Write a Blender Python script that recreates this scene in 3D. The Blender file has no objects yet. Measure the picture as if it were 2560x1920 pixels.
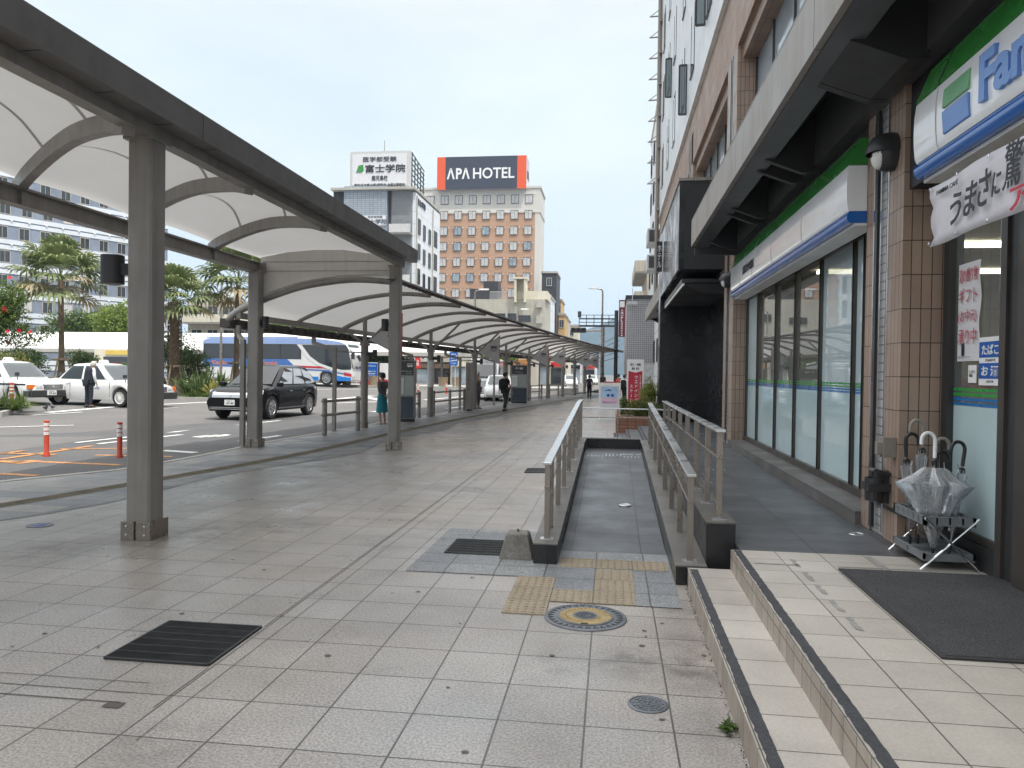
import bpy, math, random
from mathutils import Vector, Matrix
V = Vector
R = math.radians
SC = bpy.context.scene
COL = SC.collection
random.seed(7)

# ------------------------------------------------------------------ camera
CAM_H, FPX = 1.6, 1900.0
def _axes(yaw, pitch, roll):
    cy, sy, cp, sp = math.cos(yaw), math.sin(yaw), math.cos(pitch), math.sin(pitch)
    f = V((sy * cp, cy * cp, sp)); r = V((cy, -sy, 0)); u = r.cross(f)
    cr, sr = math.cos(roll), math.sin(roll)
    return cr * r + sr * u, -sr * r + cr * u, f
CR, CU, CF = _axes(R(-7.5), R(-.84), R(.8))
CP = V((0, 0, CAM_H))
cam = bpy.data.cameras.new('camera'); cam.lens = 36 * FPX / 2560; cam.sensor_width = 36
cam.clip_start = .05; cam.clip_end = 6000
camo = bpy.data.objects.new('camera', cam); COL.objects.link(camo)
camo.matrix_world = Matrix(((CR.x, CU.x, -CF.x, CP.x), (CR.y, CU.y, -CF.y, CP.y), (CR.z, CU.z, -CF.z, CP.z), (0, 0, 0, 1)))
SC.camera = camo
def ray(x, y): return CF + CR * ((x - 1280) / FPX) - CU * ((y - 960) / FPX)
def at(x, y, Y): d = ray(x, y); return CP + d * (Y / d.y)            # point of a photo pixel at street depth Y
def gd(x, y, z=0.): d = ray(x, y); return CP + d * ((z - CAM_H) / d.z)  # on a level plane
def ax(x, y, X): d = ray(x, y); return CP + d * (X / d.x)            # on the plane of the shop front

# ------------------------------------------------------------------ light
SUN_AZ, SUN_EL = R(132), R(67)          # clockwise from +Y (street direction); high behind the building on the right
sun = bpy.data.lights.new('sun', 'SUN'); sun.energy = 3.6; sun.angle = R(.6); sun.color = (1, .95, .88)
so = bpy.data.objects.new('sun', sun); COL.objects.link(so)
sd = V((math.sin(SUN_AZ) * math.cos(SUN_EL), math.cos(SUN_AZ) * math.cos(SUN_EL), math.sin(SUN_EL)))
so.rotation_euler = sd.to_track_quat('Z', 'Y').to_euler(); so.location = (20, -20, 60)
W = bpy.data.worlds.new('World'); SC.world = W; W.use_nodes = True
wn, wl = W.node_tree.nodes, W.node_tree.links; wn.clear()
def N(nodes, t, **k):
    n = nodes.new(t)
    for a, b in k.items(): setattr(n, a, b)
    return n
wo = N(wn, 'ShaderNodeOutputWorld')
sky = N(wn, 'ShaderNodeTexSky', sky_type='NISHITA', sun_disc=False, sun_elevation=SUN_EL, sun_rotation=SUN_AZ)
b1 = N(wn, 'ShaderNodeBackground'); b1.inputs[1].default_value = .15; SC.cycles.volume_bounces = 0; wl.new(sky.outputs[0], b1.inputs[0])
tc = N(wn, 'ShaderNodeTexCoord'); sx = N(wn, 'ShaderNodeSeparateXYZ'); wl.new(tc.outputs['Generated'], sx.inputs[0])
mpn = N(wn, 'ShaderNodeMapping'); mpn.inputs['Scale'].default_value = (1, 1, 2.4); wl.new(tc.outputs['Generated'], mpn.inputs[0])
nz = N(wn, 'ShaderNodeTexNoise'); nz.inputs['Scale'].default_value = 2.2; nz.inputs['Detail'].default_value = 6; nz.inputs['Roughness'].default_value = .55
wl.new(mpn.outputs[0], nz.inputs['Vector'])
crp = N(wn, 'ShaderNodeValToRGB'); e = crp.color_ramp.elements
e[0].position = .36; e[0].color = (.8, .8, .8, 1); e[1].position = .62; e[1].color = (1, 1, 1, 1)
wl.new(nz.outputs[0], crp.inputs[0])
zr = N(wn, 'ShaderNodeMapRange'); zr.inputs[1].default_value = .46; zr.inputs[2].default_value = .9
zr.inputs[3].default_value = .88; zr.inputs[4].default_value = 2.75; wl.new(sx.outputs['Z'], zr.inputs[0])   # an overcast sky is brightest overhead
zc = N(wn, 'ShaderNodeValToRGB'); q = zc.color_ramp.elements; q[0].position = 0; q[0].color = (.82, .91, .99, 1); q[1].position = .36; q[1].color = (.89, .985, 1.0, 1)
q = q.new(.6); q.color = (1, .985, .97, 1); wl.new(sx.outputs['Z'], zc.inputs[0])
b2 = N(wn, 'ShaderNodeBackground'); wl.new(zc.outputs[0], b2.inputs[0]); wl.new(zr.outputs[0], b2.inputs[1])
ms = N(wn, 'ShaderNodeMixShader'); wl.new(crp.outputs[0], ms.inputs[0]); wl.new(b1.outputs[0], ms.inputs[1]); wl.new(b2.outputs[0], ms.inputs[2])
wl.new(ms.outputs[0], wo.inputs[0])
SC.view_settings.view_transform = 'Standard'; SC.view_settings.look = 'None'
SC.view_settings.exposure = .26; SC.view_settings.gamma = 1
SC.cycles.use_denoising = True; SC.cycles.max_bounces = 7; SC.cycles.diffuse_bounces = 4; SC.cycles.glossy_bounces = 3; SC.cycles.transparent_max_bounces = 12
SC.cycles.sample_clamp_indirect = 6

# ------------------------------------------------------------------ materials
MT = {}
def nm(name):
    m = bpy.data.materials.new(name); m.use_nodes = True; MT[name] = m
    nd = m.node_tree.nodes; return m, nd, m.node_tree.links, nd['Principled BSDF']
def c4(c): return (c[0], c[1], c[2], 1)
def hexc(h):
    h = int(h, 16); o = []
    for s in (16, 8, 0):
        c = ((h >> s) & 255) / 255; o.append(c / 12.92 if c < .04045 else ((c + .055) / 1.055) ** 2.4)
    return tuple(o)
def pos_of(nd, lk, obj=False):
    if obj: return N(nd, 'ShaderNodeTexCoord').outputs['Object']
    return N(nd, 'ShaderNodeNewGeometry').outputs['Position']
def noise(nd, lk, vec, scale, detail=3, rough=.55):
    n = N(nd, 'ShaderNodeTexNoise'); n.inputs['Scale'].default_value = scale; n.inputs['Detail'].default_value = detail
    n.inputs['Roughness'].default_value = rough; lk.new(vec, n.inputs['Vector']); return n.outputs[0]
def mth(nd, lk, op, a, b=None, c=None):
    n = N(nd, 'ShaderNodeMath', operation=op)
    for i, v in enumerate((a, b, c)):
        if v is None: continue
        if isinstance(v, (int, float)): n.inputs[i].default_value = v
        else: lk.new(v, n.inputs[i])
    return n.outputs[0]
def mixc(nd, lk, fac, a, b, mode='MIX'):
    n = N(nd, 'ShaderNodeMix', data_type='RGBA', blend_type=mode)
    for k, v in (('Factor', fac), ('A', a), ('B', b)):
        if isinstance(v, (int, float)): n.inputs[k].default_value = v
        elif isinstance(v, tuple): n.inputs[k].default_value = c4(v)
        else: lk.new(v, n.inputs[k])
    return n.outputs['Result']
def rng(nd, lk, v, a, b, c, d):
    n = N(nd, 'ShaderNodeMapRange'); lk.new(v, n.inputs[0])
    for i, q in enumerate((a, b, c, d)): n.inputs[i + 1].default_value = q
    return n.outputs[0]
def bumpn(nd, lk, bs, h, strength, dist=.01):
    n = N(nd, 'ShaderNodeBump'); n.inputs['Strength'].default_value = strength; n.inputs['Distance'].default_value = dist
    lk.new(h, n.inputs['Height']); lk.new(n.outputs[0], bs.inputs['Normal'])
def mat(name, col, rough=.6, metal=0, nz=(3, .12), bump=None, spec=.5, coat=0, emit=0, streak=0, fine=None):
    m, nd, lk, bs = nm(name)
    bs.inputs['Roughness'].default_value = rough; bs.inputs['Metallic'].default_value = metal
    bs.inputs['Specular IOR Level'].default_value = spec; bs.inputs['Coat Weight'].default_value = coat
    bs.inputs['Coat Roughness'].default_value = .04
    p = pos_of(nd, lk); out = None
    if nz:
        f = rng(nd, lk, noise(nd, lk, p, nz[0], 5, .6), .3, .7, 1 - nz[1], 1 + nz[1]); out = mixc(nd, lk, 1., col, f, 'MULTIPLY')
        lk.new(rng(nd, lk, noise(nd, lk, p, nz[0] * 2.3, 4), .3, .7, max(0, rough - .08), min(1, rough + .08)), bs.inputs['Roughness'])
    if fine:
        f = rng(nd, lk, noise(nd, lk, p, fine[0], 2), .38, .62, 1 - fine[1], 1 + fine[1]); out = mixc(nd, lk, 1., out, f, 'MULTIPLY')
    if streak:
        mp = N(nd, 'ShaderNodeMapping'); mp.inputs['Scale'].default_value = (2.2, 2.2, .16); lk.new(p, mp.inputs[0])
        f = rng(nd, lk, noise(nd, lk, mp.outputs[0], 3, 4, .65), .45, .75, 1, 1 - streak); out = mixc(nd, lk, 1., out, f, 'MULTIPLY')
    if out is None: bs.inputs['Base Color'].default_value = c4(col)
    else: lk.new(out, bs.inputs['Base Color'])
    if emit: bs.inputs['Emission Color'].default_value = c4(col); bs.inputs['Emission Strength'].default_value = emit
    if bump: bumpn(nd, lk, bs, noise(nd, lk, p, bump[0], 4), bump[1])
    return m
def boxuv(nd, lk, wob=False):
    p = pos_of(nd, lk); s = N(nd, 'ShaderNodeSeparateXYZ'); lk.new(p, s.inputs[0])
    g = N(nd, 'ShaderNodeNewGeometry'); n = N(nd, 'ShaderNodeSeparateXYZ'); lk.new(g.outputs['True Normal'], n.inputs[0])
    fx = mth(nd, lk, 'GREATER_THAN', mth(nd, lk, 'ABSOLUTE', n.outputs['X']), .6)
    fz = mth(nd, lk, 'GREATER_THAN', mth(nd, lk, 'ABSOLUTE', n.outputs['Z']), .6)
    def mx(f, a, b): return mth(nd, lk, 'ADD', a, mth(nd, lk, 'MULTIPLY', f, mth(nd, lk, 'SUBTRACT', b, a)))
    u = mx(fx, s.outputs['X'], s.outputs['Y']); v = mx(fz, s.outputs['Z'], s.outputs['Y'])
    c = N(nd, 'ShaderNodeCombineXYZ'); lk.new(u, c.inputs[0]); lk.new(v, c.inputs[1]); return p, c.outputs[0]
def tiles(name, ca, cb, cm, w, h, joint, shift=(0, 0), off=0., rough=.5, spec=.5, speck=None, big=(1.3, .1), bump=.3, coat=0, stain=0, streak=0, tone=0, spots=()):
    """grid of tiles with joints, box mapped; per-tile colour between ca and cb"""
    m, nd, lk, bs = nm(name); p, uv = boxuv(nd, lk)
    mp = N(nd, 'ShaderNodeMapping'); mp.inputs['Location'].default_value = (-shift[0], -shift[1], 0); lk.new(uv, mp.inputs[0])
    b = N(nd, 'ShaderNodeTexBrick', offset=off, squash=1); lk.new(mp.outputs[0], b.inputs['Vector'])
    b.inputs['Color1'].default_value = c4(ca); b.inputs['Color2'].default_value = c4(cb); b.inputs['Mortar'].default_value = c4(cm)
    b.inputs['Scale'].default_value = 1; b.inputs['Brick Width'].default_value = w; b.inputs['Row Height'].default_value = h
    b.inputs['Mortar Size'].default_value = joint; b.inputs['Mortar Smooth'].default_value = .1
    out = b.outputs['Color']
    f = rng(nd, lk, noise(nd, lk, p, big[0], 5, .6), .3, .7, 1 - big[1], 1 + big[1]); out = mixc(nd, lk, 1., out, f, 'MULTIPLY')
    if speck:
        f = rng(nd, lk, noise(nd, lk, p, speck[0], 2, .8), .4, .6, 1 - speck[1], 1 + speck[1]); out = mixc(nd, lk, 1., out, f, 'MULTIPLY')
    if tone: out = mixc(nd, lk, 1., out, mixc(nd, lk, rng(nd, lk, noise(nd, lk, p, .16, 4, .6), .38, .62, 0, 1), (1 - tone, 1, 1 + tone), (1 + tone, 1, 1 - tone)), 'MULTIPLY')
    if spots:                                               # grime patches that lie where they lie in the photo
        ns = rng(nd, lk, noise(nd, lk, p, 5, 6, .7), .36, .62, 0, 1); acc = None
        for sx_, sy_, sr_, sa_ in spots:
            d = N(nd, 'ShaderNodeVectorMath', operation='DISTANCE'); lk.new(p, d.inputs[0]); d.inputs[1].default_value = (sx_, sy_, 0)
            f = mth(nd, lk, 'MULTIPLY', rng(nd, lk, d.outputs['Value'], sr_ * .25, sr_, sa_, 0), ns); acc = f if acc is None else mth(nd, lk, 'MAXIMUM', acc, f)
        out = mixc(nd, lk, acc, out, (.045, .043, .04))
    if stain:
        f = rng(nd, lk, noise(nd, lk, p, .55, 7, .68), .45, .68, 1, 1 - stain); out = mixc(nd, lk, 1., out, f, 'MULTIPLY')
    if streak:
        mp2 = N(nd, 'ShaderNodeMapping'); mp2.inputs['Scale'].default_value = (2.2, 2.2, .16); lk.new(p, mp2.inputs[0])
        f = rng(nd, lk, noise(nd, lk, mp2.outputs[0], 3, 4, .65), .45, .75, 1, 1 - streak); out = mixc(nd, lk, 1., out, f, 'MULTIPLY')
    lk.new(out, bs.inputs['Base Color'])
    lk.new(rng(nd, lk, noise(nd, lk, p, 2.1, 5), .3, .7, max(.03, rough - .12), min(1, rough + .12)), bs.inputs['Roughness'])
    bs.inputs['Specular IOR Level'].default_value = spec; bs.inputs['Coat Weight'].default_value = coat; bs.inputs['Coat Roughness'].default_value = .08
    if bump: bumpn(nd, lk, bs, mth(nd, lk, 'MULTIPLY', b.outputs['Fac'], -1), bump, .006)
    return m
def glassmat(name, tint=(.75, .85, .85), refl=1., body=None, bodyamt=0, rough=.01):
    """thin window glass: clear (or filmed) with mirror reflection by fresnel"""
    m, nd, lk, bs = nm(name); nd.remove(bs); out = nd['Material Output']
    t = N(nd, 'ShaderNodeBsdfTransparent'); t.inputs[0].default_value = c4(tint)
    base = t.outputs[0]
    if body:
        d = N(nd, 'ShaderNodeBsdfDiffuse'); p = pos_of(nd, lk)
        lk.new(mixc(nd, lk, 1., body, rng(nd, lk, noise(nd, lk, p, 1.5, 4), .3, .7, .93, 1.06), 'MULTIPLY'), d.inputs[0])
        x = N(nd, 'ShaderNodeMixShader'); x.inputs[0].default_value = bodyamt; lk.new(base, x.inputs[1]); lk.new(d.outputs[0], x.inputs[2]); base = x.outputs[0]
    g = N(nd, 'ShaderNodeBsdfGlossy'); g.inputs['Roughness'].default_value = rough; g.inputs[0].default_value = (.95, .97, 1, 1)
    bp = N(nd, 'ShaderNodeBump'); bp.inputs['Strength'].default_value = .02; bp.inputs['Distance'].default_value = .02
    lk.new(noise(nd, lk, pos_of(nd, lk), 1.1, 1), bp.inputs['Height']); lk.new(bp.outputs[0], g.inputs['Normal'])
    f = N(nd, 'ShaderNodeFresnel'); f.inputs[0].default_value = 1.62
    x = N(nd, 'ShaderNodeMixShader'); lk.new(mth(nd, lk, 'MINIMUM', mth(nd, lk, 'MULTIPLY', f.outputs[0], refl), .97), x.inputs[0])
    lk.new(base, x.inputs[1]); lk.new(g.outputs[0], x.inputs[2]); lk.new(x.outputs[0], out.inputs[0]); return m
def leafmat(name, a, b, rough=.5, trans=.25, sc=2.5):
    m, nd, lk, bs = nm(name); p = pos_of(nd, lk)
    g = N(nd, 'ShaderNodeNewGeometry')
    f = rng(nd, lk, noise(nd, lk, p, sc, 3), .35, .65, 0, 1)
    f = mth(nd, lk, 'ADD', mth(nd, lk, 'MULTIPLY', f, .6), mth(nd, lk, 'MULTIPLY', g.outputs['Random Per Island'], .4))
    lk.new(mixc(nd, lk, f, a, b), bs.inputs['Base Color']); bs.inputs['Roughness'].default_value = rough
    bs.inputs['Specular IOR Level'].default_value = .35
    tr = N(nd, 'ShaderNodeBsdfTranslucent'); lk.new(mixc(nd, lk, f, a, b), tr.inputs[0])
    x = N(nd, 'ShaderNodeMixShader'); x.inputs[0].default_value = trans; lk.new(bs.outputs[0], x.inputs[1]); lk.new(tr.outputs[0], x.inputs[2])
    lk.new(x.outputs[0], nd['Material Output'].inputs[0]); return m

mat('white_paint', (.72, .72, .7), .5); mat('white_gloss', (.8, .8, .8), .12, coat=.6, nz=(1, .02)); mat('black_rubber', (.02, .02, .02), .7)
mat('black_paint', (.012, .012, .013), .35); mat('dark_plastic', (.035, .035, .037), .45); mat('chrome', (.75, .75, .76), .15, 1)
mat('bronze', (.262, .245, .228), .45, .12, nz=(1.6, .14), streak=.25); mat('bronze_dark', (.125, .118, .113), .5, .1, streak=.08)
mat('steel', (.29, .255, .225), .3, .7, nz=(1.5, .06)); mat('steel_bright', (.62, .63, .64), .3, .9, nz=(1.5, .04))
mat('concrete', (.19, .18, .16), .9, nz=(5, .3), bump=(40, .6), fine=(90, .2)); mat('kerb_stone', (.34, .33, .31), .85, nz=(2, .18), fine=(60, .15))
mat('lens', (.72, .72, .7), .3); mat('red_paint', (.55, .03, .025), .45); mat('orange_plastic', (.47, .06, .028), .45, nz=(4, .2), streak=.25)
mat('reflector', (.75, .72, .7), .35); mat('ink', (.02, .022, .028), .5, nz=None); mat('ink_red', (.5, .03, .06), .5, nz=None); mat('ink_white', (.8, .8, .8), .5, nz=None)
mat('blue_sign', (.005, .1, .42), .35, nz=(2, .05)); mat('blue_deep', (.01, .06, .3), .4)
mat('sky_white', (.8, .8, .8), .6); mat('teal', (.01, .17, .22), .8, nz=(9, .2)); mat('navy', (.018, .021, .035), .85, nz=(9, .25)); mat('cloth_black', (.012, .012, .014), .85)
mat('cloth_white', (.65, .66, .68), .85, nz=(9, .12)); mat('cloth_grey', (.1, .1, .11), .9, nz=(60, .7)); mat('skin', (.42, .24, .16), .55, nz=(8, .1)); mat('hair_black', (.012, .01, .009), .5)
mat('hair_grey', (.45, .44, .42), .6); mat('cloth_green', (.035, .04, .035), .85)
mat('curtain', (.5, .5, .5), .8, nz=(6, .2)); mat('window_dark', (.03, .035, .04), .06, spec=.8, nz=None); mat('window_pale', (.28, .33, .37), .08, spec=.7, nz=(.8, .25))
mat('soil', (.06, .045, .03), .95, nz=(6, .3)); mat('wood', (.2, .13, .08), .8, nz=(4, .3))
glassmat('glass', (.75, .85, .85), 1.35, (.45, .5, .53), .2); glassmat('car_glass', (.25, .3, .3), 1.1, (.02, .025, .03), .35)
glassmat('car_glass_dark', (.05, .06, .06), 1.0, (.01, .012, .014), .5); glassmat('frost', (.8, .9, .9), 1.0, (.52, .67, .7), .96, .03); glassmat('frost_light', (.8, .9, .9), 1.0, (.55, .66, .69), .88, .02)
# ------------------------------------------------------------------ mesh helpers
def unit(v): v = V(v); return v.normalized()
class MB:
    def __init__(s): s.v = []; s.f = []; s.m = []
    def add(s, vs, fs, mi=0):
        o = len(s.v); s.v += [tuple(v) for v in vs]; s.f += [tuple(i + o for i in f) for f in fs]; s.m += [mi] * len(fs); return s
    def box(s, x0, x1, y0, y1, z0, z1, mi=0):
        return s.add([(x0, y0, z0), (x1, y0, z0), (x1, y1, z0), (x0, y1, z0), (x0, y0, z1), (x1, y0, z1), (x1, y1, z1), (x0, y1, z1)],
                     [(3, 2, 1, 0), (4, 5, 6, 7), (0, 1, 5, 4), (1, 2, 6, 5), (2, 3, 7, 6), (3, 0, 4, 7)], mi)
    def hexa(s, b, t, mi=0):  # bottom ring, top ring (counter-clockwise from above)
        n = len(b); return s.add(list(b) + list(t), [tuple(range(n))[::-1], tuple(range(n, 2 * n))] + [(i, (i + 1) % n, n + (i + 1) % n, n + i) for i in range(n)], mi)
    def prism(s, poly, axis, a, b, mi=0):
        f = {'x': lambda p, t: (t, p[0], p[1]), 'y': lambda p, t: (p[0], t, p[1]), 'z': lambda p, t: (p[0], p[1], t)}[axis]
        A = [f(p, a) for p in poly]; B = [f(p, b) for p in poly]; n = len(poly)
        ar = sum(poly[i][0] * poly[(i + 1) % n][1] - poly[(i + 1) % n][0] * poly[i][1] for i in range(n))
        flip = (ar < 0) != (axis == 'y')
        if (b < a): flip = not flip
        fs = [tuple(range(n))[::-1], tuple(range(n, 2 * n))] + [(i, (i + 1) % n, n + (i + 1) % n, n + i) for i in range(n)]
        if flip: fs = [q[::-1] for q in fs]
        return s.add(A + B, fs, mi)
    def bar(s, p, q, w, h, mi=0, up=(0, 0, 1)):
        p, q = V(p), V(q); d = (q - p).normalized(); up = V(up)
        if abs(d.dot(up)) > .98: up = V((0, 1, 0))
        r = d.cross(up).normalized() * (w / 2); u = r.cross(d).normalized() * (h / 2)
        A = [p - r - u, p + r - u, p + r + u, p - r + u]; B = [x + (q - p) for x in A]
        return s.add(A + B, [(0, 1, 2, 3), (7, 6, 5, 4), (1, 0, 4, 5), (2, 1, 5, 6), (3, 2, 6, 7), (0, 3, 7, 4)], mi)
    def tube(s, pts, r, n=8, mi=0, cap=True, r2=None, sq=None):
        pts = [V(p) for p in pts]; rs = r if isinstance(r, (list, tuple)) else [r + ((r2 - r) * i / (len(pts) - 1) if r2 is not None else 0) for i in range(len(pts))]
        d0 = (pts[1] - pts[0]).normalized(); a = V((0, 0, 1)) if abs(d0.z) < .9 else V((1, 0, 0)); rings = []
        u = d0.cross(a).normalized()
        for i, p in enumerate(pts):
            d = ((pts[min(i + 1, len(pts) - 1)] - p).normalized() + (p - pts[max(i - 1, 0)]).normalized()).normalized()
            u = (u - d * u.dot(d)).normalized(); w = d.cross(u)
            rings.append([p + (u * math.cos(2 * math.pi * k / n) + w * math.sin(2 * math.pi * k / n)) * rs[i] for k in range(n)])
        return s.loft(rings, mi, cap)
    def loft(s, rings, mi=0, cap=True, closed=True):
        n = len(rings[0]); vs = [p for r in rings for p in r]; fs = []
        for i in range(len(rings) - 1):
            for k in range(n if closed else n - 1):
                a, b = i * n + k, i * n + (k + 1) % n; fs.append((a, b, b + n, a + n))
        if cap and closed: fs += [tuple(range(n))[::-1], tuple((len(rings) - 1) * n + k for k in range(n))]
        return s.add(vs, fs, mi)
    def lathe(s, prof, n=24, c=(0, 0, 0), axis=(0, 0, 1), mi=0, cap=True):  # prof: (radius, height)
        a = unit(axis); u = a.orthogonal().normalized(); w = a.cross(u); c = V(c)
        return s.loft([[c + a * h + (u * math.cos(2 * math.pi * k / n) + w * math.sin(2 * math.pi * k / n)) * max(r, 1e-4) for k in range(n)] for r, h in prof], mi, cap)
    def quad(s, a, b, c, d, mi=0): return s.add([a, b, c, d], [(0, 1, 2, 3)], mi)
    def slab(s, pts, nrm, t, mi=0):  # flat polygon given a thickness along nrm
        nrm = V(nrm) * t; A = [V(p) for p in pts]; n = len(A)
        return s.add(A + [p + nrm for p in A], [tuple(range(n))[::-1], tuple(range(n, 2 * n))] + [(i, (i + 1) % n, n + (i + 1) % n, n + i) for i in range(n)], mi)
    def text(s, body, o, right, up, h, w=None, depth=.002, mi=0, bold=0., align='L', shear=0.):
        """lettering as thin solid shapes; o = lower-left (or centre, align C) point, h = height of the block, w = forced width"""
        vs, fs = glyphs(body, bold, shear)
        if not vs: return s
        x0 = min(v[0] for v in vs); x1 = max(v[0] for v in vs); y0 = min(v[1] for v in vs); y1 = max(v[1] for v in vs)
        ky = h / (y1 - y0); kx = (w / (x1 - x0)) if w else ky
        right, up = V(right), V(up); n = right.cross(up).normalized(); o = V(o)
        if align == 'C': o = o - right * ((x1 - x0) * kx / 2) - up * (h / 2)
        z1 = max(v[2] for v in vs) or 1
        return s.add([o + right * ((v[0] - x0) * kx) + up * ((v[1] - y0) * ky) + n * (v[2] / z1 * depth) for v in vs], fs, mi)
    def build(s, name, mats, parent=None, smooth=None, bevel=0):
        me = bpy.data.meshes.new(name); o = bpy.data.objects.new(name, me)
        vs = s.v
        if parent is None and vs:
            xs = [v[0] for v in vs]; ys = [v[1] for v in vs]
            c = V(((min(xs) + max(xs)) / 2, (min(ys) + max(ys)) / 2, min(v[2] for v in vs))); vs = [V(v) - c for v in vs]; o.location = c
        me.from_pydata(vs, [], s.f); COL.objects.link(o)
        for m in (mats if isinstance(mats, (list, tuple)) else [mats]): me.materials.append(MT[m])
        if len(me.materials) > 1: me.polygons.foreach_set('material_index', s.m)
        me.validate(); me.update()
        if smooth is not None:
            me.shade_smooth(); me.set_sharp_from_angle(angle=R(smooth))
        if parent is not None:
            o.parent = parent
            if parent.type == 'EMPTY': o.matrix_parent_inverse = Matrix.Translation(-parent.location)
        if bevel:
            b = o.modifiers.new('bevel', 'BEVEL'); b.width = bevel; b.segments = 2; b.limit_method = 'ANGLE'; b.angle_limit = R(50); b.harden_normals = False
        return o
_gc = {}
def glyphs(body, bold=0., shear=0.):
    k = (body, bold, shear)
    if k not in _gc:
        c = bpy.data.curves.new('t', 'FONT'); c.body = body; c.extrude = .02; c.resolution_u = 3; c.offset = bold; c.shear = shear; c.space_line = .95
        o = bpy.data.objects.new('t', c); COL.objects.link(o); dg = bpy.context.evaluated_depsgraph_get(); dg.update()
        me = bpy.data.meshes.new_from_object(o.evaluated_get(dg))
        _gc[k] = ([(v.co.x, v.co.y, v.co.z + .02) for v in me.vertices], [tuple(p.vertices) for p in me.polygons])
        bpy.data.objects.remove(o); bpy.data.curves.remove(c); bpy.data.meshes.remove(me)
    return _gc[k]
def tag(o, label, cat, group=None):
    o['label'] = label; o['category'] = cat
    if group: o['group'] = group
    return o
def thing(name, label, cat, loc=(0, 0, 0), group=None):
    o = bpy.data.objects.new(name, None); COL.objects.link(o); o.location = loc; o.empty_display_size = .2; return tag(o, label, cat, group)
def struct(o, kind='structure'): o['kind'] = kind; return o
KIDS = {}
def children(o):
    if not KIDS:
        for q in bpy.data.objects:
            if q.parent: KIDS.setdefault(q.parent.name, []).append(q)
    return KIDS.get(o.name, [])
def dup(o, loc, rz=None, label=None, parent=None):
    if parent is None: KIDS.clear()
    src = list(children(o)); c = o.copy(); COL.objects.link(c)
    if parent is None:
        c.location = loc
        if rz is not None: c.rotation_euler = (0, 0, rz)
        if label: c['label'] = label
    else: c.parent = parent
    for ch in src: dup(ch, None, parent=c)
    return c
def smoothpath(pts, k=6):
    P = [V(p) for p in pts]; out = []
    for i in range(len(P) - 1):
        a, b, c, d = P[max(i - 1, 0)], P[i], P[i + 1], P[min(i + 2, len(P) - 1)]
        for j in range(k):
            t = j / k; out.append(.5 * ((2 * b) + (c - a) * t + (2 * a - 5 * b + 4 * c - d) * t * t + (3 * b - a - 3 * c + d) * t ** 3))
    return out + [P[-1]]
X_, Y_, Z_ = V((1, 0, 0)), V((0, 1, 0)), V((0, 0, 1))

# ------------------------------------------------------------------ ground, road, pavement
RZ = -.06                                     # road level
def xc(Y): t = Y - 15; return -7.2 + .055 * t + .0012 * t * t   # line of the low canopy's posts
KERB = [(-12.5, -6), (-10.2, 3), (-9.0, 7.6), (-8.39, 9.5), (-7.95, 10.4), (-7.62, 11.3), (-7.54, 13.7)] + [(xc(y) - .42, y) for y in (15.5, 18, 21, 25, 29, 33, 38, 43, 48, 54, 60, 68, 76, 85)] + [(4.0, 100)]
tiles('paving', (.305, .279, .257), (.355, .329, .306), (.085, .08, .074), .4, .408, .005, (.3, 3.445), rough=.36, speck=(75, .28), big=(.9, .11), stain=.2, bump=.4, tone=.06,
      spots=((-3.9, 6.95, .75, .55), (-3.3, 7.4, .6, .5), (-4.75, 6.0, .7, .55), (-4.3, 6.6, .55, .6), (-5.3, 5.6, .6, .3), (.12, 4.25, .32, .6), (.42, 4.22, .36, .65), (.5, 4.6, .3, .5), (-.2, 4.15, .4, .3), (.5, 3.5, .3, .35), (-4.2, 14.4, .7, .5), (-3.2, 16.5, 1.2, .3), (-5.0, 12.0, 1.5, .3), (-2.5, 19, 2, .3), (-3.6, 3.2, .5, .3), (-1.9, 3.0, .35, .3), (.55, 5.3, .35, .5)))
tiles('paving_band', (.25, .242, .232), (.135, .148, .165), (.075, .07, .066), .8, .408, .006, (.3, 3.445), rough=.5, speck=(75, .3), big=(.8, .12), bump=.4, stain=.2)
tiles('paving_blue', (.17, .183, .195), (.225, .235, .24), (.07, .068, .066), .4, .31, .006, (.29, 5.91), rough=.5, speck=(75, .4), big=(2, .12), bump=.5)
mat('asphalt', (.125, .121, .117), .9, nz=(.4, .14), bump=(70, .5), fine=(60, .35)); mat('asphalt_dark', (.085, .085, .087), .88, nz=(.5, .14), bump=(70, .5), fine=(60, .35))
mat('ground_far', (.1, .1, .095), .95)
mat('road_white', (.62, .62, .6), .7, nz=(3, .15), fine=(35, .25)); mat('road_orange', (.4, .19, .065), .75, nz=(3, .2), fine=(30, .35))
tiles('tactile', (.255, .21, .15), (.3, .25, .18), (.08, .07, .06), .3, .31, .004, (.19, 5.91), rough=.7, speck=(150, .25), big=(3, .1)); mat('tactile_worn', (.2, .175, .13), .75, nz=(3, .25), fine=(120, .25))
g = MB(); g.quad((-2500, -500, -.5), (2500, -500, -.5), (2500, 4500, -.5), (-2500, 4500, -.5)); struct(g.build('ground', 'ground_far'))
def rh(x, y): u = min(16., max(0., -x - 9)); return RZ + .010 * u + .00035 * u * max(0., min(60., y - 20))   # the road rises gently toward the islands
def gr(px, py):
    p = gd(px, py, RZ)
    for _ in range(12): p = gd(px, py, rh(p.x, p.y))
    return p
g = MB(); xs = [-160, -60] + [-26 + k for k in range(19)] + [0, 12]; ys_ = [-30, 0, 10] + [20 + 4 * k for k in range(16)] + [260]
g.loft([[(x, y, rh(x, y)) for x in xs] for y in ys_], 0, False, False); struct(g.build('road', 'asphalt', smooth=80))
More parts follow.
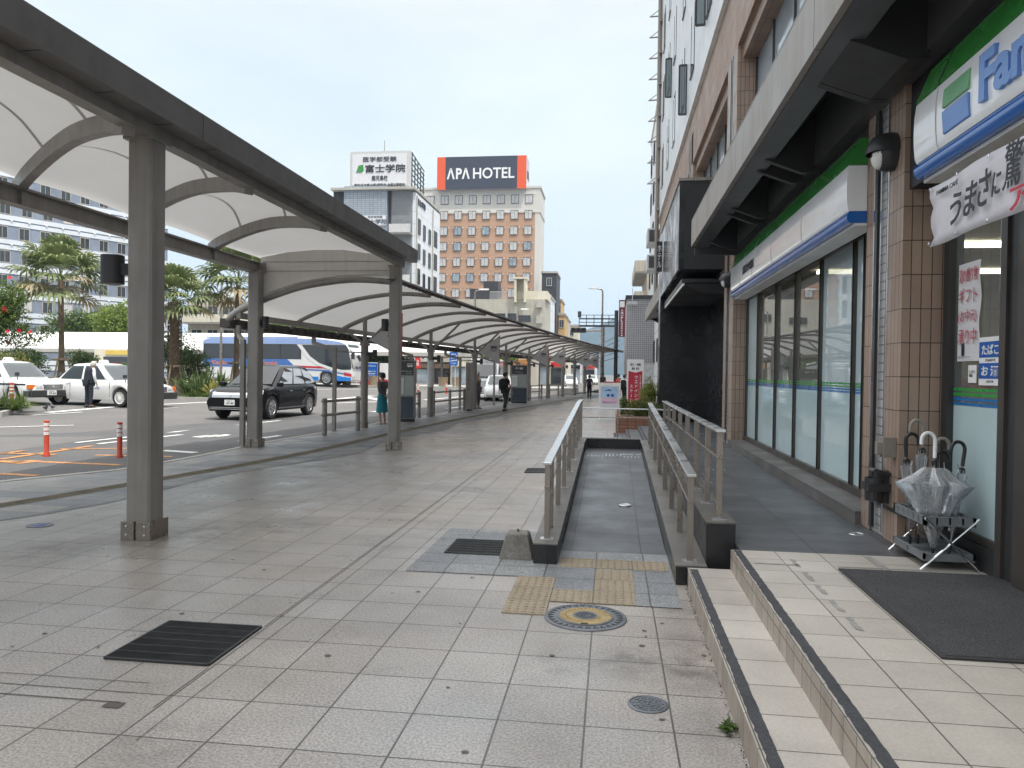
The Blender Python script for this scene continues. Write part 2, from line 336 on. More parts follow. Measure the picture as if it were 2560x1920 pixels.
# darker sheet over the bus lane beside the kerb
lane = [(-10.9, -6), (-8.7, 3), (-7.6, 9), (-6.6, 14), (-6.4, 20), (-6, 27), (-4.5, 40), (-2, 60), (-4.2, 60), (-6.8, 45), (-8.6, 34), (-10.6, 26), (-11.6, 22.6), (-12.4, 19.6), (-13.0, 17.2), (-14.5, 15.2), (-17, 14), (-20, 13.4), (-25, 12.6), (-46, 10), (-46, -6)]
g = MB(); g.add([(x, y, rh(x, y) + .006) for x, y in lane], [tuple(range(len(lane)))]); struct(g.build('bus_lane', 'asphalt_dark'))
g = MB(); TL = [(-9.6, 1.5), (-7.55, 5.8), (-6.9, 7.81), (-6.43, 10.07), (-6.02, 12.4), (-5.78, 14.6), (-5.585, 18.7), (-5.3, 23), (-4.93, 27.4), (-4.2, 34), (-3.2, 42), (-1.9, 52)]
TL = [p.xy for p in smoothpath([(x, y, 0) for x, y in TL], 4)]
kp = [p.xy for p in smoothpath([(x, y, 0) for x, y in KERB], 4)]
def side(path, off):
    o = []
    for i, p in enumerate(path):
        d = (path[min(i + 1, len(path) - 1)] - path[max(i - 1, 0)]).normalized(); o.append(V((p.x + d.y * off, p.y - d.x * off)))
    return o
kin = side(kp, .15)
vs = [(p.x, p.y, 0) for p in kin] + [(1.3, 100, 0), (1.3, 40, 0), (1.3, -6, 0)]
ed = [p for p in kin]
# main sheet, kerb-side band as a second sheet 4 mm above
g.add(vs, [tuple(range(len(vs)))[::-1]]); struct(g.build('pavement', 'paving'))
g = MB(); bl = [p for p in kin if p.y < 64]
def tlx(y):
    for a, b in zip(TL, TL[1:]):
        if a.y <= y <= b.y: return a.x + (b.x - a.x) * (y - a.y) / max(1e-6, b.y - a.y)
    return TL[0].x if y < TL[0].y else TL[-1].x + (y - TL[-1].y) * .14
inn = [V((tlx(p.y) + .75 + .2 * math.sin(p.y), p.y)) for p in bl]; n = len(bl)
g.add([(p.x, p.y, .004) for p in bl] + [(p.x, p.y, .004) for p in inn], [(i, n + i, n + i + 1, i + 1) for i in range(n - 1)]); struct(g.build('pavement_band', 'paving_band'))
g = MB(); a = kp; b = kin; n = len(a)
g.loft([[(a[i].x, a[i].y, -.3), (a[i].x, a[i].y, .0), (a[i].x + .02, a[i].y, .012), (b[i].x, b[i].y, .012), (b[i].x, b[i].y, -.3)] for i in range(n)], 0, True); struct(g.build('kerb', 'kerb_stone'))
# blue-grey paving laid around the foot of the ramp
g = MB(); q = [(-1.7, 5.55), (-1.02, 5.58), (-.1, 5.3), (.5, 5.3), (.5, 6.75), (-.42, 6.75), (-.42, 6.3), (-.64, 6.3), (-.64, 7.6), (-1.62, 7.6)]
g.add([(x, y, .004) for x, y in [(-1.62, 5.91), (-.71, 5.91), (-.71, 5.6), (-.41, 5.6), (-.41, 5.29), (.5, 5.29), (.5, 6.88), (-.43, 6.88), (-.43, 6.33), (-.64, 6.33), (-.64, 7.6), (-1.62, 7.6)]], [tuple(range(12))]); struct(g.build('paving_patch', 'paving_blue'))
# road markings
g = MB()
def mark(p, q, w, mi=0, z=RZ + .008):
    p, q = V((p[0], p[1], 0)), V((q[0], q[1], 0)); d = (q - p).normalized(); s = V((d.y, -d.x, 0)) * w / 2; k = max(1, int((q - p).length / 1.5)); up = lambda v: (v.x, v.y, rh(v.x, v.y) + .014)
    g.loft([[up(p.lerp(q, i / k) - s), up(p.lerp(q, i / k) + s)] for i in range(k + 1)], mi, False, False)
def pmark(a, b, w, mi=0):
    p, q = gr(*a), gr(*b); mark(p, q, w, mi)
pmark((0, 1150), (230, 1116), .14, 1); pmark((0, 1134), (140, 1138), .16, 1); pmark((0, 1136), (60, 1128), .14, 1)
pmark((100, 1156), (302, 1164), .16, 1); pmark((0, 1186), (94, 1191), .15, 1); pmark((240, 1139), (430, 1143), .14, 1); pmark((150, 1124), (330, 1122), .13, 1)
pmark((190, 1108), (700, 1052), .13); pmark((245, 1111), (720, 1058), .13); pmark((400, 1127), (489, 1133), .2)
pmark((0, 1069), (185, 1064), .15); pmark((120, 1032), (330, 1014), .35); pmark((80, 1039), (205, 1031), .15)
pmark((400, 1012), (520, 1006), .3); pmark((400, 1022), (445, 1020), .15); pmark((170, 1008), (330, 1018), .14)
for k in range(3): pmark((490 + 22 * k, 1094 - k), (530 + 22 * k, 1090 - k), .28)
pmark((548, 1098), (680, 1078), .2); pmark((600, 1104), (700, 1090), .16)
pmark((660, 1082), (1010, 1042), .15); pmark((700, 1106), (820, 1082), .14)
for a, b, w in (((820, 1000), (930, 990), .5), ((840, 1008), (990, 1004), .3), ((910, 992), (960, 1003), .5), ((960, 990), (1010, 999), .5), ((700, 975), (1040, 972), .25), ((930, 1030), (1000, 1024), .25), ((1050, 1030), (1200, 1012), .2), ((1060, 1050), (1170, 1034), .2), ((950, 1046), (1010, 1040), .2), ((1060, 1000), (1240, 985), .25)):
    pmark(a, b, w)
pmark((30, 1160), (95, 1153), .3, 1); pmark((10, 1158), (40, 1154), .5, 1)
struct(g.build('road_markings', ['road_white', 'road_orange']))
# traffic islands and the far side of the terminal
mat('grass_soil', (.06, .075, .03), .95, nz=(3, .4))
def island(name, pts, h=.16):
    m = MB(); P = [V((x, y, 0)) for x, y in pts]; P = smoothpath(P + [P[0]], 5)[:-1]; n = len(P); c = sum(P, V()) / n
    I = [p + (c - p).normalized() * .22 for p in P]
    m.add([(p.x, p.y, RZ - .1) for p in P] + [(p.x, p.y, rh(p.x, p.y) + h) for p in P] + [(p.x, p.y, rh(p.x, p.y) + h) for p in I], [(i, (i + 1) % n, n + (i + 1) % n, n + i) for i in range(n)] + [(n + i, n + (i + 1) % n, 2 * n + (i + 1) % n, 2 * n + i) for i in range(n)], 0)
    m.add([(p.x, p.y, rh(p.x, p.y) + h - .02) for p in I], [tuple(range(n))], 1)
    f = m.build(name, ['kerb_stone', 'grass_soil'], smooth=30); return struct(f)
island('traffic_island', [(-18.4, 20.9), (-19.0, 22.0), (-20.9, 25.0), (-21.8, 25.6), (-24, 25.4), (-28, 23), (-30, 20), (-24, 18.5)])
island('planted_island', [(-17.3, 34.6), (-17.6, 38), (-20, 46), (-30, 47), (-42, 45), (-44, 36), (-38, 33.6), (-26, 33.2), (-20, 33)])
g = MB(); g.box(-90, -3, 60.5, 69, RZ - .1, .42); struct(g.build('terminal_platform', 'kerb_stone'))

# narrow slot drain lines in the pavement
mat('joint_dark', (.095, .09, .084), .9)
g = MB()
for x, w, y0, y1 in ((-2.118, .005, 4.46, 26), (-2.0, .0035, 3.0, 26), (-2.115, .005, 3.3, 3.8)): g.quad((x - w / 2, y0, .0035), (x + w / 2, y0, .0035), (x + w / 2, y1, .0035), (x - w / 2, y1, .0035))
for y, w in ((3.33, .009), (3.44, .005), (3.56, .005)): g.quad((-6.5, y - w / 2, .0035), (-2.3, y - w / 2, .0035), (-2.3, y + w / 2, .0035), (-6.5, y + w / 2, .0035))
g.quad((-2.36, 3.27, .0035), (-2.27, 3.27, .0035), (-2.27, 3.33, .0035), (-2.36, 3.33, .0035)); struct(g.build('slot_drain', 'joint_dark'))
# ------------------------------------------------------------------ entrance steps, platform, ramp
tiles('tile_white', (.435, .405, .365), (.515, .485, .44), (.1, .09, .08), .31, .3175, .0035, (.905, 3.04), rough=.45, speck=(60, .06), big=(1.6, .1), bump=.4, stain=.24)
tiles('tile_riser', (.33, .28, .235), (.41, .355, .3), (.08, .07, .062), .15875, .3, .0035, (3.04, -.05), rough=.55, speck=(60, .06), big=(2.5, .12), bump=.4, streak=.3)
tiles('tile_slate', (.072, .078, .087), (.1, .106, .117), (.028, .028, .029), .62, .31, .005, (.28, 6.88), rough=.42, speck=(90, .22), big=(1.1, .14), bump=.3, stain=.2)
tiles('tile_cap', (.115, .11, .102), (.15, .143, .132), (.06, .06, .055), .8, .31, .003, (.1, 6.3), rough=.5, speck=(120, .14), big=(2, .14), bump=.3)
tiles('stone_black', (.018, .018, .02), (.026, .026, .028), (.01, .01, .01), .31, .5, .003, (.1, 0), rough=.32, speck=(160, .3), big=(2, .2), bump=.2)
tiles('tile_sill', (.105, .1, .098), (.13, .125, .12), (.06, .06, .06), .3, .3, .003, (.1, .1), rough=.5, speck=(120, .15), big=(1.5, .14), bump=.3)
mat('nosing', (.045, .048, .055), .8, nz=(5, .2), fine=(80, .2)); mat('mat_grey', (.075, .075, .082), .95, nz=(2, .1), fine=(330, .85), bump=(330, 1.)); mat('mat_edge', (.035, .035, .037), .8)
mat('tape_residue', (.27, .27, .255), .8, nz=(8, .2))
st = thing('entrance_steps', 'pale tiled entrance steps with dark nosing strips in front of the shop door', 'steps', (.9, 3, 0))
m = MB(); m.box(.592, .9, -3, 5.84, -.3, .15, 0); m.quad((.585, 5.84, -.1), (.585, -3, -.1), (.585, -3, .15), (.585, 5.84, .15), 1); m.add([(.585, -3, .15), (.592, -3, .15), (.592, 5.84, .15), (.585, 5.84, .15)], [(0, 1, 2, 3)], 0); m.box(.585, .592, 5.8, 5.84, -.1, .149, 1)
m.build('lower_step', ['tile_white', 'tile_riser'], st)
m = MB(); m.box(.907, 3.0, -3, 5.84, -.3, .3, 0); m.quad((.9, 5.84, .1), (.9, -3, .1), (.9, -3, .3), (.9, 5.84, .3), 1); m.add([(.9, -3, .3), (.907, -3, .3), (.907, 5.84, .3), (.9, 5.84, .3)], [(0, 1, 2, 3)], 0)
m.build('upper_landing', ['tile_white', 'tile_riser'], st)
rn = random.Random(3)
for x0, z, y1 in ((.6, .15, 5.8), (.915, .3, 5.84)):
    m = MB(); y = -3.; L = []; Rr = []
    while y < y1: L.append((x0 + rn.uniform(-.003, .006), y)); Rr.append((x0 + .055 + rn.uniform(-.002, .002), y)); y += .035
    n = len(L); m.add([(x, y, z + .003) for x, y in L] + [(x, y, z + .003) for x, y in Rr], [(i, n + i, n + i + 1, i + 1) for i in range(n - 1)])
    m.build('nosing_strip', 'nosing', st)
for y in (5.4, 5.05, 4.75, 4.42, 4.1):                      # old tape marks beside a tile joint
    pts = [(1.27 + rn.uniform(-.004, .004), y + i * .03) for i in range(8)]; n = 8; m = MB()
    m.add([(px, py, .303) for px, py in pts] + [(px + .03 + rn.uniform(-.008, .008), py - .02, .303) for px, py in pts], [(i, n + i, n + i + 1, i + 1) for i in range(n - 1)][::1]); m.build('tape_mark', 'tape_residue', st)
for x in (1.0, 1.55, 1.9): m = MB(); m.quad((x, 5.43, .303), (x + .3, 5.43, .303), (x + .3, 5.455, .303), (x, 5.45, .303)); m.build('tape_mark', 'tape_residue', st)
m = MB(); m.quad((1.86, 5.2, .303), (1.9, 5.2, .303), (1.88, 5.8, .303), (1.84, 5.8, .303)); m.build('tape_mark', 'tape_residue', st)

pf = MB(); pf.box(.97, 3.0, 5.845, 21.5, -.3, .3); pf.box(.5, .97, 12.5, 13.4, -.3, .3); struct(pf.build('shop_walkway', 'tile_slate'))
# ramp
rp = thing('access_ramp', 'slate tiled wheelchair ramp between two dark stone walls', 'ramp', (0, 8, 0))
RS = .3 / 5.75
def rz(y): return max(0, min(.3, (y - 6.75) * RS))
m = MB(); m.add([(-.43, 6.85, .004), (.5, 6.85, .004), (.5, 12.5, .3), (-.43, 12.5, .3)], [(0, 1, 2, 3)]); m.add([(-.43, 12.5, .3), (.5, 12.5, .3), (.5, 13.4, .3), (-.43, 13.4, .3)], [(0, 1, 2, 3)])
m.build('ramp_floor', 'tile_slate', rp)
def rampwall(name, x0, x1, y0, off, parent):
    m = MB(); ys = [y0, 12.5, 13.58]; zt = [rz(y) + off for y in ys]
    for a, b, za, zb in zip(ys, ys[1:], zt, zt[1:]):
        m.hexa([(x0, a, -.2), (x1, a, -.2), (x1, b, -.2), (x0, b, -.2)], [(x0, a, za - .012), (x1, a, za - .012), (x1, b, zb - .012), (x0, b, zb - .012)], 1)
        m.hexa([(x0 - .004, a - .004, za - .011), (x1 + .004, a - .004, za - .011), (x1 + .004, b, zb - .011), (x0 - .004, b, zb - .011)], [(x0 - .004, a - .004, za), (x1 + .004, a - .004, za), (x1 + .004, b, zb), (x0 - .004, b, zb)], 0)
    return m.build(name, ['tile_cap', 'stone_black'], parent)
rampwall('side_wall', -.635, -.435, 6.34, .172, rp); rampwall('side_wall', .505, .735, 5.9, .15, rp)
m = MB(); m.box(-.43, .5, 13.41, 13.575, -.2, .46, 1); m.box(-.43, .5, 13.405, 13.58, .461, .473, 0); m.build('end_wall', ['tile_cap', 'stone_black'], rp)
m = MB(); m.box(.742, .962, 6.02, 13.58, -.2, .455, 1); m.box(.738, .966, 6.016, 13.584, .456, .468, 0)
kw = m.build('kerb_wall', ['tile_cap', 'stone_black']); tag(kw, 'low black stone wall with slate capping between ramp and shop walkway', 'low wall')
m = MB()                                                    # brushed steel tactile studs set in the landing and walkway
for k in range(15):
    x = -.36 + .057 * k; l = .36 if 5 <= k <= 9 else .16; m.box(x - .008, x + .008, 12.1, 12.1 + l, rz(12.1) - .02, rz(12.1 + l) + .006)
m.box(.16, .36, 12.38, 12.5, .28, .306); m.box(.4, .48, 12.38, 12.5, .28, .306)
tag(m.build('tactile_bars', 'steel_bright'), 'shiny steel guide bars set in the top of the ramp', 'tactile bars')
m = MB()
for k in range(6):
    y = 9.4 + .16 * k; m.box(1.12, 1.14, y, y + .1, .29, .305); m.box(1.2, 1.22, y, y + .1, .29, .305)
    m.box(1.3 + .05 * k, 1.315 + .05 * k, 10.7, 10.84, .29, .305)
tag(m.build('tactile_bars', 'steel_bright'), 'shiny steel guide bars set in the shop walkway beyond the railing', 'tactile bars')
def disc(name, label, cat, p, r, mats, prof=None):
    m = MB(); m.lathe([(r, -.02), (r, .004), (r * .93, .007), (r * .9, .005)], 28, p); return tag(m.build(name, mats, smooth=30), label, cat)
disc('floor_plate', 'small round white metal plate on the ramp floor', 'floor plate', (.165, 8.75, rz(8.75) + .004), .075, 'steel_bright')
disc('floor_plate', 'round grey metal plate in the slate walkway by the brown pillar', 'floor plate', tuple(gd(2141, 1336, .3)), .06, 'steel_bright')
def handrail(label, pts, hh, ny=None, posts=(), endpost=True, tw=.075):
    """pts: base line (x,y,z) ; flat top rail, lower flat rail, upright flat posts on feet"""
    P = [V(p) for p in pts]; t = thing('handrail', label, 'handrail', P[0], 'steel handrails around the ramp')
    up = V((0, 0, 1))
    for nme, h, w, th in (('top_rail', hh, tw, .022), ('lower_rail', hh * .7, .05, .016)):
        m = MB()
        for i, (a, b) in enumerate(zip(P, P[1:])):
            d = (b - a).normalized(); e0 = .05 if i == 0 else 0; e1 = .05 if i == len(P) - 2 else 0
            m.bar(a + up * h - d * e0, b + up * h + d * e1, w, th)
        m.build(nme, 'steel_bright' if nme == 'top_rail' else 'steel', t, bevel=.004)
    for q in posts:
        q = V(q); d = (P[1] - P[0]).normalized(); m = MB(); m.bar(q, q + up * (hh - .012), .048, .03, up=d)
        b = m.build('post', 'steel', t, bevel=.003); f = MB(); f.bar(q - V((0, .05, -.006)), q + V((0, .05, .006)), .11, .012); f.build('foot_plate', 'steel_bright', b)
    return t
lx, rx, kx = -.535, .62, .852
ys = [6.5, 6.88, 7.84, 8.8, 9.78, 10.76, 11.77, 12.57, 13.46]
f1 = lambda y: rz(y) + .172
handrail('steel handrail on the ramp wall beside the pavement', [(lx, 6.5, f1(6.5)), (lx, 12.5, f1(12.5)), (lx, 13.48, f1(13.48))], .66, posts=[(lx, y, f1(y)) for y in ys])
f2 = lambda y: rz(y) + .15
ys = [6.02, 6.94, 7.87, 8.87, 9.89, 10.95, 12.05, 12.55]
handrail('sloping steel handrail on the ramp wall nearest the steps', [(rx, 6.02, f2(6.02)), (rx, 12.55, f2(12.55))], .68, posts=[(rx, y, f2(y)) for y in ys])
ys = [6.15, 6.9, 7.8, 8.75, 9.7, 10.65, 11.6, 12.5]
handrail('level steel handrail on the low wall beside the shop walkway', [(kx, 6.15, .468), (kx, 12.55, .468)], .7, posts=[(kx, y, .468) for y in ys])
handrail('thin steel handrail crossing the far end of the ramp landing', [(lx + .08, 13.49, .473), (1.0, 13.49, .473)], .52, posts=[(.11, 13.49, .473), (.98, 13.49, .473)], tw=.04)
# far steps, planter
fs = thing('side_steps', 'grey stone steps rising to the shop walkway beyond the ramp', 'steps', (.5, 16, 0))
for i, (x0, z) in enumerate(((.05, .1), (.36, .2), (.66, .298))):
    m = MB(); m.box(x0, .97, 13.6, 19.6, -.2, z); m.build('step', 'tile_slate', fs); m = MB(); m.box(x0 + .02, x0 + .07, 13.6, 19.6, z + .001, z + .004); m.build('nosing_strip', 'nosing', fs)
tiles('brick_planter', (.24, .115, .075), (.3, .15, .1), (.06, .04, .035), .21, .09, .006, rough=.75, speck=(90, .15), big=(2, .2))
pl = MB(); pl.box(.12, 1.28, 20.2, 20.32, -.1, .5); pl.box(.12, .24, 20.32, 23.5, -.1, .5); pl.box(.24, 1.28, 20.32, 23.5, -.1, .42, 1); tag(pl.build('brick_planter', ['brick_planter', 'soil']), 'low red brick planter with clipped bushes beyond the ramp', 'planter')
# ------------------------------------------------------------------ things on the pavement
M_rng = random.Random(11)
def tactile(x, y, kind, label, worn=0):
    m = MB(); m.box(x - .147, x + .147, y - .152, y + .152, -.02, .008)
    if kind == 'dots':
        for i in range(5):
            for j in range(5):
                cx, cy = x - .112 + .056 * i, y - .116 + .058 * j
                m.lathe([(.016, .007), (.013, .0125), (.008, .0135)], 8, (cx, cy, 0))
    else:
        for i in range(4): cx = x - .1 + .067 * i; m.hexa([(cx - .014, y - .13, .007), (cx + .014, y - .13, .007), (cx + .014, y + .13, .007), (cx - .014, y + .13, .007)], [(cx - .009, y - .125, .013), (cx + .009, y - .125, .013), (cx + .009, y + .125, .013), (cx - .009, y + .125, .013)])
    return tag(m.build('tactile_tile', 'tactile'), label, 'tactile tile', 'yellow tactile tiles at the foot of the ramp')
tx = (-.56, -.26, .04, .335); ty = (5.135, 5.445, 5.755, 6.065, 6.41)
for i, j, k, l in ((0, 0, 'dots', 'yellow dotted tile nearest the concrete block side, beside the manhole cover'), (0, 1, 'dots', 'yellow dotted tile in the middle of the three-tile column'), (0, 2, 'dots', 'yellow dotted tile at the far end of the three-tile column'),
                   (1, 1, 'dots', 'yellow dotted tile touching the top of the manhole cover'), (2, 1, 'dots', 'yellow dotted tile at the right end behind the manhole cover'), (2, 2, 'dots', 'yellow dotted tile between barred tile and manhole row'),
                   (2, 3, 'bars', 'yellow tile with raised bars pointing up the ramp'), (1, 4, 'dots', 'yellow dotted tile at the ramp foot against the left wall'), (2, 4, 'dots', 'yellow dotted tile at the middle of the ramp foot'), (3, 4, 'dots', 'yellow dotted tile at the ramp foot beside the right wall')):
    tactile(tx[i] + (0 if j < 4 else .0), ty[j], k, l)
# long guide strip through the pavement
m = MB(); pts = [p for p in TL if p.y < 60]; n = len(pts); A = side(pts, -.14); B = side(pts, .14)
m.add([(p.x, p.y, .008) for p in A] + [(p.x, p.y, .008) for p in B], [(i, n + i, n + i + 1, i + 1) for i in range(n - 1)])
for o in (-.09, -.03, .03, .09):
    a = side(pts, o - .012); b = side(pts, o + .012); m.loft([[(a[i].x, a[i].y, .008), (a[i].x, a[i].y, .014), (b[i].x, b[i].y, .014), (b[i].x, b[i].y, .008)] for i in range(n)])
struct(m.build('tactile_guide_path', 'tactile_worn'))
# manhole covers
mat('iron', (.16, .175, .195), .5, .5, nz=(8, .25)); mat('iron_dark', (.03, .033, .038), .6, .3); mat('cover_gold', (.33, .245, .11), .6, nz=(6, .25), fine=(90, .2))
c = gd(1463, 1544); mh = thing('manhole_cover', 'large round manhole cover with a gold ring and dotted centre', 'manhole cover', (c.x, c.y, 0))
m = MB(); m.lathe([(.272, -.02), (.272, .006), (.262, .008), (.19, .008)], 48, (c.x, c.y, 0)); m.build('rim', 'iron', mh, smooth=30)
m = MB()
for k in range(30):
    a = 2 * math.pi * k / 30; d = V((math.cos(a), math.sin(a), 0)); t = V((-d.y, d.x, 0)); z = V((c.x, c.y, .009))
    for s in (-1, 1): m.slab([z + d * .205 + t * .002 * s, z + d * .245 + t * .018 * s, z + d * .245 + t * .01 * s, z + d * .222], (0, 0, 1), .001)
m.build('arrow_marks', 'iron_dark', mh)
m = MB(); m.lathe([(.185, .0), (.185, .012), (.172, .013)], 48, (c.x, c.y, 0)); m.build('lid', 'iron', mh, smooth=30)
m = MB(); m.lathe([(.17, .012), (.17, .0145), (.085, .0145)], 48, (c.x, c.y, 0))
for k in range(60):
    a = 2.4 * k; r = .095 + .07 * ((k * .618) % 1); m.lathe([(.006, .014), (.004, .018)], 6, (c.x + r * math.cos(a), c.y + r * math.sin(a), 0))
m.build('gold_ring', 'cover_gold', mh)
m = MB(); m.lathe([(.083, .014), (.083, .017), (.076, .017)], 32, (c.x, c.y, 0)); m.build('centre', 'iron', mh)
m = MB()
for i in range(-6, 7):
    for j in range(-6, 7):
        if i * i + j * j < 38 and not (abs(j + 1) < 2 and abs(i) < 4): m.box(c.x + i * .011 - .0035, c.x + i * .011 + .0035, c.y + j * .011 - .0035, c.y + j * .011 + .0035, .0172, .018)
m.box(c.x - .04, c.x + .04, c.y - .02, c.y - .016, .0172, .018); m.text('おすい', (c.x, c.y - .002, .0172), X_, Y_, .017, .06, .001, align='C'); m.box(c.x - .022, c.x + .022, c.y - .172, c.y - .15, .01, .016)
m.build('dot_pattern', 'iron_dark', mh)
c = gd(1620, 1762); mh = thing('manhole_cover', 'small round iron access cover near the bottom step', 'manhole cover', (c.x, c.y, 0))
m = MB(); m.lathe([(.098, -.02), (.098, .005), (.088, .008), (.085, .004)], 40, (c.x, c.y, 0)); m.build('rim', 'iron', mh, smooth=30)
m = MB(); m.lathe([(.084, 0), (.084, .003)], 40, (c.x, c.y, 0)); m.build('lid', 'iron_dark', mh)
m = MB()
for r0, r1, k in ((.066, .078, 12), (.045, .058, 12), (.022, .036, 8), (0, .014, 1)):
    for q in range(k):
        a0 = 2 * math.pi * (q + .12) / k; a1 = 2 * math.pi * (q + .88) / k; n = 5
        m.slab([(c.x + r1 * math.cos(a0 + (a1 - a0) * i / n), c.y + r1 * math.sin(a0 + (a1 - a0) * i / n), .003) for i in range(n + 1)] + [(c.x + r0 * math.cos(a1 - (a1 - a0) * i / n), c.y + r0 * math.sin(a1 - (a1 - a0) * i / n), .003) for i in range(n + 1)], (0, 0, 1), .004)
m.build('stud_pattern', 'iron', mh)
c = gd(100, 1314); m = MB(); m.lathe([(.12, -.02), (.12, .006), (.1, .009), (.09, .006)], 32, (c.x, c.y, 0)); m.lathe([(.06, .005), (.05, .01)], 24, (c.x, c.y, 0), mi=1); tag(m.build('valve_cover', ['iron', 'blue_deep'], smooth=30), 'small round blue valve cover in the pavement near the kerb', 'valve cover')
# drain grates
def grate(label, pts, nb, cross, along):
    P = [V(p) for p in pts]; t = thing('drain_grate', label, 'drain grate', (sum(P, V()) / 4), 'iron drain grates in the pavement')
    m = MB(); m.add([p + V((0, 0, .0055)) for p in P], [(0, 1, 2, 3)]); m.build('pit', 'black_paint', t)
    m = MB()
    for a, b in zip(P, P[1:] + P[:1]): m.bar(a + Z_ * .006, b + Z_ * .006, .014, .014)
    m.build('frame', 'iron_dark', t)
    m = MB()
    for k in range(nb):
        f = (k + .5) / nb; a, b = (P[0].lerp(P[1], f), P[3].lerp(P[2], f)) if along else (P[0].lerp(P[3], f), P[1].lerp(P[2], f)); m.bar(a + Z_ * .007, b + Z_ * .007, .0045, .01)
    for k in range(cross):
        f = (k + 1) / (cross + 1); a, b = (P[0].lerp(P[3], f), P[1].lerp(P[2], f)) if along else (P[0].lerp(P[1], f), P[3].lerp(P[2], f)); m.bar(a + Z_ * .009, b + Z_ * .009, .008, .01)
    m.build('bars', 'iron_dark', t)
mat('iron_dark', (.04, .043, .045), .55, .4, nz=(6, .3))
grate('large square iron grate in the near pavement, left of all manholes', [(-2.735, 3.82, 0), (-2.13, 3.82, 0), (-2.13, 4.44, 0), (-2.735, 4.44, 0)], 48, 5, True)
grate('iron grate half behind the concrete block by the ramp', [(-1.44, 6.55, 0), (-.9, 6.55, 0), (-.9, 7.1, 0), (-1.44, 7.1, 0)], 30, 5, True)
grate('small iron grate beside the handrail midway up the ramp', [tuple(gd(1312, 1182)), tuple(gd(1366, 1182)), tuple(gd(1368, 1172)), tuple(gd(1318, 1172))], 20, 2, True)
# concrete block foot of a sign
a, b = gd(1247, 1398), gd(1333, 1398); cx, cy = (a.x + b.x) / 2, a.y + .14; w = (b.x - a.x) / 2
m = MB(); m.loft([[(cx + sx * w * k, cy + sy * .15 * k, z) for sx, sy in ((-1, -1), (1, -1), (1, 1), (-1, 1))] for k, z in ((1, -.01), (.98, .02), (.66, .2), (.6, .215))]); blk = m.build('concrete_block', 'concrete', bevel=.012)
tag(blk, 'weathered grey concrete block standing beside the ramp wall', 'concrete block'); m = MB(); m.tube([(0, 0, .2), (0, 0, .25)], .012); m.box(-.05, .05, -.03, .03, .21, .218); m.build('bolt', 'steel', blk)
# stains of gum and dirt on the paving
mat('gum', (.085, .08, .077), .6)
m = MB(); rn = random.Random(5)
for (x, y) in ((1610, 1578), (1605, 1615), (1162, 1881), (1614, 1592), (1655, 1800), (100, 1513), (112, 1585), (30, 1617), (245, 1619), (455, 1535), (542, 1560), (705, 1542), (582, 1400), (660, 1425), (820, 1640), (1120, 1720), (1180, 1445), (1045, 1480), (980, 1484), (1040, 1295), (1655, 1560), (1150, 1560), (1760, 1640), (1785, 1510), (700, 1330), (540, 1360), (1380, 1640), (1200, 1400), (880, 1290), (1100, 1250)):
    c = gd(x, y); r = rn.uniform(.009, .02); n = 9
    m.add([(c.x + r * rn.uniform(.7, 1.2) * math.cos(2 * math.pi * k / n), c.y + r * .8 * rn.uniform(.7, 1.2) * math.sin(2 * math.pi * k / n), .0045) for k in range(n)], [tuple(range(n))])
struct(m.build('gum_spots', 'gum'), 'stuff')
# ------------------------------------------------------------------ shop building on the right
tiles('tile_brown', (.3, .213, .163), (.36, .262, .203), (.04, .031, .026), .0755, .262, .0035, (.0, .04), rough=.42, speck=(110, .12), big=(1.2, .1), bump=.5)
tiles('tile_brown_up', (.27, .185, .14), (.32, .225, .175), (.1, .07, .055), .16, .3, .004, rough=.55, speck=(110, .1), big=(.8, .1), bump=.4)
tiles('tile_grey', (.4, .4, .4), (.46, .46, .46), (.13, .13, .13), .15, .075, .006, rough=.4, big=(2, .08), bump=.4)
tiles('panel_white', (.62, .64, .66), (.66, .68, .7), (.33, .34, .35), 2.2, .045, .003, rough=.4, big=(.3, .06), bump=.25, streak=.08)
tiles('panel_black', (.016, .016, .018), (.022, .022, .025), (.006, .006, .006), .9, .9, .004, rough=.22, big=(1, .12), bump=.3)
tiles('soffit_slat', (.15, .105, .075), (.18, .125, .09), (.03, .02, .016), .06, 3, .004, rough=.6, big=(2, .1), bump=.4)
mat('fascia_beige', (.25, .222, .192), .4, nz=(.7, .07), streak=.22); mat('matt_black', (.018, .018, .02), .6, nz=(1, .2)); mat('soffit_black', (.07, .072, .076), .4, nz=(.6, .2))
mat('frame_brown', (.085, .075, .068), .4, .4, nz=(2, .15), streak=.15); mat('frame_dark', (.03, .03, .031), .45, nz=(2, .15))
mat('fm_white', (.84, .85, .87), .13, coat=.5, nz=(1, .03), streak=.06); mat('fm_green', (.04, .23, .045), .22, coat=.3, nz=(1, .05)); mat('fm_blue', (.005, .11, .42), .16, coat=.4, nz=(1, .05))
mat('fm_blue_light', (.11, .25, .6), .25, nz=(1, .03)); mat('fm_green_light', (.16, .4, .2), .25, nz=(1, .03)); mat('pen_red', (.5, .1, .14), .6, nz=None); mat('banner', (.62, .61, .65), .75, nz=(4, .06)); mat('paper', (.62, .62, .64), .8, nz=(5, .05))
mat('stripe_green', (.03, .3, .06), .3); mat('stripe_blue', (.01, .16, .45), .3); mat('room', (.4, .38, .34), .8); mat('lamp_strip', (1, .88, .62), .5, emit=7, nz=None); mat('shelf', (.25, .24, .22), .6)
sb = thing('shop_building', 'tall brown and white commercial building with a black canopy over the shop front', 'building', (4, 15, 0))
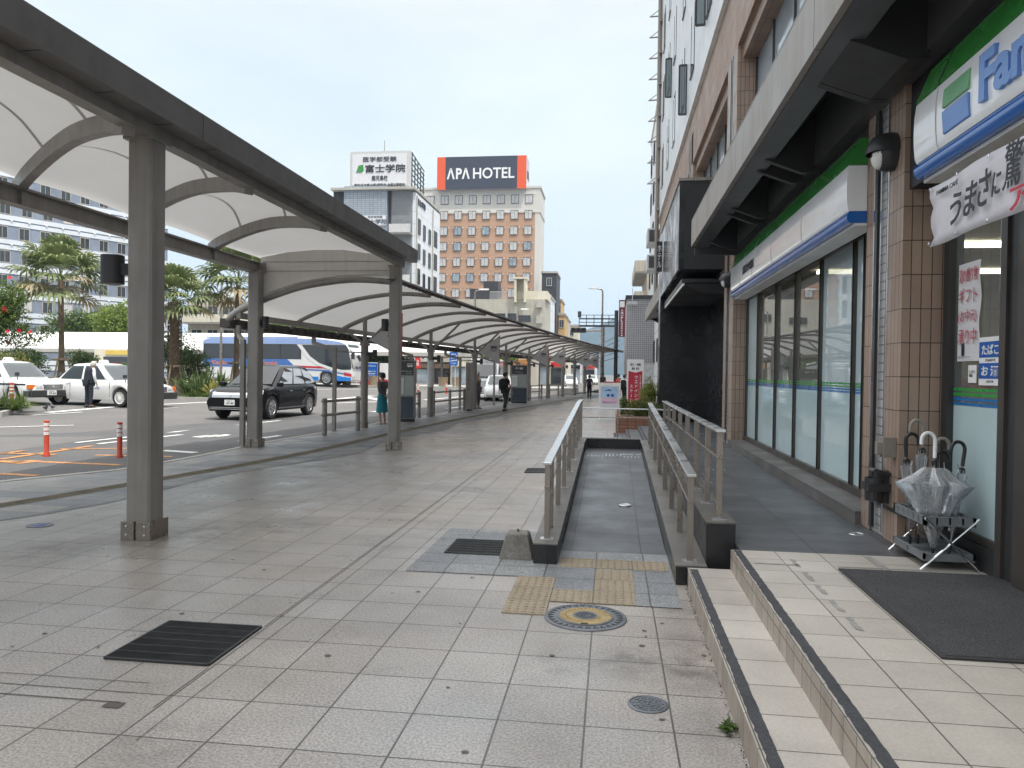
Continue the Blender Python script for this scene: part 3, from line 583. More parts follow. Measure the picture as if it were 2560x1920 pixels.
def pillar(y0, y1, z1, ins, x0=2.2, x1=2.62):
    m = MB(); m.box(x0, x1, y0, ins[0], .3, z1); m.box(x0, x1, ins[1], y1, .3, z1); p = m.build('pillar', 'tile_brown', sb)
    m = MB(); m.box(x0 + .02, x1, ins[0], ins[1], .3, z1); m.build('tile_inset', 'tile_grey', p)
    m = MB()
    for f in (0, .5, 1):
        y = ins[0] + (ins[1] - ins[0]) * f; m.box(x0 - .012, x0 + .03, y - .012, y + .012, .34, z1)
        m.box(x0 - .004, x0 + .025, y + .013, y + .05, .34, z1, 1) if f < 1 else m.box(x0 - .004, x0 + .025, y - .05, y - .013, .34, z1, 1)
    m.build('metal_strip', ['chrome', 'frame_dark'], p)
pillar(6.2, 7.05, 4.4, (6.5, 6.83)); pillar(14.5, 15.68, 7.7, (14.85, 15.25)); pillar(22.4, 23.4, 8.6, (22.7, 23.1))
m = MB(); m.box(2.2, 2.62, 6.2, 7.05, 4.4, 7.7); m.build('pillar', 'tile_brown', sb)
# black recess, portal of dark panels
m = MB(); m.box(1.29, 1.4, 15.7, 21.46, 3.745, 5.52, 0); m.box(1.4, 2.2, 15.7, 15.8, 3.745, 5.52, 1); m.box(1.27, 2.2, 15.68, 21.5, 5.52, 5.58, 2); m.box(1.4, 2.2, 15.8, 21.46, 3.745, 3.8, 1)
po = m.build('portal', ['panel_black', 'matt_black', 'steel'], sb)
m = MB(); m.box(1.29, 1.37, 21.46, 22.2, -.1, 5.52); m.build('pier', 'panel_black', po)
m = MB(); m.box(1.37, 6, 21.5, 21.6, .3, 4.4); m.box(2.62, 2.7, 15.68, 21.5, .3, 4.4); m.build('recess_wall', 'panel_black', sb)
m = MB(); m.box(1.4, 3.1, 16.1, 21.45, 3.5, 3.6); m.hexa([(1.4, 16.1, 3.5), (3, 16.1, 3.5), (3, 16.6, 3.35), (1.9, 16.6, 3.35)], [(1.4, 16.1, 3.52), (3, 16.1, 3.52), (3, 16.6, 3.52), (1.9, 16.6, 3.52)]); m.build('soffit', 'soffit_black', sb)
m = MB(); m.box(1.405, 1.44, 15.95, 21.4, 3.44, 3.49); m.build('soffit_trim', 'white_paint', sb)
# shop window wall
WX = 2.48; MY = [7.07, 7.9, 8.24, 9.5, 10.76, 12.0, 13.44, 14.48]
m = MB(); m.box(2.15, 2.62, 7.05, 14.5, .2, .42); m.build('sill', 'tile_sill', sb)
wf = MB(); wf.box(WX - .05, WX + .05, 7.05, 14.5, .421, .5); wf.box(WX - .05, WX + .05, 7.05, 14.5, 3.0, 3.1)
for y in MY[1:]: wf.box(WX - .03, WX + .05, y - .032, y + .032, .421, 3.0); wf.box(WX - .042, WX - .0305, y - .01, y + .01, .421, 3.0, 1)
wfo = wf.build('window', ['frame_brown', 'frame_dark'], sb)
for i, (a, b) in enumerate(zip(MY, MY[1:])):
    if i in (1,):
        pass
    f = i in (0, 1, 2, 6)
    m = MB(); m.quad((WX, b - .03, 1.45), (WX, a + .03, 1.45), (WX, a + .03, 3.0), (WX, b - .03, 3.0)); m.build('pane', 'frost_light' if f else 'glass', wfo)
    m = MB(); m.quad((WX, b - .03, .5), (WX, a + .03, .5), (WX, a + .03, 1.45), (WX, b - .03, 1.45)); m.build('frosted_pane', 'frost', wfo)
    m = MB()
    for k, (z, mi) in enumerate(((1.545, 0), (1.515, 0), (1.485, 1), (1.455, 1))): m.quad((WX - .003, b - .04, z - .018), (WX - .003, a + .04, z - .018), (WX - .003, a + .04, z), (WX - .003, b - .04, z), mi)
    m.build('stripe', ['stripe_green', 'stripe_blue'], wfo)
m = MB(); m.box(2.215, 2.62, 7.07, 14.48, 3.101, 3.16); m.build('shop_soffit', 'soffit_slat', sb)
m = MB(); m.box(2.24, 2.62, 7.05, 14.5, 3.161, 4.4); m.box(2.24, 2.62, .5, 6.2, 3.05, 4.4); m.build('beam', 'matt_black', sb)
# door front beside the umbrellas
DX = 2.55
m = MB(); m.box(DX - .05, DX + .05, 6.1, 6.2, .3, 3.05, 1); m.box(DX - .05, DX + .05, 5.26, 5.34, .3, 3.05, 0); m.box(DX - .06, DX + .05, 4.9, 5.1, .3, 3.05, 0); m.box(DX - .03, DX + .05, 5.101, 5.259, .3, 3.05, 1); m.box(DX - .05, DX + .05, .5, 6.1, 2.9, 3.05, 0)
m.box(DX - .05, DX + .05, 5.34, 6.1, .3, .47, 1); m.box(DX - .03, DX + .04, 5.34, 6.1, .471, .52, 0)
for y in (4.0, 2.9, 1.8, .6): m.box(DX - .05, DX + .05, y - .05, y + .05, .3, 2.9, 0)
do = m.build('door_frame', ['frame_brown', 'frame_dark'], sb)
m = MB(); m.quad((DX, 6.1, 1.43), (DX, 5.34, 1.43), (DX, 5.34, 2.9), (DX, 6.1, 2.9)); m.build('pane', 'glass', do)
m = MB(); m.quad((DX, 4.9, .32), (DX, .6, .32), (DX, .6, 2.9), (DX, 4.9, 2.9)); m.build('pane', 'glass', do)
m = MB(); m.quad((DX, 6.1, .52), (DX, 5.34, .52), (DX, 5.34, 1.43), (DX, 6.1, 1.43)); m.build('frosted_pane', 'frost', do)
m = MB()
for z, mi in ((1.535, 0), (1.5, 0), (1.465, 1), (1.43, 1)): m.quad((DX - .003, 6.1, z - .022), (DX - .003, 5.34, z - .022), (DX - .003, 5.34, z), (DX - .003, 6.1, z), mi)
m.build('stripe', ['stripe_green', 'stripe_blue'], do)
m = MB(); m.box(2.215, 2.6, .5, 5.54, 3.02, 3.049); m.build('shop_soffit', 'soffit_slat', sb)
# inside of the shop
m = MB(); m.box(7.5, 7.6, 0, 15.7, .2, 3.3); m.box(2.6, 7.6, 15.6, 15.7, .2, 3.3); m.box(2.6, 7.6, .3, .4, .2, 3.3); m.box(2.62, 7.6, 0, 15.7, 3.3, 3.36); m.box(2.62, 7.6, 0, 15.7, .2, .3)
m.build('interior', 'room', sb)
m = MB()
for y in (2.5, 5, 7.5, 10, 12.5): m.box(3.2, 6.8, y, y + .16, 3.24, 3.29)
m.build('ceiling_light', 'lamp_strip', sb)
m = MB()
for y in (7.6, 9.3, 11, 12.7):
    m.box(3.3, 5.2, y, y + .35, .3, 1.5)
    for z in (.6, .9, 1.2, 1.5):
        for k in range(9): m.box(3.35 + .2 * k, 3.5 + .2 * k, y - .02, y + .3, z, z + .1 + .08 * ((k * 7 + int(z * 10)) % 3) / 2, 1 + (k + int(z * 10)) % 3)
m.box(3.0, 7.4, 5.4, 5.7, .3, 1.25)
mat('goods_red', (.3, .05, .04), .5); mat('goods_yellow', (.4, .3, .08), .5); mat('goods_blue', (.07, .12, .25), .5)
m.build('shelf', ['shelf', 'goods_red', 'goods_yellow', 'goods_blue'], sb)
# canopy over the shop front
cn = MB()
JY = [-3, 2.3, 5.74, 9.25, 11.85, 14.3]
for a, b in zip(JY, JY[1:]): cn.box(1.4, 1.455, a + .006, b - .006, 3.955, 4.42)
cn.box(1.41, 1.45, -3, 14.29, 3.96, 4.41, 1); cno = cn.build('canopy', ['fascia_beige', 'frame_dark'], sb)
m = MB(); m.box(1.4, 1.47, -3, 14.3, 4.421, 4.45); m.build('cap', 'frame_brown', cno)
m = MB(); m.box(1.456, 1.7, -3, 14.3, 3.94, 3.99); m.prism([(1.7, 3.99), (2.1, 4.42), (2.24, 4.42), (2.24, 4.5), (1.46, 4.5), (1.46, 3.99)], 'y', -3, 14.3); m.box(2.1, 2.24, -3, 14.3, 3.85, 4.419); m.box(1.456, 2.24, 14.25, 14.3, 3.8, 4.4); m.build('canopy_soffit', 'soffit_black', cno)
for y in (1.9, 2.2, 5.6, 6.38, 8.55, 9.0, 10.95, 11.35, 13.6):
    m = MB(); m.prism([(1.6, 3.935), (1.98, 3.79), (2.12, 3.79), (2.12, 4.38), (1.7, 4.2)], 'y', y - .045, y + .045); m.build('bracket', 'frame_dark', cno)
m = MB(); m.prism([(1.6, 3.938), (1.98, 3.793), (2.12, 3.793), (2.12, 4.38), (1.7, 4.2)], 'y', 5.65, 6.33); m.build('bracket', 'frame_dark', cno)
m = MB(); m.box(1.4, 1.455, 22.4, 34.2, 3.955, 4.42); m.box(1.456, 2.2, 22.4, 34.2, 4.0, 4.4, 1); cn2 = m.build('canopy', ['fascia_beige', 'soffit_black'], sb)
for y in (25, 29, 33): m = MB(); m.prism([(1.6, 3.99), (1.98, 3.8), (2.12, 3.8), (2.12, 4), (1.7, 4)], 'y', y, y + .3); m.build('bracket', 'frame_dark', cn2)
m = MB(); m.prism([(1.9, 3.1), (2.2, 3.3), (2.2, 3.35), (1.88, 3.12)], 'y', 27, 30.5); m.box(1.88, 1.9, 27, 30.5, 2.9, 3.12); m.build('awning', 'curtain', sb)
# upper storeys: brown band with deep windows, white cladding above
m = MB(); m.box(2.2, 2.62, -3, 38, 7.7, 9.17); m.box(2.3, 2.62, -3, 38, 7.45, 7.7); m.box(2.2, 2.62, 23.4, 38, .3, 7.45); m.box(2.62, 2.72, 7.05, 14.5, 4.4, 4.7); m.box(2.2, 2.62, 15.68, 22.4, 4.4, 4.6); m.build('brown_wall', 'tile_brown_up', sb)
for (a, b, nn) in ((-3, 6.2, 5), (7.05, 14.5, 5), (15.68, 22.4, 5), (24.5, 37, 7)):
    m = MB(); X0 = 2.56 if a < 23 else 2.19; z0, z1 = (4.5, 7.45) if a < 23 else (5, 7.2)
    for k in range(nn + 1): y = a + (b - a) * k / nn; m.box(X0 - .04, X0 + .04, max(a, y - .035), min(b, y + .035), z0, z1)
    m.box(X0 - .039, X0 + .039, a, b, 5.6, 5.68); w = m.build('window', 'frame_brown', sb); m = MB(); m.quad((X0, b, z0), (X0, a, z0), (X0, a, z1), (X0, b, z1)); m.build('pane', 'window_pale', w)
m = MB(); m.box(2.13, 9, -3, 38, 9.2, 34); m.box(2.1, 2.2, -3, 38.02, 9.14, 9.2, 1); m.box(2.62, 9, 22, 38, .2, 9.14, 0); m.build('white_wall', ['panel_white', 'white_paint'], sb)
wp = None
for fl in range(6):
    z = 10.2 + 3.1 * fl
    for k, y in enumerate((9.5, 12.4, 15.6, 18.4, 22.2, 25.2, 28.9, 32.0, 35.3)):
        if wp is None:
            m = MB(); m.box(-.012, .0, -.42, .42, 0, 1.75); m.box(-.02, .0, -.45, -.42, -.03, 1.78); m.box(-.02, 0, .42, .45, -.03, 1.78); m.box(-.05, 0, -.45, .45, -.05, -.02); wp = m.build('slit_window', 'window_dark', sb); wp.matrix_parent_inverse = Matrix.Translation(-sb.location); wp.location = (2.13, y, z); continue
        o = wp.copy(); COL.objects.link(o); o.location = (2.13, y, z)
for y, z in ((12.0, 10.4), (19.2, 10.2), (23.9, 9.6), (16.5, 16.6), (30.5, 12.5)):   # casements standing open
    m = MB()
    for p, q in (((2.12, y, z), (1.9, y + .02, z)), ((2.12, y, z + 1.5), (1.9, y + .02, z + 1.5)), ((1.9, y + .02, z), (1.9, y + .02, z + 1.5)), ((2.12, y, z), (2.12, y, z + 1.5))): m.bar(p, q, .05, .05)
    w = m.build('open_casement', 'frame_dark', sb); m = MB(); m.quad((2.1, y, z + .03), (1.92, y + .02, z + .03), (1.92, y + .02, z + 1.47), (2.1, y, z + 1.47)); m.build('pane', 'car_glass', w)
m = MB(); m.tube([(2.02, 37.4, 4.4), (2.02, 37.4, 33)], .1, 10)
for k in range(18): m.box(2.0, 2.13, 37.1, 37.7, 5 + 1.5 * k, 5.12 + 1.5 * k)
m.build('downpipe', 'fascia_beige', sb)
for k in range(22):
    m = MB(); z = 11 + 1.02 * k; m.bar((2.0, 38.05, z), (1.55, 38.05, z - .02), .05, .05); m.bar((2.0, 38.05, z + .3), (1.6, 38.05, z), .03, .03); m.bar((2.0, 38.05, z - .05), (2.0, 38.05, z + .4), .05, .05); m.build('guard_bracket', 'steel', sb)
m = MB(); m.box(1.12, 1.27, 20.6, 20.7, 4.35, 5.15, 0); m.text('ホ\nテ\nル', (1.195, 20.59, 4.75), X_, Z_, .6, .11, .01, 1, align='C'); tag(m.build('blade_sign', ['frame_dark', 'ink_white']), 'small dark blade sign with white lettering on the black portal', 'sign')
# ---------- shop signs
def signband(label, y0, y1, seams):
    t = thing('shop_sign', label, 'shop sign', (2.1, y1, 3.0), 'shop signs over the windows')
    pr = [(2.052, 3.07), (2.038, 3.1), (2.03, 3.18), (2.027, 3.27), (2.03, 3.38), (2.042, 3.47), (2.2, 3.47), (2.2, 3.07)]
    m = MB(); m.prism(pr, 'y', y0, y1); m.build('white_panel', 'fm_white', t, smooth=40)
    m = MB(); m.prism([(2.04, 3.475), (2.045, 3.5), (2.13, 3.71), (2.24, 3.71), (2.24, 3.475)], 'y', y0, y1); m.build('green_band', 'fm_green', t, smooth=40)
    m = MB(); m.prism([(2.06, 2.965), (2.035, 2.995), (2.032, 3.035), (2.058, 3.068), (2.2, 3.068), (2.2, 2.965)], 'y', y0, y1); m.build('blue_band', 'fm_blue', t, smooth=50)
    m = MB(); m.box(2.1, 2.3, y0, y1, 2.94, 2.963); m.build('edge_trim', 'white_paint', t)
    for y in seams:
        m = MB(); m.prism([(x - .004, z) for x, z in pr[:6]] + [(2.1, 3.47), (2.12, 3.1)], 'y', y - .006, y + .006); m.build('seam', 'curtain', t); m = MB(); m.prism([(2.036, 3.476), (2.041, 3.502), (2.126, 3.712), (2.2, 3.476)], 'y', y - .005, y + .005); m.build('seam', 'frame_dark', t)
    return t
s1 = signband('long white, green and blue sign band over the window row', 7.06, 13.7, (8.7, 10.3, 11.7, 12.8))
m = MB(); m.text('鹿児島中央駅店', (2.024, 12.45, 3.2), -Y_, V((.02, 0, 1)), .14, .95, .006, bold=.01); m.build('lettering', 'ink', s1)
s2 = signband('white, green and blue sign band with blue lettering over the shop door', -1.5, 5.56, (5.2, 1.5))
def plate(t, pts, mi, d=.02): t.slab(pts, (-1, 0, 0), d, mi)
m = MB(); y0, y1 = 5.08, 4.73
m.slab([(2.036, y0, 3.285), (2.036, y1, 3.285), (2.046, y1, 3.405), (2.046, y0, 3.405)], (-1, 0, 0), .024, 0); m.build('logo_plate', 'fm_green_light', s2, bevel=.006); m = MB(); m.slab([(2.046, y0, 3.125), (2.046, y1, 3.125), (2.036, y1, 3.265), (2.036, y0, 3.265)], (-1, 0, 0), .024, 0); m.build('logo_plate', 'fm_blue_light', s2, bevel=.006)
m = MB(); m.text('FamilyMart', (2.034, 4.585, 3.065), -Y_, V((.0, 0, 1)), .345, 1.78, .025, bold=.035); m.build('lettering', 'fm_blue_light', s2)
# banner
bt = thing('banner', 'white cloth banner with black and red lettering under the shop sign', 'banner', (2.0, 5.3, 2.4))
m = MB(); nx, nzv = 26, 6
for i in range(nx + 1):
    for j in range(nzv + 1):
        y = 5.18 - 3.2 * i / nx; z = 2.44 + .375 * j / nzv - .005 * math.sin(i * .8) * (1 if j in (0, nzv) else 0); m.v.append((2.0 + .006 * math.sin(i * 1.1 + j * .9) + (0.02 if i == 0 and j % 3 == 1 else 0), y, z))
for i in range(nx):
    for j in range(nzv): a = i * (nzv + 1) + j; m.f.append((a, a + nzv + 1, a + nzv + 2, a + 1)); m.m.append(0)
b = m.build('cloth', 'banner', bt, smooth=60); sm = b.modifiers.new('solid', 'SOLIDIFY'); sm.thickness = .004
m = MB(); bx = 1.978
def bch(ch, a, bb, mi=0, sh=.25):   # photo rectangle on the banner -> letter
    p = ax(a[0], a[1], bx); q = ax(bb[0], bb[1], bx); m.text(ch, (bx, p.y, p.z), -Y_, Z_, q.z - p.z, p.y - q.y, .003, mi, bold=.014, shear=sh)
def b2(ch, y0, y1, z0, z1, mi=0, sh=.25, bo=.014): m.text(ch, (bx, y0, z0), -Y_, Z_, z1 - z0, y0 - y1, .003, mi, bold=bo, shear=sh)
b2('う', 4.83, 4.69, 2.51, 2.69); b2('ま', 4.66, 4.50, 2.525, 2.71); b2('さ', 4.49, 4.345, 2.54, 2.735); b2('に', 4.335, 4.24, 2.565, 2.69); b2('驚', 4.225, 4.02, 2.57, 2.8, 0, .2, .006); b2('く', 4.0, 3.86, 2.56, 2.74)
m.build('lettering', 'ink', bt); m = MB(); b2('アイスコーヒー', 4.15, 2.5, 2.45, 2.57, 0, .1); m.build('lettering', 'ink_red', bt); m = MB(); b2('FAMIMA CAFÉ', 5.03, 4.74, 2.735, 2.77, 0, 0, .004); m.build('lettering', 'ink', bt)
m = MB()
for i in range(5):
    for z in (2.455, 2.8): m.lathe([(.011, 0), (.011, .004), (.005, .006)], 10, (1.985, 5.15 - .38 * i, z), (-1, 0, 0))
m.build('eyelet', 'chrome', bt)
# posters on the glass
def sheetmesh(m, X, y0, y1, z0, z1, mi=0, t=.003): m.box(X - t, X, y1, y0, z0, z1, mi)
PX = DX - .012
def pxr(x0, y0, x1, y1): a = ax(x0, y0, PX); b = ax(x1, y1, PX); return a.y, b.y, b.z, a.z
pt = thing('paper_notice', 'tall white paper notice with red handwriting taped inside the shop door glass', 'notice', (PX, 6, 1.7))
y0, y1 = 6.02, 5.68; zt, zb = 2.44, 1.73
m = MB(); n = 14
for i in range(n + 1):
    z = zt + (zb - zt) * i / n; w = .008 * math.sin(i * .9); m.v += [(PX - .004 + w * .4, y0 + w, z), (PX - .004 - w * .4, y1 + w, z)]
for i in range(n): m.f.append((2 * i, 2 * i + 2, 2 * i + 3, 2 * i + 1)); m.m.append(0)
m.build('sheet', 'paper', pt)
m = MB()
for i, (tx_, h) in enumerate((('夏の贈り物', .1), ('ギフト', .11), ('(お中元)', .1), ('承り中', .115))): m.text(tx_, (PX - .014, y0 - .03, 2.3 - .15 * i), -Y_, Z_, h, .28, .002, 0, bold=.0)
m.build('lettering', 'pen_red', pt)
m = MB(); m.box(PX - .016, PX - .012, 5.93, 5.9, 1.77, 1.86); m.text('お中元・ギフト', (PX - .014, y0 - .03, 1.755), -Y_, Z_, .012, .2, .001); m.build('small_print', 'ink', pt)
st2 = thing('shop_sticker', 'blue and white sticker for cigarettes and liquor on the shop door glass', 'sticker', (PX, 5.5, 1.6))
y0, y1 = 5.68, 5.36; m = MB(); m.box(PX - .004, PX, y1, y0, 1.56, 1.89); m.build('sheet', 'ink_white', st2)
m = MB(); m.box(PX - .006, PX - .0045, y1 + .004, y0 - .004, 1.75, 1.858); m.box(PX - .006, PX - .0045, y1 + .004, y0 - .004, 1.605, 1.712); m.build('blue_field', 'blue_sign', st2)
m = MB(); m.text('たばこ', (PX - .007, (y0 + y1) / 2, 1.804), -Y_, Z_, .07, .23, .002, 0, align='C', bold=.02); m.text('お 酒', (PX - .007, (y0 + y1) / 2, 1.658), -Y_, Z_, .07, .23, .002, 0, align='C', bold=.02)
m.text('CIGARETTE', (PX - .0045, (y0 + y1) / 2, 1.731), -Y_, Z_, .017, .14, .001, 1, align='C', bold=.01); m.text('LIQUOR', (PX - .0045, (y0 + y1) / 2, 1.585), -Y_, Z_, .017, .1, .001, 1, align='C', bold=.01); m.build('lettering', ['ink_white', 'ink'], st2)
m = MB(); m.box(PX - .004, PX, 5.72, 5.84, 1.575, 1.7); m.text('インボイス\n対象店', (PX - .005, 5.78, 1.64), -Y_, Z_, .05, .09, .001, 1, align='C'); tag(m.build('shop_sticker', ['ink_white', 'ink']), 'small white square sticker beside the blue liquor sticker', 'sticker')
# wall lamps
def walllamp(y, z, label):
    t = thing('wall_lamp', label, 'wall lamp', (2.2, y, z), 'black bulkhead lamps on the brown pillars')
    m = MB(); rings = []
    for r, d in ((.15, 0), (.155, .05), (.145, .1), (.1, .15), (.03, .165)): rings.append([(2.2 - d, y + r * .82 * math.cos(a), z + r * math.sin(a)) for a in [2 * math.pi * k / 24 for k in range(24)]])
    m.loft(rings); m.build('housing', 'dark_plastic', t, smooth=50)
    m = MB(); rings = []
    for s in range(7):
        f = s / 6; rr = .12 * (1 - .75 * f * f); d = .1 + .075 * f ** .6 * 1
        rings.append([(2.2 - d, y + rr * .82 * math.cos(a), z - .015 + rr * math.sin(a)) for a in [math.pi + math.pi * k / 14 for k in range(15)]])
    m.loft(rings, 0, False, False); m.build('lens', 'lens', t, smooth=60)
    m = MB(); rings = [[(2.2 - d, y + r * .86 * math.cos(a), z - .012 + r * math.sin(a)) for a in [math.pi * k / 14 for k in range(15)]] for r, d in ((.16, .0), (.163, .06), (.155, .12), (.125, .17), (.07, .2), (.01, .21))]
    m.loft(rings, 0, False, False); m.build('hood', 'dark_plastic', t, smooth=50)
walllamp(6.42, 3.4, 'black oval wall lamp on the near brown pillar beside the door sign'); walllamp(14.9, 3.42, 'black oval wall lamp on the far brown pillar beside the dark recess')
# door mat
m = MB(); m.box(1.56, 2.72, 3.76, 5.34, .3, .314, 0); mo = m.build('door_mat', 'mat_grey'); tag(mo, 'dark grey looped door mat lying before the shop door', 'door mat')
m = MB(); o = mo.location
for a in ((1.535, 1.56, 3.735, 5.365), (2.72, 2.745, 3.735, 5.365), (1.56, 2.72, 3.735, 3.76), (1.56, 2.72, 5.34, 5.365)): m.box(a[0] - o.x, a[1] - o.x, a[2] - o.y, a[3] - o.y, .301 - o.z, .311 - o.z)
m.build('mat_border', 'mat_edge', mo)
# hook and bin bracket on the pillar
m = MB(); m.box(2.1, 2.2, 6.24, 6.32, .98, 1.14, 0); m.box(2.06, 2.12, 6.25, 6.31, 1.0, 1.1, 0); m.lathe([(.012, 0), (.012, .01)], 10, (2.1, 6.28, .99), (-1, 0, 0), 1); tag(m.build('wall_hook', ['fascia_beige', 'steel'], bevel=.01), 'cream plastic box fixed to the pillar behind the umbrellas', 'wall box')
m = MB(); m.lathe([(.07, .62), (.075, .8), (.06, .8), (.055, .64)], 16, (2.1, 6.42, 0)); m.box(2.03, 2.2, 6.33, 6.5, .7, .76); m.box(2.12, 2.2, 6.38, 6.46, .6, .86); m.prism([(2.06, .86), (2.2, .83), (2.2, .85), (2.08, .88)], 'y', 6.34, 6.46); m.box(2.19, 2.215, 6.0, 6.9, .55, .58)
tag(m.build('bag_dispenser', 'frame_dark'), 'black umbrella bag holder strapped to the brown pillar', 'holder')
# umbrella stand
ut = thing('umbrella_stand', 'grey folding umbrella stand on crossed steel legs beside the shop door', 'umbrella stand', (2.28, 5.75, .3))
mat('tray_grey', (.17, .18, .19), .5, nz=(5, .15)); glassmat('clear_vinyl', (.86, .88, .9), 1.3, (.6, .62, .64), .32, .08)
x0, x1, ya, yb = 2.12, 2.45, 5.48, 6.05
m = MB(); m.box(x0, x1, ya, ya + .03, .6, .66); m.box(x0, x1, yb - .03, yb, .6, .66); m.box(x0, x0 + .02, ya, yb, .6, .66); m.box(x1 - .02, x1, ya, yb, .6, .66)
for i in range(1, 4): m.box(x0 + (x1 - x0) * i / 4 - .006, x0 + (x1 - x0) * i / 4 + .006, ya, yb, .61, .658)
for j in range(1, 6): m.box(x0, x1, ya + (yb - ya) * j / 6 - .006, ya + (yb - ya) * j / 6 + .006, .612, .656)
m.build('top_tray', 'tray_grey', ut)
m = MB(); m.box(x0, x1, ya, yb, .36, .372); m.box(x0, x1, ya, ya + .015, .372, .41); m.box(x0, x1, yb - .015, yb, .372, .41); m.box(x0, x0 + .015, ya, yb, .372, .41); m.box(x1 - .015, x1, ya, yb, .372, .41); m.box(x0, x1, (ya + yb) / 2 - .01, (ya + yb) / 2 + .01, .372, .405); m.build('bottom_tray', 'tray_grey', ut)
for y in (ya - .012, yb + .012):
    for s in (0, 1): m = MB(); m.tube([(x0 - .02 if s else x1 + .03, y + .006 * s, .3), (x1 + .02 if s else x0, y + .006 * s, .655)], .008, 8); m.build('leg', 'chrome', ut, smooth=40)
def umbrella(label, p, top, hc, canopy, h2=None, spread=.035, mh='black_paint'):
    p, top = V(p), V(top); d = (top - p).normalized(); L = (top - p).length; s = d.cross(Y_).normalized() if hc >= 0 else -d.cross(Y_).normalized()
    t = thing('umbrella', label, 'umbrella', p, 'umbrellas standing in the rack')
    m = MB(); m.tube([p, p + d * (L * .86)], .006, 8); m.lathe([(.009, 0), (.011, .05), (.007, .07)], 10, p, d, 1); m.lathe([(.02, .0), (.022, .03), (.014, .04)], 10, p + d * (L * .72), d, 1); m.build('shaft', ['steel', 'black_paint'], t, smooth=40)
    m = MB(); a = p + d * (L * .78); cc = [a, p + d * (L * .9)] + [p + d * (L * .92) + d * (.055 * math.sin(q)) + s * (.045 - .045 * math.cos(q)) for q in [math.pi * k / 10 for k in range(0, 11)]] + [p + d * (L * .885) + s * .09]
    m.tube(cc, .0125, 10); m.build('handle', mh, t, smooth=50)
    m = MB(); rings = []; nr = 40
    prof = [(.05, .012), (.2, .3), (.45, .62), (.62, .85), (.7, 1.0)] if spread < .06 else [(.05, .08), (.25, .35), (.45, .75), (.56, 1.0), (.64, .6), (.7, .34)]
    u = d.orthogonal().normalized(); w = d.cross(u)
    for f, k in prof: rings.append([p + d * (L * f) + (u * math.cos(a) + w * math.sin(a)) * spread * k * (1 + .28 * math.sin(8 * a + 5 * f) * min(1, k)) + 0 * d for a in [2 * math.pi * q / nr for q in range(nr)]])
    m.loft(rings, 0, False); m.build('cover', canopy, t, smooth=60)
    m = MB()
    for q in range(8): a = 2 * math.pi * q / 8; e = (u * math.cos(a) + w * math.sin(a)); m.tube([p + d * (L * .2) + e * spread * .5, p + d * (L * .7) + e * spread * .8, p + d * (L * .745) + e * spread * .75], .0022, 5)
    m.build('rib', 'chrome', t)
umbrella('clear umbrella with a black crook handle, nearest the pillar', (2.2, 5.93, .38), (2.155, 5.95, 1.2), -1, 'clear_vinyl')
umbrella('clear umbrella with a cream and wooden crook handle at the back', (2.26, 5.95, .38), (2.29, 5.97, 1.31), 1, 'clear_vinyl', mh='fascia_beige')
umbrella('clear umbrella with a cream crook handle tucked at the far end', (2.36, 5.95, .38), (2.385, 5.98, 1.17), -1, 'clear_vinyl', mh='fascia_beige')
umbrella('short clear umbrella with a dark straight-set crook between the others', (2.3, 5.8, .38), (2.33, 5.84, 1.08), -1, 'clear_vinyl')
umbrella('half open clear umbrella with a white crook handle', (2.235, 5.62, .38), (2.265, 5.7, 1.23), 1, 'clear_vinyl', spread=.2, mh='white_gloss')
umbrella('clear umbrella with a black crook handle leaning against the door glass', (2.34, 5.62, .38), (2.47, 5.7, 1.16), 1, 'clear_vinyl')
# ------------------------------------------------------------------ tall canopy over the near pavement
def membrane(name, col, tr):
    m, nd, lk, bs = nm(name); p = pos_of(nd, lk); c = mixc(nd, lk, 1., col, rng(nd, lk, noise(nd, lk, p, .9, 4), .3, .7, .95, 1.04), 'MULTIPLY')
    lk.new(c, bs.inputs['Base Color']); bs.inputs['Roughness'].default_value = .7
    t = N(nd, 'ShaderNodeBsdfTranslucent'); t.inputs[0].default_value = c4([v * .9 for v in col])
    x = N(nd, 'ShaderNodeMixShader'); x.inputs[0].default_value = tr; lk.new(bs.outputs[0], x.inputs[1]); lk.new(t.outputs[0], x.inputs[2]); lk.new(x.outputs[0], nd['Material Output'].inputs[0])
membrane('membrane', (.78, .768, .745), .3); membrane('seam_grey', (.56, .55, .53), .24); mat('end_panel', (.6, .575, .54), .6, nz=(1, .06), streak=.12); mat('gutter', (.07, .063, .058), .6)
tcn = thing('tall_canopy', 'tall grey steel canopy with white fabric roof over the near pavement', 'canopy', (-5.8, 8, 0))
def sqcol(cx, cy, h, w=.24, parent=tcn):
    m = MB(); b = w / 2; k = .02; P = [(cx - b + k, cy - b), (cx + b - k, cy - b), (cx + b, cy - b + k), (cx + b, cy + b - k), (cx + b - k, cy + b), (cx - b + k, cy + b), (cx - b, cy + b - k), (cx - b, cy - b + k)]
    m.prism(P, 'z', 0, h); o = m.build('column', 'bronze', parent); m = MB(); b = w / 2 + .028
    m.box(cx - b, cx - .015, cy - b, cy + b, 0, .175); m.box(cx + .005, cx + b, cy - b, cy + b, 0, .175); m.box(cx - b + .01, cx + b - .01, cy - b + .008, cy + b - .008, 0, .17, 1); m.build('foot_cuff', ['steel', 'black_paint'], o, bevel=.004)
    for sx_ in (-.09, .09):
        for z in (.05, .13): m = MB(); m.lathe([(.011, 0), (.011, .005), (.006, .008)], 8, (cx + sx_, cy - b, z), (0, -1, 0)); m.build('bolt', 'steel_bright', o)
    m = MB(); m.box(cx - b, cx + b, cy - b, cy + b, h - .015, h + .015); m.build('head_plate', 'bronze', o); return o
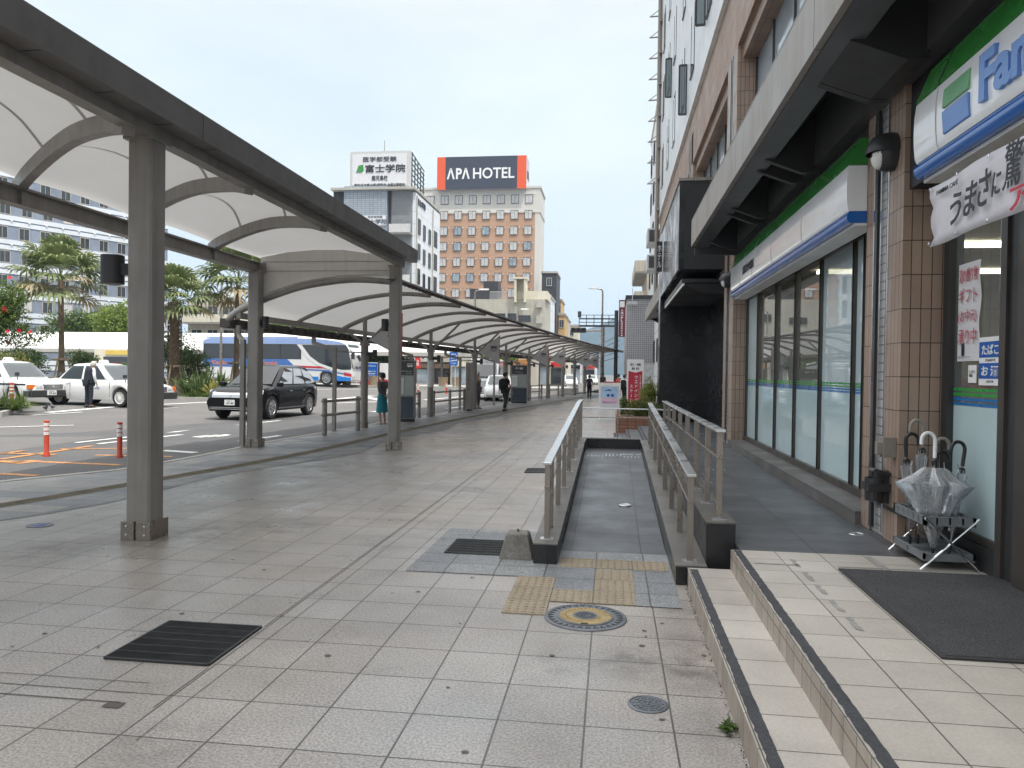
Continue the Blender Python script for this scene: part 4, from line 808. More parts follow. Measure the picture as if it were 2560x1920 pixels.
sqcol(-4.35, 6.64, 3.72); sqcol(-4.38, 15.0, 3.72, .22); sqcol(-7.3, 14.85, 3.62, .24); sqcol(-4.35, -1.8, 3.72); sqcol(-7.3, 6.4, 3.62)
m = MB(); m.box(-4.03, -4.0, -4, 15.25, 3.83, 4.085); m.box(-4.2, -4.03, -4, 15.25, 3.83, 3.845)
for k in range(24): m.box(-4.2, -4.03, -3.9 + .8 * k, -3.885 + .8 * k, 3.826, 3.829, 1)
for y in (-.4, 7.0, 11.0): m.box(-3.999, -3.997, y, y + .006, 3.83, 4.085, 1)
m.box(-4.25, -4.03, -4, 15.25, 4.06, 4.085); m.build('fascia', ['bronze_dark', 'black_paint'], tcn, bevel=.004)
m = MB(); m.box(-4.37, -4.22, -4, 15.1, 3.735, 3.93); m.box(-4.42, -4.2, -4, 15.1, 3.93, 3.95); m.build('edge_beam', 'bronze', tcn)
m = MB(); m.box(-7.4, -7.3, -4, 14.95, 3.6, 3.78); m.box(-7.46, -7.24, -4, 14.95, 3.78, 3.81); m.box(-7.44, -7.26, -4, 14.95, 3.585, 3.6); m.box(-8.0, -7.46, -4, 14.95, 3.8, 3.83); m.build('edge_beam', 'bronze', tcn)
m = MB(); m.box(-7.3, -7.15, 14.9, 15.0, 3.66, 3.8); m.build('end_beam', 'bronze', tcn)
RIBT = [(0, 3.83), (.08, 3.89), (.2, 3.94), (.4, 3.99), (.6, 3.985), (.8, 3.9), (.92, 3.82), (1, 3.74)]
def ribz(t):
    for (a, za), (b, zb) in zip(RIBT, RIBT[1:]):
        if a <= t <= b: return za + (zb - za) * (t - a) / (b - a)
def ribp(y, t, dz=0): return V((-7.35 + 3.08 * t, y + 2.45 - 2.35 * t, ribz(t) + dz))
RY = [-7.0, -4.6, -2.2, .1, 2.3, 4.2, 6.15, 8.4, 10.75]
for y in RY:
    m = MB(); pts = smoothpath([ribp(y, t) for t, _ in RIBT], 3)
    rr = []
    for i, p in enumerate(pts):
        d = (pts[min(i + 1, len(pts) - 1)] - pts[max(i - 1, 0)]).normalized(); s = d.cross(Z_).normalized(); u = s.cross(d).normalized(); w, h = .055, .085
        rr.append([p - s * w - u * h, p + s * w - u * h, p + s * w + u * h, p - s * w + u * h])
    m.loft(rr); q = pts[0]; m.box(q.x - .05, q.x + .09, q.y - .06, q.y + .03, 3.6, 3.9); m.build('rib', 'bronze', tcn)
m = MB(); NT, rows = 18, []
for a, b in zip(RY, RY[1:]):
    for s in range(6):
        f = s / 6; rows.append([V((-7.35 + 3.08 * t, a + (b - a) * f + 2.45 - 2.35 * t, ribz(t) + .1 + .0 * f - .0 + .11 * math.sin(math.pi * f) * math.sin(math.pi * min(1, t + .1)))) for t in [k / NT for k in range(NT + 1)]])
rows.append([ribp(RY[-1], k / NT, .1) for k in range(NT + 1)])
for s in range(1, 7):   # last bay closes on the square end wall
    f = s / 6; rows.append([V((-7.35 + 3.08 * t, (RY[-1] + 2.45 - 2.35 * t) * (1 - f) + 15.16 * f, ribz(t) + .1)) for t in [k / NT for k in range(NT + 1)]])
m.loft(rows, 0, False, False); m.build('fabric_roof', 'membrane', tcn, smooth=80)
m = MB()
for a, b in zip(RY, RY[1:]):
    for t0, t1 in ((.36, .30), (.78, .70)):   # welded seams in the fabric
        L = []; 
        for s in range(13):
            f = s / 12; t = t0 + (t1 - t0) * f; t += .12 * math.sin(math.pi * f)
            yy = a + (b - a) * f; L.append(V((-7.35 + 3.08 * t, yy + 2.45 - 2.35 * t, ribz(t) + .085 + .11 * math.sin(math.pi * f) * math.sin(math.pi * min(1, t + .1)))))
        m.loft([[p - X_ * .02, p + X_ * .02] for p in L], 0, False, False)
m.build('fabric_seam', 'seam_grey', tcn)
m = MB(); P = [(-7.28, 3.06), (-6.85, 3.24), (-6.33, 3.40), (-5.56, 3.52), (-4.49, 3.55), (-4.42, 3.87), (-4.89, 3.99), (-5.5, 4.075), (-6.12, 4.08), (-6.73, 4.03), (-7.28, 3.93)]
m.prism(P, 'y', 15.03, 15.07); m.box(-7.25, -4.45, 15.02, 15.029, 3.64, 3.648, 1); m.box(-7.25, -4.45, 15.02, 15.029, 3.83, 3.838, 1); m.build('end_wall', ['end_panel', 'bronze'], tcn)
# ------------------------------------------------------------------ low curved canopy along the kerb
LP = [(-.85, 2.62), (-.55, 2.82), (-.06, 3.03), (.4, 3.19), (.87, 3.32), (1.64, 3.43), (2.2, 3.445), (2.75, 3.40)]
lcn = thing('low_canopy', 'long low canopy with curved ribs and white roof along the bus bays', 'canopy', (-5, 40, 0))
def lp(Y, o, z): dx = .055 + .0024 * (Y - 15); n = V((1, -dx, 0)).normalized(); return V((xc(Y), Y, z)) + n * o
CY = [20.51, 26.45, 32.3, 37.9, 43.1, 48.2, 52.8, 56.9, 60.7]
allr = [15.05, 17.8] + [y for p in zip(CY, [(a + b) / 2 for a, b in zip(CY, CY[1:])] + [62.6]) for y in p]
for y in allr:
    m = MB(); pts = smoothpath([lp(y, o, z) for o, z in LP], 4); m.tube(pts, .062 if y in CY or y < 16 else .05, 8); m.build('rib', 'bronze', lcn, smooth=50)
ylist = [15 + .8 * k for k in range(60)]
m = MB(); m.loft([smoothpath([lp(y, o, z + .1) for o, z in LP], 3) for y in ylist], 0, False, False); m.build('fabric_roof', 'membrane', lcn, smooth=80)
m = MB(); m.loft([[lp(y, -.62, 2.66), lp(y, -.52, 2.66), lp(y, -.52, 2.78), lp(y, -.62, 2.78)] for y in ylist]); m.build('eave_beam', 'bronze', lcn)
m = MB(); m.loft([[lp(y, -1.0, 2.47), lp(y, -.84, 2.47), lp(y, -.84, 2.66), lp(y, -1.0, 2.66)] for y in ylist])
for k in range(118): y = 15 + .4 * k; m.box(*(lambda p: (p.x - .02, p.x + .05, p.y, p.y + .16))(lp(y, -.82, 0)), 2.49, 2.64)
m.build('gutter', 'gutter', lcn)
m = MB(); m.loft([[lp(y, 2.72, 3.47), lp(y, 2.86, 3.45), lp(y, 2.86, 3.49), lp(y, 2.72, 3.53)] for y in ylist])
for k in range(190): p = lp(15 + .25 * k, 2.76, 0); m.box(p.x - .06, p.x + .07, p.y, p.y + .1, 3.42, 3.462, 1)
m.build('roof_edge', ['bronze', 'gutter'], lcn)
for i, y in enumerate(CY):
    b = lp(y, 0, 0); m = MB(); m.lathe([(.105, 0), (.105, 2.33)], 20, b); m.lathe([(.06, 2.33), (.06, 3.05)], 12, b); m.lathe([(.15, 2.3), (.15, 2.36)], 20, b); m.build('column', 'bronze', lcn, smooth=40)
    k = KIDS; m = MB(); m.lathe([(.118, 0), (.118, .2), (.11, .205)], 20, b); m.build('foot_cuff', 'steel', lcn, smooth=40)
    m = MB(); m.tube([lp(y, .05, 2.36), lp(y, 1.05, 3.3)], .04, 8); m.tube([lp(y, -.05, 2.36), lp(y, -.57, 2.74)], .04, 8); m.build('brace', 'bronze', lcn, smooth=50)
    if i < 6:
        o = lp(y - 1.3, -.25, 0) if i else lp(y - 1.3, -.3, 0); e = lp(y - 1.3, -.9, 0); m = MB(); m.bar((e.x, e.y, 2.5), (e.x, e.y, 2.33), .09, .09, up=(0, 1, 0)); m.bar((e.x - .03, e.y, 2.33), (o.x, o.y, 2.14), .09, .09); m.bar((o.x, o.y, 2.19), (o.x, o.y, .02), .09, .09, up=(0, 1, 0)); m.bar((o.x, o.y, 2.1), (b.x, b.y, 2.1), .03, .03); m.build('downpipe', 'bronze', lcn)
e = V((-7.86, 14.6, 0)); m = MB(); m.bar((-7.8, 15.1, 2.52), (-7.8, 15.1, 2.33), .08, .08, up=(0, 1, 0)); m.bar((-7.8, 15.1, 2.33), (-7.5, 14.72, 2.16), .08, .08); m.bar((-7.5, 14.72, 2.2), (-7.5, 14.72, .0), .09, .09, up=(0, 1, 0)); m.build('downpipe', 'bronze', lcn)
# black loudspeakers on brackets
def speaker(p, side, label, r=.075, h=.28):
    t = thing('loudspeaker', label, 'loudspeaker', p, 'black loudspeakers on the canopy posts'); x, y, z = p
    m = MB(); m.lathe([(r, 0), (r, h)], 20, (x, y, z)); m.build('housing', 'dark_plastic', t, smooth=40, bevel=.004)
    m = MB(); m.box(min(x, x + side), max(x, x + side), y - .03, y + .03, z + h * .3, z + h * .7); m.build('bracket', 'black_paint', t); return t
speaker((-4.71, 6.66, 2.39), .28, 'large black loudspeaker on the nearest square column', .105, .27); speaker((-7.09, 14.85, 2.44), -.14, 'black loudspeaker on the square column at the kerb end of the tall canopy', .07, .25); speaker((-4.6, 15.0, 2.41), .16, 'black loudspeaker on the square column at the pavement end of the tall canopy', .07, .25)
words = ('first', 'second', 'third', 'fourth', 'fifth', 'sixth', 'seventh', 'eighth')
for i, y in enumerate(CY[:8]):
    p = lp(y, .3, 1.95); speaker((p.x, p.y, p.z), -.22, 'black loudspeaker on the %s round post of the low canopy' % words[i], .065, .24)
# hanging pennants
mat('flag_cloth', (.45, .45, .46), .8, nz=(3, .06))
def pennant(y, label):
    t = thing('pennant', label, 'pennant', lp(y, .9, 2.2), 'grey triangular pennants hanging from the braces'); a, b, c = lp(y - .08, .18, 2.45), lp(y - .08, 1.12, 3.2), lp(y - .08, 1.12, 1.98)
    m = MB(); m.slab([a, c, b], (0, -1, 0), .004); m.build('cloth', 'flag_cloth', t); m = MB()
    dx = b - a; o = lp(y - .09, .86, 2.62); r = unit((b.x - a.x, b.y - a.y, 0))
    for k in range(5):
        for s in (-1, 1): q = o + r * (-.11 + .055 * k); m.slab([q - r * .012 + r * .03 * -s, q + r * .012 + r * .03 * -s, q + r * .012 + r * .03 * s + Z_ * .12, q - r * .012 + r * .03 * s + Z_ * .12], (0, -1, 0), .004)
    m.build('emblem', 'ink', t); m = MB(); m.text('MAGMA CITY', o - r * .16 - Z_ * .07, r, Z_, .04, .32, .004, bold=.01); m.text('KAGOSHIMA', o - r * .1 - Z_ * .12, r, Z_, .024, .2, .004); m.build('printing', 'ink', t)
    m = MB(); m.bar(b + Z_ * .0, c, .02, .02, up=(0, 1, 0)); m.build('edge_rod', 'red_paint', t)
for i in (0, 2, 4, 5, 7, 8): pennant(CY[i], 'grey triangular pennant with mountain emblem on the %s round post' % (words + ('ninth',))[i])
# bus stop pillars
mat('stop_grey', (.055, .06, .065), .4, nz=(1.5, .1)); mat('stop_blue', (.05, .065, .09), .55, nz=(3, .15)); mat('stop_glass', (.36, .4, .38), .15, nz=(.8, .1))
def busstop(px, py, label, num, yaw=0, w=.52, h=1.95):
    c = gd(px, py); t = thing('bus_stop_pillar', label, 'bus stop pillar', (c.x, c.y, 0), 'bus stop information pillars'); x, y = c.x, c.y
    m = MB(); m.box(x - w / 2, x + w / 2, y, y + .2, .1, h); m.box(x - w / 2 + .02, x + w / 2 - .02, y + .02, y + .18, 0, .1, 1); m.build('body', ['bronze', 'black_paint'], t)
    f = y - .006; m = MB(); m.box(x - w / 2 + .03, x + w / 2 - .03, f, y, h - .46, h - .03); m.build('head_panel', 'stop_grey', t)
    m = MB(); m.box(x - w / 2 + .03, x - .07, f, y, .84, h - .5); m.box(x - .05, x + w / 2 - .03, f, y, .84, h - .5); m.build('timetable_pane', 'stop_glass', t)
    m = MB(); m.box(x - w / 2 + .03, x + w / 2 - .03, f, y, .12, .8); m.build('lower_panel', 'stop_blue', t)
    m = MB(); m.text(num, (x - .2, f, h - .2), X_, Z_, .1, None, .003, bold=.01); bx, bz = x + .02, h - .2; m.box(bx, bx + .18, f - .003, f, bz, bz + .1)
    for k in range(4): m.box(bx + .015 + .042 * k, bx + .045 + .042 * k, f - .005, f - .003, bz + .045, bz + .085, 1)
    for k in (0, 1): m.lathe([(.018, 0), (.018, .004)], 10, (bx + .045 + .09 * k, f, bz), (0, -1, 0))
    m.text('市役所前 金生町 天文館', (x - .2, f, h - .36), X_, Z_, .03, .36, .002); m.text('鹿児島市交通局', (x - .02, f, h - .42), X_, Z_, .025, .2, .002); m.box(x - w / 2 + .05, x - .1, f - .002, f, .9, h - .56, 0)
    for k in range(14): m.box(x - w / 2 + .06, x - .11, f - .003, f - .002, .93 + .035 * k, .94 + .035 * k, 1)
    m.build('printing', ['ink_white', 'ink'], t)
busstop(1015, 1055, 'dark bus stop pillar just behind the square column, with bus pictogram', '1'); busstop(1297, 1008, 'dark bus stop pillar farther along the kerb beside the fourth post', '西2', w=.86, h=2.0)
c = gd(1170, 1028); m = MB(); m.box(c.x - .11, c.x + .13, c.y, c.y + .5, .08, 2.0); m.box(c.x - .08, c.x + .1, c.y + .03, c.y + .47, 0, .08, 1); m.box(c.x - .08, c.x + .1, c.y - .004, c.y, .3, 1.9, 2)
m.text('バ\nス\nの\nり\nば', (c.x + .01, c.y - .004, 1.3), X_, Z_, .9, .1, .002, 1, align='C'); tag(m.build('timetable_pillar', ['bronze', 'black_paint', 'fascia_beige']), 'tall narrow bronze timetable pillar beside the third round post', 'timetable pillar')
c = lp(CY[1], 0, 0); m = MB(); m.lathe([(.118, 1.05), (.118, 2.0)], 20, c); tag(m.build('notice_wrap', 'paper', smooth=40), 'white paper notice wrapped round the second round post', 'notice')
# kerb-side barriers
def barrier(pts, label, nr=2):
    P = [V((p.x, p.y, 0)) for p in pts]; t = thing('kerb_barrier', label, 'barrier', P[0], 'bronze rail barriers along the kerb')
    for p in P: m = MB(); m.lathe([(.06, 0), (.06, .9), (.05, .915)], 16, p); m.build('post', 'bronze', t, smooth=40)
    for z in (.84, .5):
        m = MB(); a, b = P[0], P[-1]; d = (b - a).normalized(); m.tube([a - d * .12 + Z_ * z, b + d * .12 + Z_ * z], .035, 8)
        m.build('rail', 'bronze', t, smooth=40)
def kl(y, o=-.12): return lp(y, o, 0)
barrier([gd(811, 1089), gd(894, 1076)], 'rail barrier with two posts between the first square column and first round post')
barrier([kl(23.6), kl(25.6)], 'rail barrier beside the first bus stop pillar'); barrier([kl(27.2), kl(29.2), kl(31.2)], 'three-post rail barrier between the second and third round posts')
barrier([kl(38.8), kl(41), kl(42.8)], 'rail barrier just past the second bus stop pillar'); barrier([kl(44), kl(47)], 'rail barrier between the fifth and sixth round posts'); barrier([kl(49.2), kl(52)], 'rail barrier between the sixth and seventh round posts')
# orange lane posts
def delin(px, py, h, label, r=.045):
    c = gr(px, py); t = thing('lane_post', label, 'lane post', c, 'orange flexible lane posts'); m = MB(); m.lathe([(r * 1.35, 0), (r * 1.3, .05), (r, .07), (r, h), (r * .6, h + .01)], 16, c); m.build('tube', 'orange_plastic', t, smooth=40)
    for f in (.9, .78, .66): m = MB(); m.lathe([(r + .003, h * f - .035), (r + .003, h * f + .025)], 16, c); m.build('reflective_band', 'reflector', t, smooth=40)
delin(116, 1142, .66, 'orange lane post standing left, its base stained black'); delin(299, 1146, .66, 'orange lane post beside the nearest square column')
delin(29, 1027, .95, 'orange lane post on the traffic island in front of the taxi', .07); delin(1045, 992, .75, 'orange post beyond the road beside the first bus stop pillar', .07); delin(1116, 985, .8, 'orange post beyond the road, beside the second round post', .07)
# A-frame and standing signs
c = gd(1523, 1050); x, y = c.x, c.y; t = thing('poster_stand', 'white poster stand with a blue and pink seaside bicycle poster', 'poster stand', (x, y, 0))
m = MB(); w, h = .38, 1.3; m.box(x - w, x + w, y, y + .04, .06, h, 0); m.box(x - w, x - w + .06, y - .2, y + .25, 0, .05); m.box(x + w - .06, x + w, y - .2, y + .25, 0, .05); m.box(x - .2, x + .2, y - .004, y + .02, h, h + .04, 1); m.build('frame', ['white_paint', 'ink_red'], t)
mat('poster_sky', (.35, .5, .7), .5, nz=(2, .3)); mat('poster_pink', (.65, .4, .55), .5, nz=(3, .2))
m = MB(); f = y - .003; m.box(x - w + .06, x + w - .06, f, y, .42, h - .1, 0); m.box(x - w + .08, x + w - .08, f - .001, f, .78, h - .14, 1); m.prism([(x - .2, 1.02), (x + .1, 1.02), (x, 1.08)], 'y', f - .002, f - .001, 3)
for sx_ in (-.05, .1): m.lathe([(.05, 0), (.05, .002), (.042, .002)], 16, (x + sx_, f - .001, .86), (0, -1, 0), 3)
m.bar((x - .05, f - .003, .86), (x + .05, f - .003, .93), .01, .004, 3); m.bar((x + .05, f - .003, .93), (x + .1, f - .003, .86), .01, .004, 3)
m.box(x - .27, x + .27, f - .001, f, .58, .76, 2); m.text('サイクリング', (x, f - .001, .7), X_, Z_, .06, .5, .001, 4, align='C', bold=.02); m.text('5月25日スタート', (x, f - .001, .61), X_, Z_, .05, .45, .001, 3, align='C', bold=.02)
m.build('poster', ['paper', 'poster_sky', 'poster_pink', 'blue_deep', 'ink_white'], t)
px = at(1589, 900, 24.5); x, y = px.x, 24.5; t = thing('standing_sign', 'tall red and white standing sign with vertical lettering behind the clipped bushes', 'standing sign', (x, y, 0))
w = .265; m = MB(); m.box(x - w, x + w, y, y + .12, 0, 2.08); m.build('frame', 'white_gloss', t, bevel=.006); m = MB(); m.prism([(x - w + .045, .3), (x + w - .045, .3), (x + w - .045, 1.72), (x, 1.66), (x - w + .045, 1.72)], 'y', y - .004, y); m.build('red_panel', 'ink_red', t)
m = MB(); m.text('紹介・相談', (x, y - .001, 1.92), X_, Z_, .085, .34, .003, 0, align='C', bold=.02); m.text('無 料', (x, y - .001, 1.79), X_, Z_, .085, .24, .003, 0, align='C', bold=.02)
for i, ch in enumerate('ウエディング'): m.text(ch, (x + .03, y - .005, 1.52 - .145 * i), X_, Z_, .1, .1, .003, 1, align='C', bold=.02)
for i, ch in enumerate('ステーション'): m.text(ch if ch != 'ー' else '|', (x - .12, y - .005, 1.22 - .145 * i), X_, Z_, .1, .09 if ch != 'ー' else .015, .003, 1, align='C', bold=.02)
for i, ch in enumerate('結婚式場・披露宴の窓口'): m.text(ch, (x + .165, y - .005, 1.56 - .058 * i), X_, Z_, .045, .045, .002, 1, align='C')
m.box(x + .115, x + .119, y - .006, y - .004, .5, 1.6, 1); m.build('lettering', ['ink', 'ink_white'], t)
# ------------------------------------------------------------------ vehicles
mat('taxi_white', (.76, .76, .75), .18, coat=.7, nz=(1, .02)); mat('car_black', (.004, .004, .006), .15, coat=.2, spec=.2, nz=None); mat('head_lamp', (.7, .72, .74), .08, spec=.8, nz=None); mat('amber', (.75, .16, .01), .2, nz=None)
mat('grille', (.08, .08, .085), .3, .7, nz=None); mat('plate_white', (.75, .75, .74), .5, nz=None); mat('tail_red', (.4, .01, .01), .2, nz=None)
mat('wall_black', (.02, .02, .022), .3, nz=None); mat('bus_blue', (.05, .14, .42), .25, coat=.6, nz=(1, .04)); mat('bus_blue_pale', (.27, .38, .66), .25, coat=.6, nz=(1, .04)); mat('bus_bright', (.01, .2, .62), .25, coat=.6, nz=None); mat('bus_white', (.7, .7, .7), .2, coat=.6, nz=(1, .03)); mat('bus_red', (.5, .02, .04), .3, nz=None); mat('bus_orange', (.6, .2, .1), .4, nz=None)
def interp(pr, x):
    if x <= pr[0][0]: return pr[0][1]
    for (a, za), (b, zb) in zip(pr, pr[1:]):
        if x <= b: return za + (zb - za) * (x - a) / (b - a)
    return pr[-1][1]
def wheel(root, x, y, r, w, sp, rim='chrome'):
    s = -1 if y < 0 else 1; c = V((x, y, r)); a = (0, s, 0); m = MB()
    m.lathe([(r * .62, -w / 2), (r * .93, -w / 2), (r, -w * .3), (r, w * .3), (r * .93, w / 2), (r * .66, w / 2), (r * .64, w * .38), (.01, w * .3)], 28, c, a); t = m.build('wheel', 'black_rubber', root, smooth=40)
    m = MB(); m.lathe([(r * .66, w * .36), (r * .66, w * .5), (r * .6, w * .46), (r * .57, w * .36)], 28, c, a); m.lathe([(r * .2, w * .34), (r * .18, w * .46), (.01, w * .48)], 16, c, a)
    for k in range(sp):
        q = 2 * math.pi * k / sp; d = V((math.cos(q), 0, math.sin(q))); m.bar(c + d * r * .12 + V((0, s * w * .42, 0)), c + d * r * .6 + V((0, s * w * .4, 0)), r * (1.0 / sp if sp > 12 else .1), .02, up=(0, 1, 0))
    m.build('rim', rim, t, smooth=40)
def car(name, label, cat, L, W, belt, prof, gh, wheels, wr, paint, zs, glass='car_glass', sidew=((.06, .5), (.53, .93)), sp=10, rim='chrome', group=None):
    root = thing(name, label, cat, (0, 0, 0), group); ra = wr + .055
    xs = sorted(set([-L / 2 + L * k / 26 for k in range(27)] + [x + ra * math.cos(math.pi * k / 10) for x in wheels for k in range(11)]))
    m = MB(); rings = []
    for x in xs:
        zt = interp(prof, x); e = abs(x) / (L / 2); hw = W / 2 * (1 - .17 * max(0, (e - .62) / .38) ** 2.2); zb = zs + (.1 if e > .97 else 0) + max(0, e - .9) * .6
        for w in wheels:
            if abs(x - w) < ra: zb = max(zb, wr + math.sqrt(max(0, ra * ra - (x - w) ** 2)))
        zb = min(zb, zt - .1); h = zt - zb; R_ = [(-hw * .95, zb), (-hw, zb + .3 * h), (-hw * .99, zb + .62 * h), (-hw * .965, zt - .09), (-hw * .9, zt - .025), (-hw * .55, zt + .012), (0, zt + .022)]
        rings.append([(x, y, z) for y, z in R_] + [(x, -y, z) for y, z in R_[-2::-1]])
    m.loft(rings); body = m.build('body', paint, root, smooth=38)
    m = MB(); m.box(-L / 2 + .35, L / 2 - .35, -W / 2 + .2, W / 2 - .2, zs + .02, belt - .15)
    for w in wheels: m.box(w - ra, w + ra, -W / 2 + .04, W / 2 - .04, wr * .9, wr + ra + .03) if False else None
    m.build('underbody', 'black_rubber', root)
    (xr0, xf0, w0, z0), (xr1, xf1, w1, z1) = gh
    def ring(v, grow=0, z=None):
        xr, xf, w = xr0 + (xr1 - xr0) * v, xf0 + (xf1 - xf0) * v, (w0 + (w1 - w0) * v); c = .09; zz = z0 + (z1 - z0) * v if z is None else z
        xr += grow; xf -= grow; w -= grow
        P = [(xr, -w + c * 1.6), (xr + c, -w), (xf - c * 1.6, -w), (xf, -w + c * 2.6), (xf + .03 * (1 - v), 0), (xf, w - c * 2.6), (xf - c * 1.6, w), (xr + c, w), (xr, w - c * 1.6)]
        return [(x, y, zz) for x, y in P]
    m = MB(); m.loft([ring(0, 0, z0 - .06), ring(0), ring(.5, -.012), ring(.93), ring(1.0, .06), ring(1, .3, z1 + .03)]); m.build('cabin', paint, root, smooth=50)
    def S(s, u, v, off=.006):
        x = (xr0 + (xr1 - xr0) * v) * (1 - u) + (xf0 + (xf1 - xf0) * v) * u; return V((x, s * (w0 + (w1 - w0) * v + .012 * math.sin(math.pi * v) + off), z0 + (z1 - z0) * v))
    for s in (-1, 1):
        for a, b in sidew:
            m = MB(); vs = [.06, .35, .65, .88]; m.loft([[S(s, a + (b - a) * k / 4, v) for k in range(5)] for v in vs], 0, False, False); m.build('side_window', glass, root, smooth=80)
    for nme, fr in (('windscreen', 1), ('rear_window', 0)):
        m = MB(); rows = []
        for v in (.05, .4, .75, .93):
            x = (xf0 + (xf1 - xf0) * v) if fr else (xr0 + (xr1 - xr0) * v); w = (w0 + (w1 - w0) * v) * .86; rows.append([(x + (1 if fr else -1) * (.018 + .025 * (1 - (k / 3) ** 2) * (1 if fr else .3)), w * k / 3, z0 + (z1 - z0) * v + .008) for k in range(-3, 4)])
        m.loft(rows, 0, False, False); m.build(nme, glass, root, smooth=80)
    for x in wheels:
        for s in (-1, 1): wheel(root, x, s * (W / 2 - .13), wr, .2, sp, rim)
    return root, body
def plate_on(root, x, z, top, num, ang=0, y=0.):
    m = MB(); m.box(x, x + .012, y - .165, y + .165, z, z + .165); m.text(num, (x + .013, y - .1, z + .025), Y_, Z_, .07, .235, .002, 1, bold=.02); m.text(top, (x + .013, y - .09, z + .115), Y_, Z_, .03, .18, .002, 1); m.build('number_plate', ['plate_white', 'ink'], root)
def taxi(label, num, stripe):
    pr = [(-2.3, .72), (-2.2, .86), (-2.0, .93), (-1.2, .95), (.75, .93), (1.4, .86), (2.05, .78), (2.25, .7), (2.3, .6)]
    root, body = car('taxi', label, 'taxi', 4.6, 1.7, .93, pr, ((-1.5, 1.0, .78, .9), (-.88, .28, .62, 1.47)), (-1.33, 1.36), .315, 'taxi_white', .24, sidew=((.07, .46), (.5, .9)), sp=24, rim='white_paint')
    m = MB(); m.box(2.2, 2.36, -.8, .8, .26, .5); m.box(1.95, 2.25, -.845, -.79, .28, .48); m.box(1.95, 2.25, .79, .845, .28, .48); m.build('front_bumper', 'dark_plastic', root, bevel=.03); m = MB(); m.box(-2.36, -2.2, -.8, .8, .3, .52); m.build('rear_bumper', 'dark_plastic', root, bevel=.03)
    m = MB(); m.box(2.2, 2.305, -.34, .34, .52, .7)
    for k in range(6): m.box(2.3, 2.312, -.33, .33, .535 + .028 * k, .545 + .028 * k, 1)
    m.lathe([(.04, 0), (.03, .006)], 12, (2.31, 0, .62), (1, 0, 0), 1); m.build('grille', ['grille', 'chrome'], root)
    for s in (-1, 1):
        m = MB(); m.box(2.15, 2.3, min(s * .37, s * .62), max(s * .37, s * .62), .53, .69); m.build('headlight', 'head_lamp', root, bevel=.015); m = MB(); m.box(2.08, 2.27, min(s * .63, s * .8), max(s * .63, s * .8), .53, .69); m.build('indicator', 'amber', root, bevel=.015)
        m = MB(); m.box(1.5, 1.58, s * .77 - .06, s * .77 + .06, .98, 1.1); m.tube([(1.54, s * .74, .84), (1.54, s * .77, 1.0)], .015, 6); m.build('mirror', 'dark_plastic', root, bevel=.015)
        m = MB(); m.box(-2.315, -2.25, min(s * .5, s * .78), max(s * .5, s * .78), .56, .76); m.build('tail_light', 'tail_red', root)
        m = MB()
        for x in (-.05, -.95): m.box(x, x + .14, s * .845 - .015, s * .845 + .015, .79, .82)
        m.build('handle', 'chrome', root)
        m = MB()
        for x in (.95, .1, -.78): m.box(x - .004, x + .004, s * .846 - .006, s * .846 + .006, .34, .88)
        m.build('door_seam', 'dark_plastic', root)
        if stripe: m = MB(); m.box(-1.6, 2.1, s * .846 - .004, s * .846 + .004, .66, .72); m.build('stripe', 'navy', root)
        else: m = MB(); m.text('城山交通', (.12, s * .85, .6), X_ * -s, Z_, .06, .4, .002, bold=.01); m.build('lettering', 'blue_deep', root)
    m = MB(); m.loft([[(x, y * k, z) for x, y in ((-.22, -.17), (-.1, -.17), (-.1, .17), (-.22, .17))] for z, k in ((1.49, 1), (1.53, 1), (1.6, .8), (1.62, .5))]); sgn = m.build('roof_sign', 'white_gloss', root, smooth=40); m = MB(); m.text('個人', (-.16, -.172, 1.515), X_, V((0, .25, 1)), .05, .1, .003); m.build('lettering', 'blue_deep', sgn)
    plate_on(root, 2.36, .33, '鹿児島 500', num, y=-.1); return root
T1 = taxi('white taxi facing us, front bumper and amber lamp in view at the left edge', '37-64', True)
T2 = taxi('white taxi seen side on, the attendant in a navy vest leaning at its window', '12-35', False)
SUV, _ = car('car', 'black family car driving toward us past the square columns', 'car', 4.72, 1.84, 1.05, [(-2.36, .95), (-2.3, 1.08), (-1.9, 1.13), (0, 1.1), (.85, 1.1), (1.5, 1.05), (2.0, .97), (2.27, .87), (2.36, .7)], ((-2.2, 1.12, .84, 1.07), (-1.6, .12, .64, 1.7)), (-1.4, 1.36), .375, 'car_black', .26, glass='car_glass_dark', sidew=((.05, .3), (.33, .6), (.63, .93)), sp=10)
m = MB()
for k in range(6): m.box(2.28 - .0 * k, 2.365 - .01 * k, -.68 + .02 * k, .68 - .02 * k, .34 + .05 * k, .355 + .05 * k)
m.build('lower_grille', 'chrome', SUV); m = MB(); m.box(2.2, 2.35, -.72, .72, .33, .62); m.build('grille_back', 'black_paint', SUV)
m = MB(); m.prism([(2.2, .7), (2.385, .7), (2.37, .79), (2.2, .87)], 'y', -.58, .58); m.build('grille', 'steel_bright', SUV); m = MB(); m.lathe([(.06, 0), (.05, .01)], 14, (2.38, 0, .76), (1, 0, .1)); m.build('badge', 'chrome', SUV)
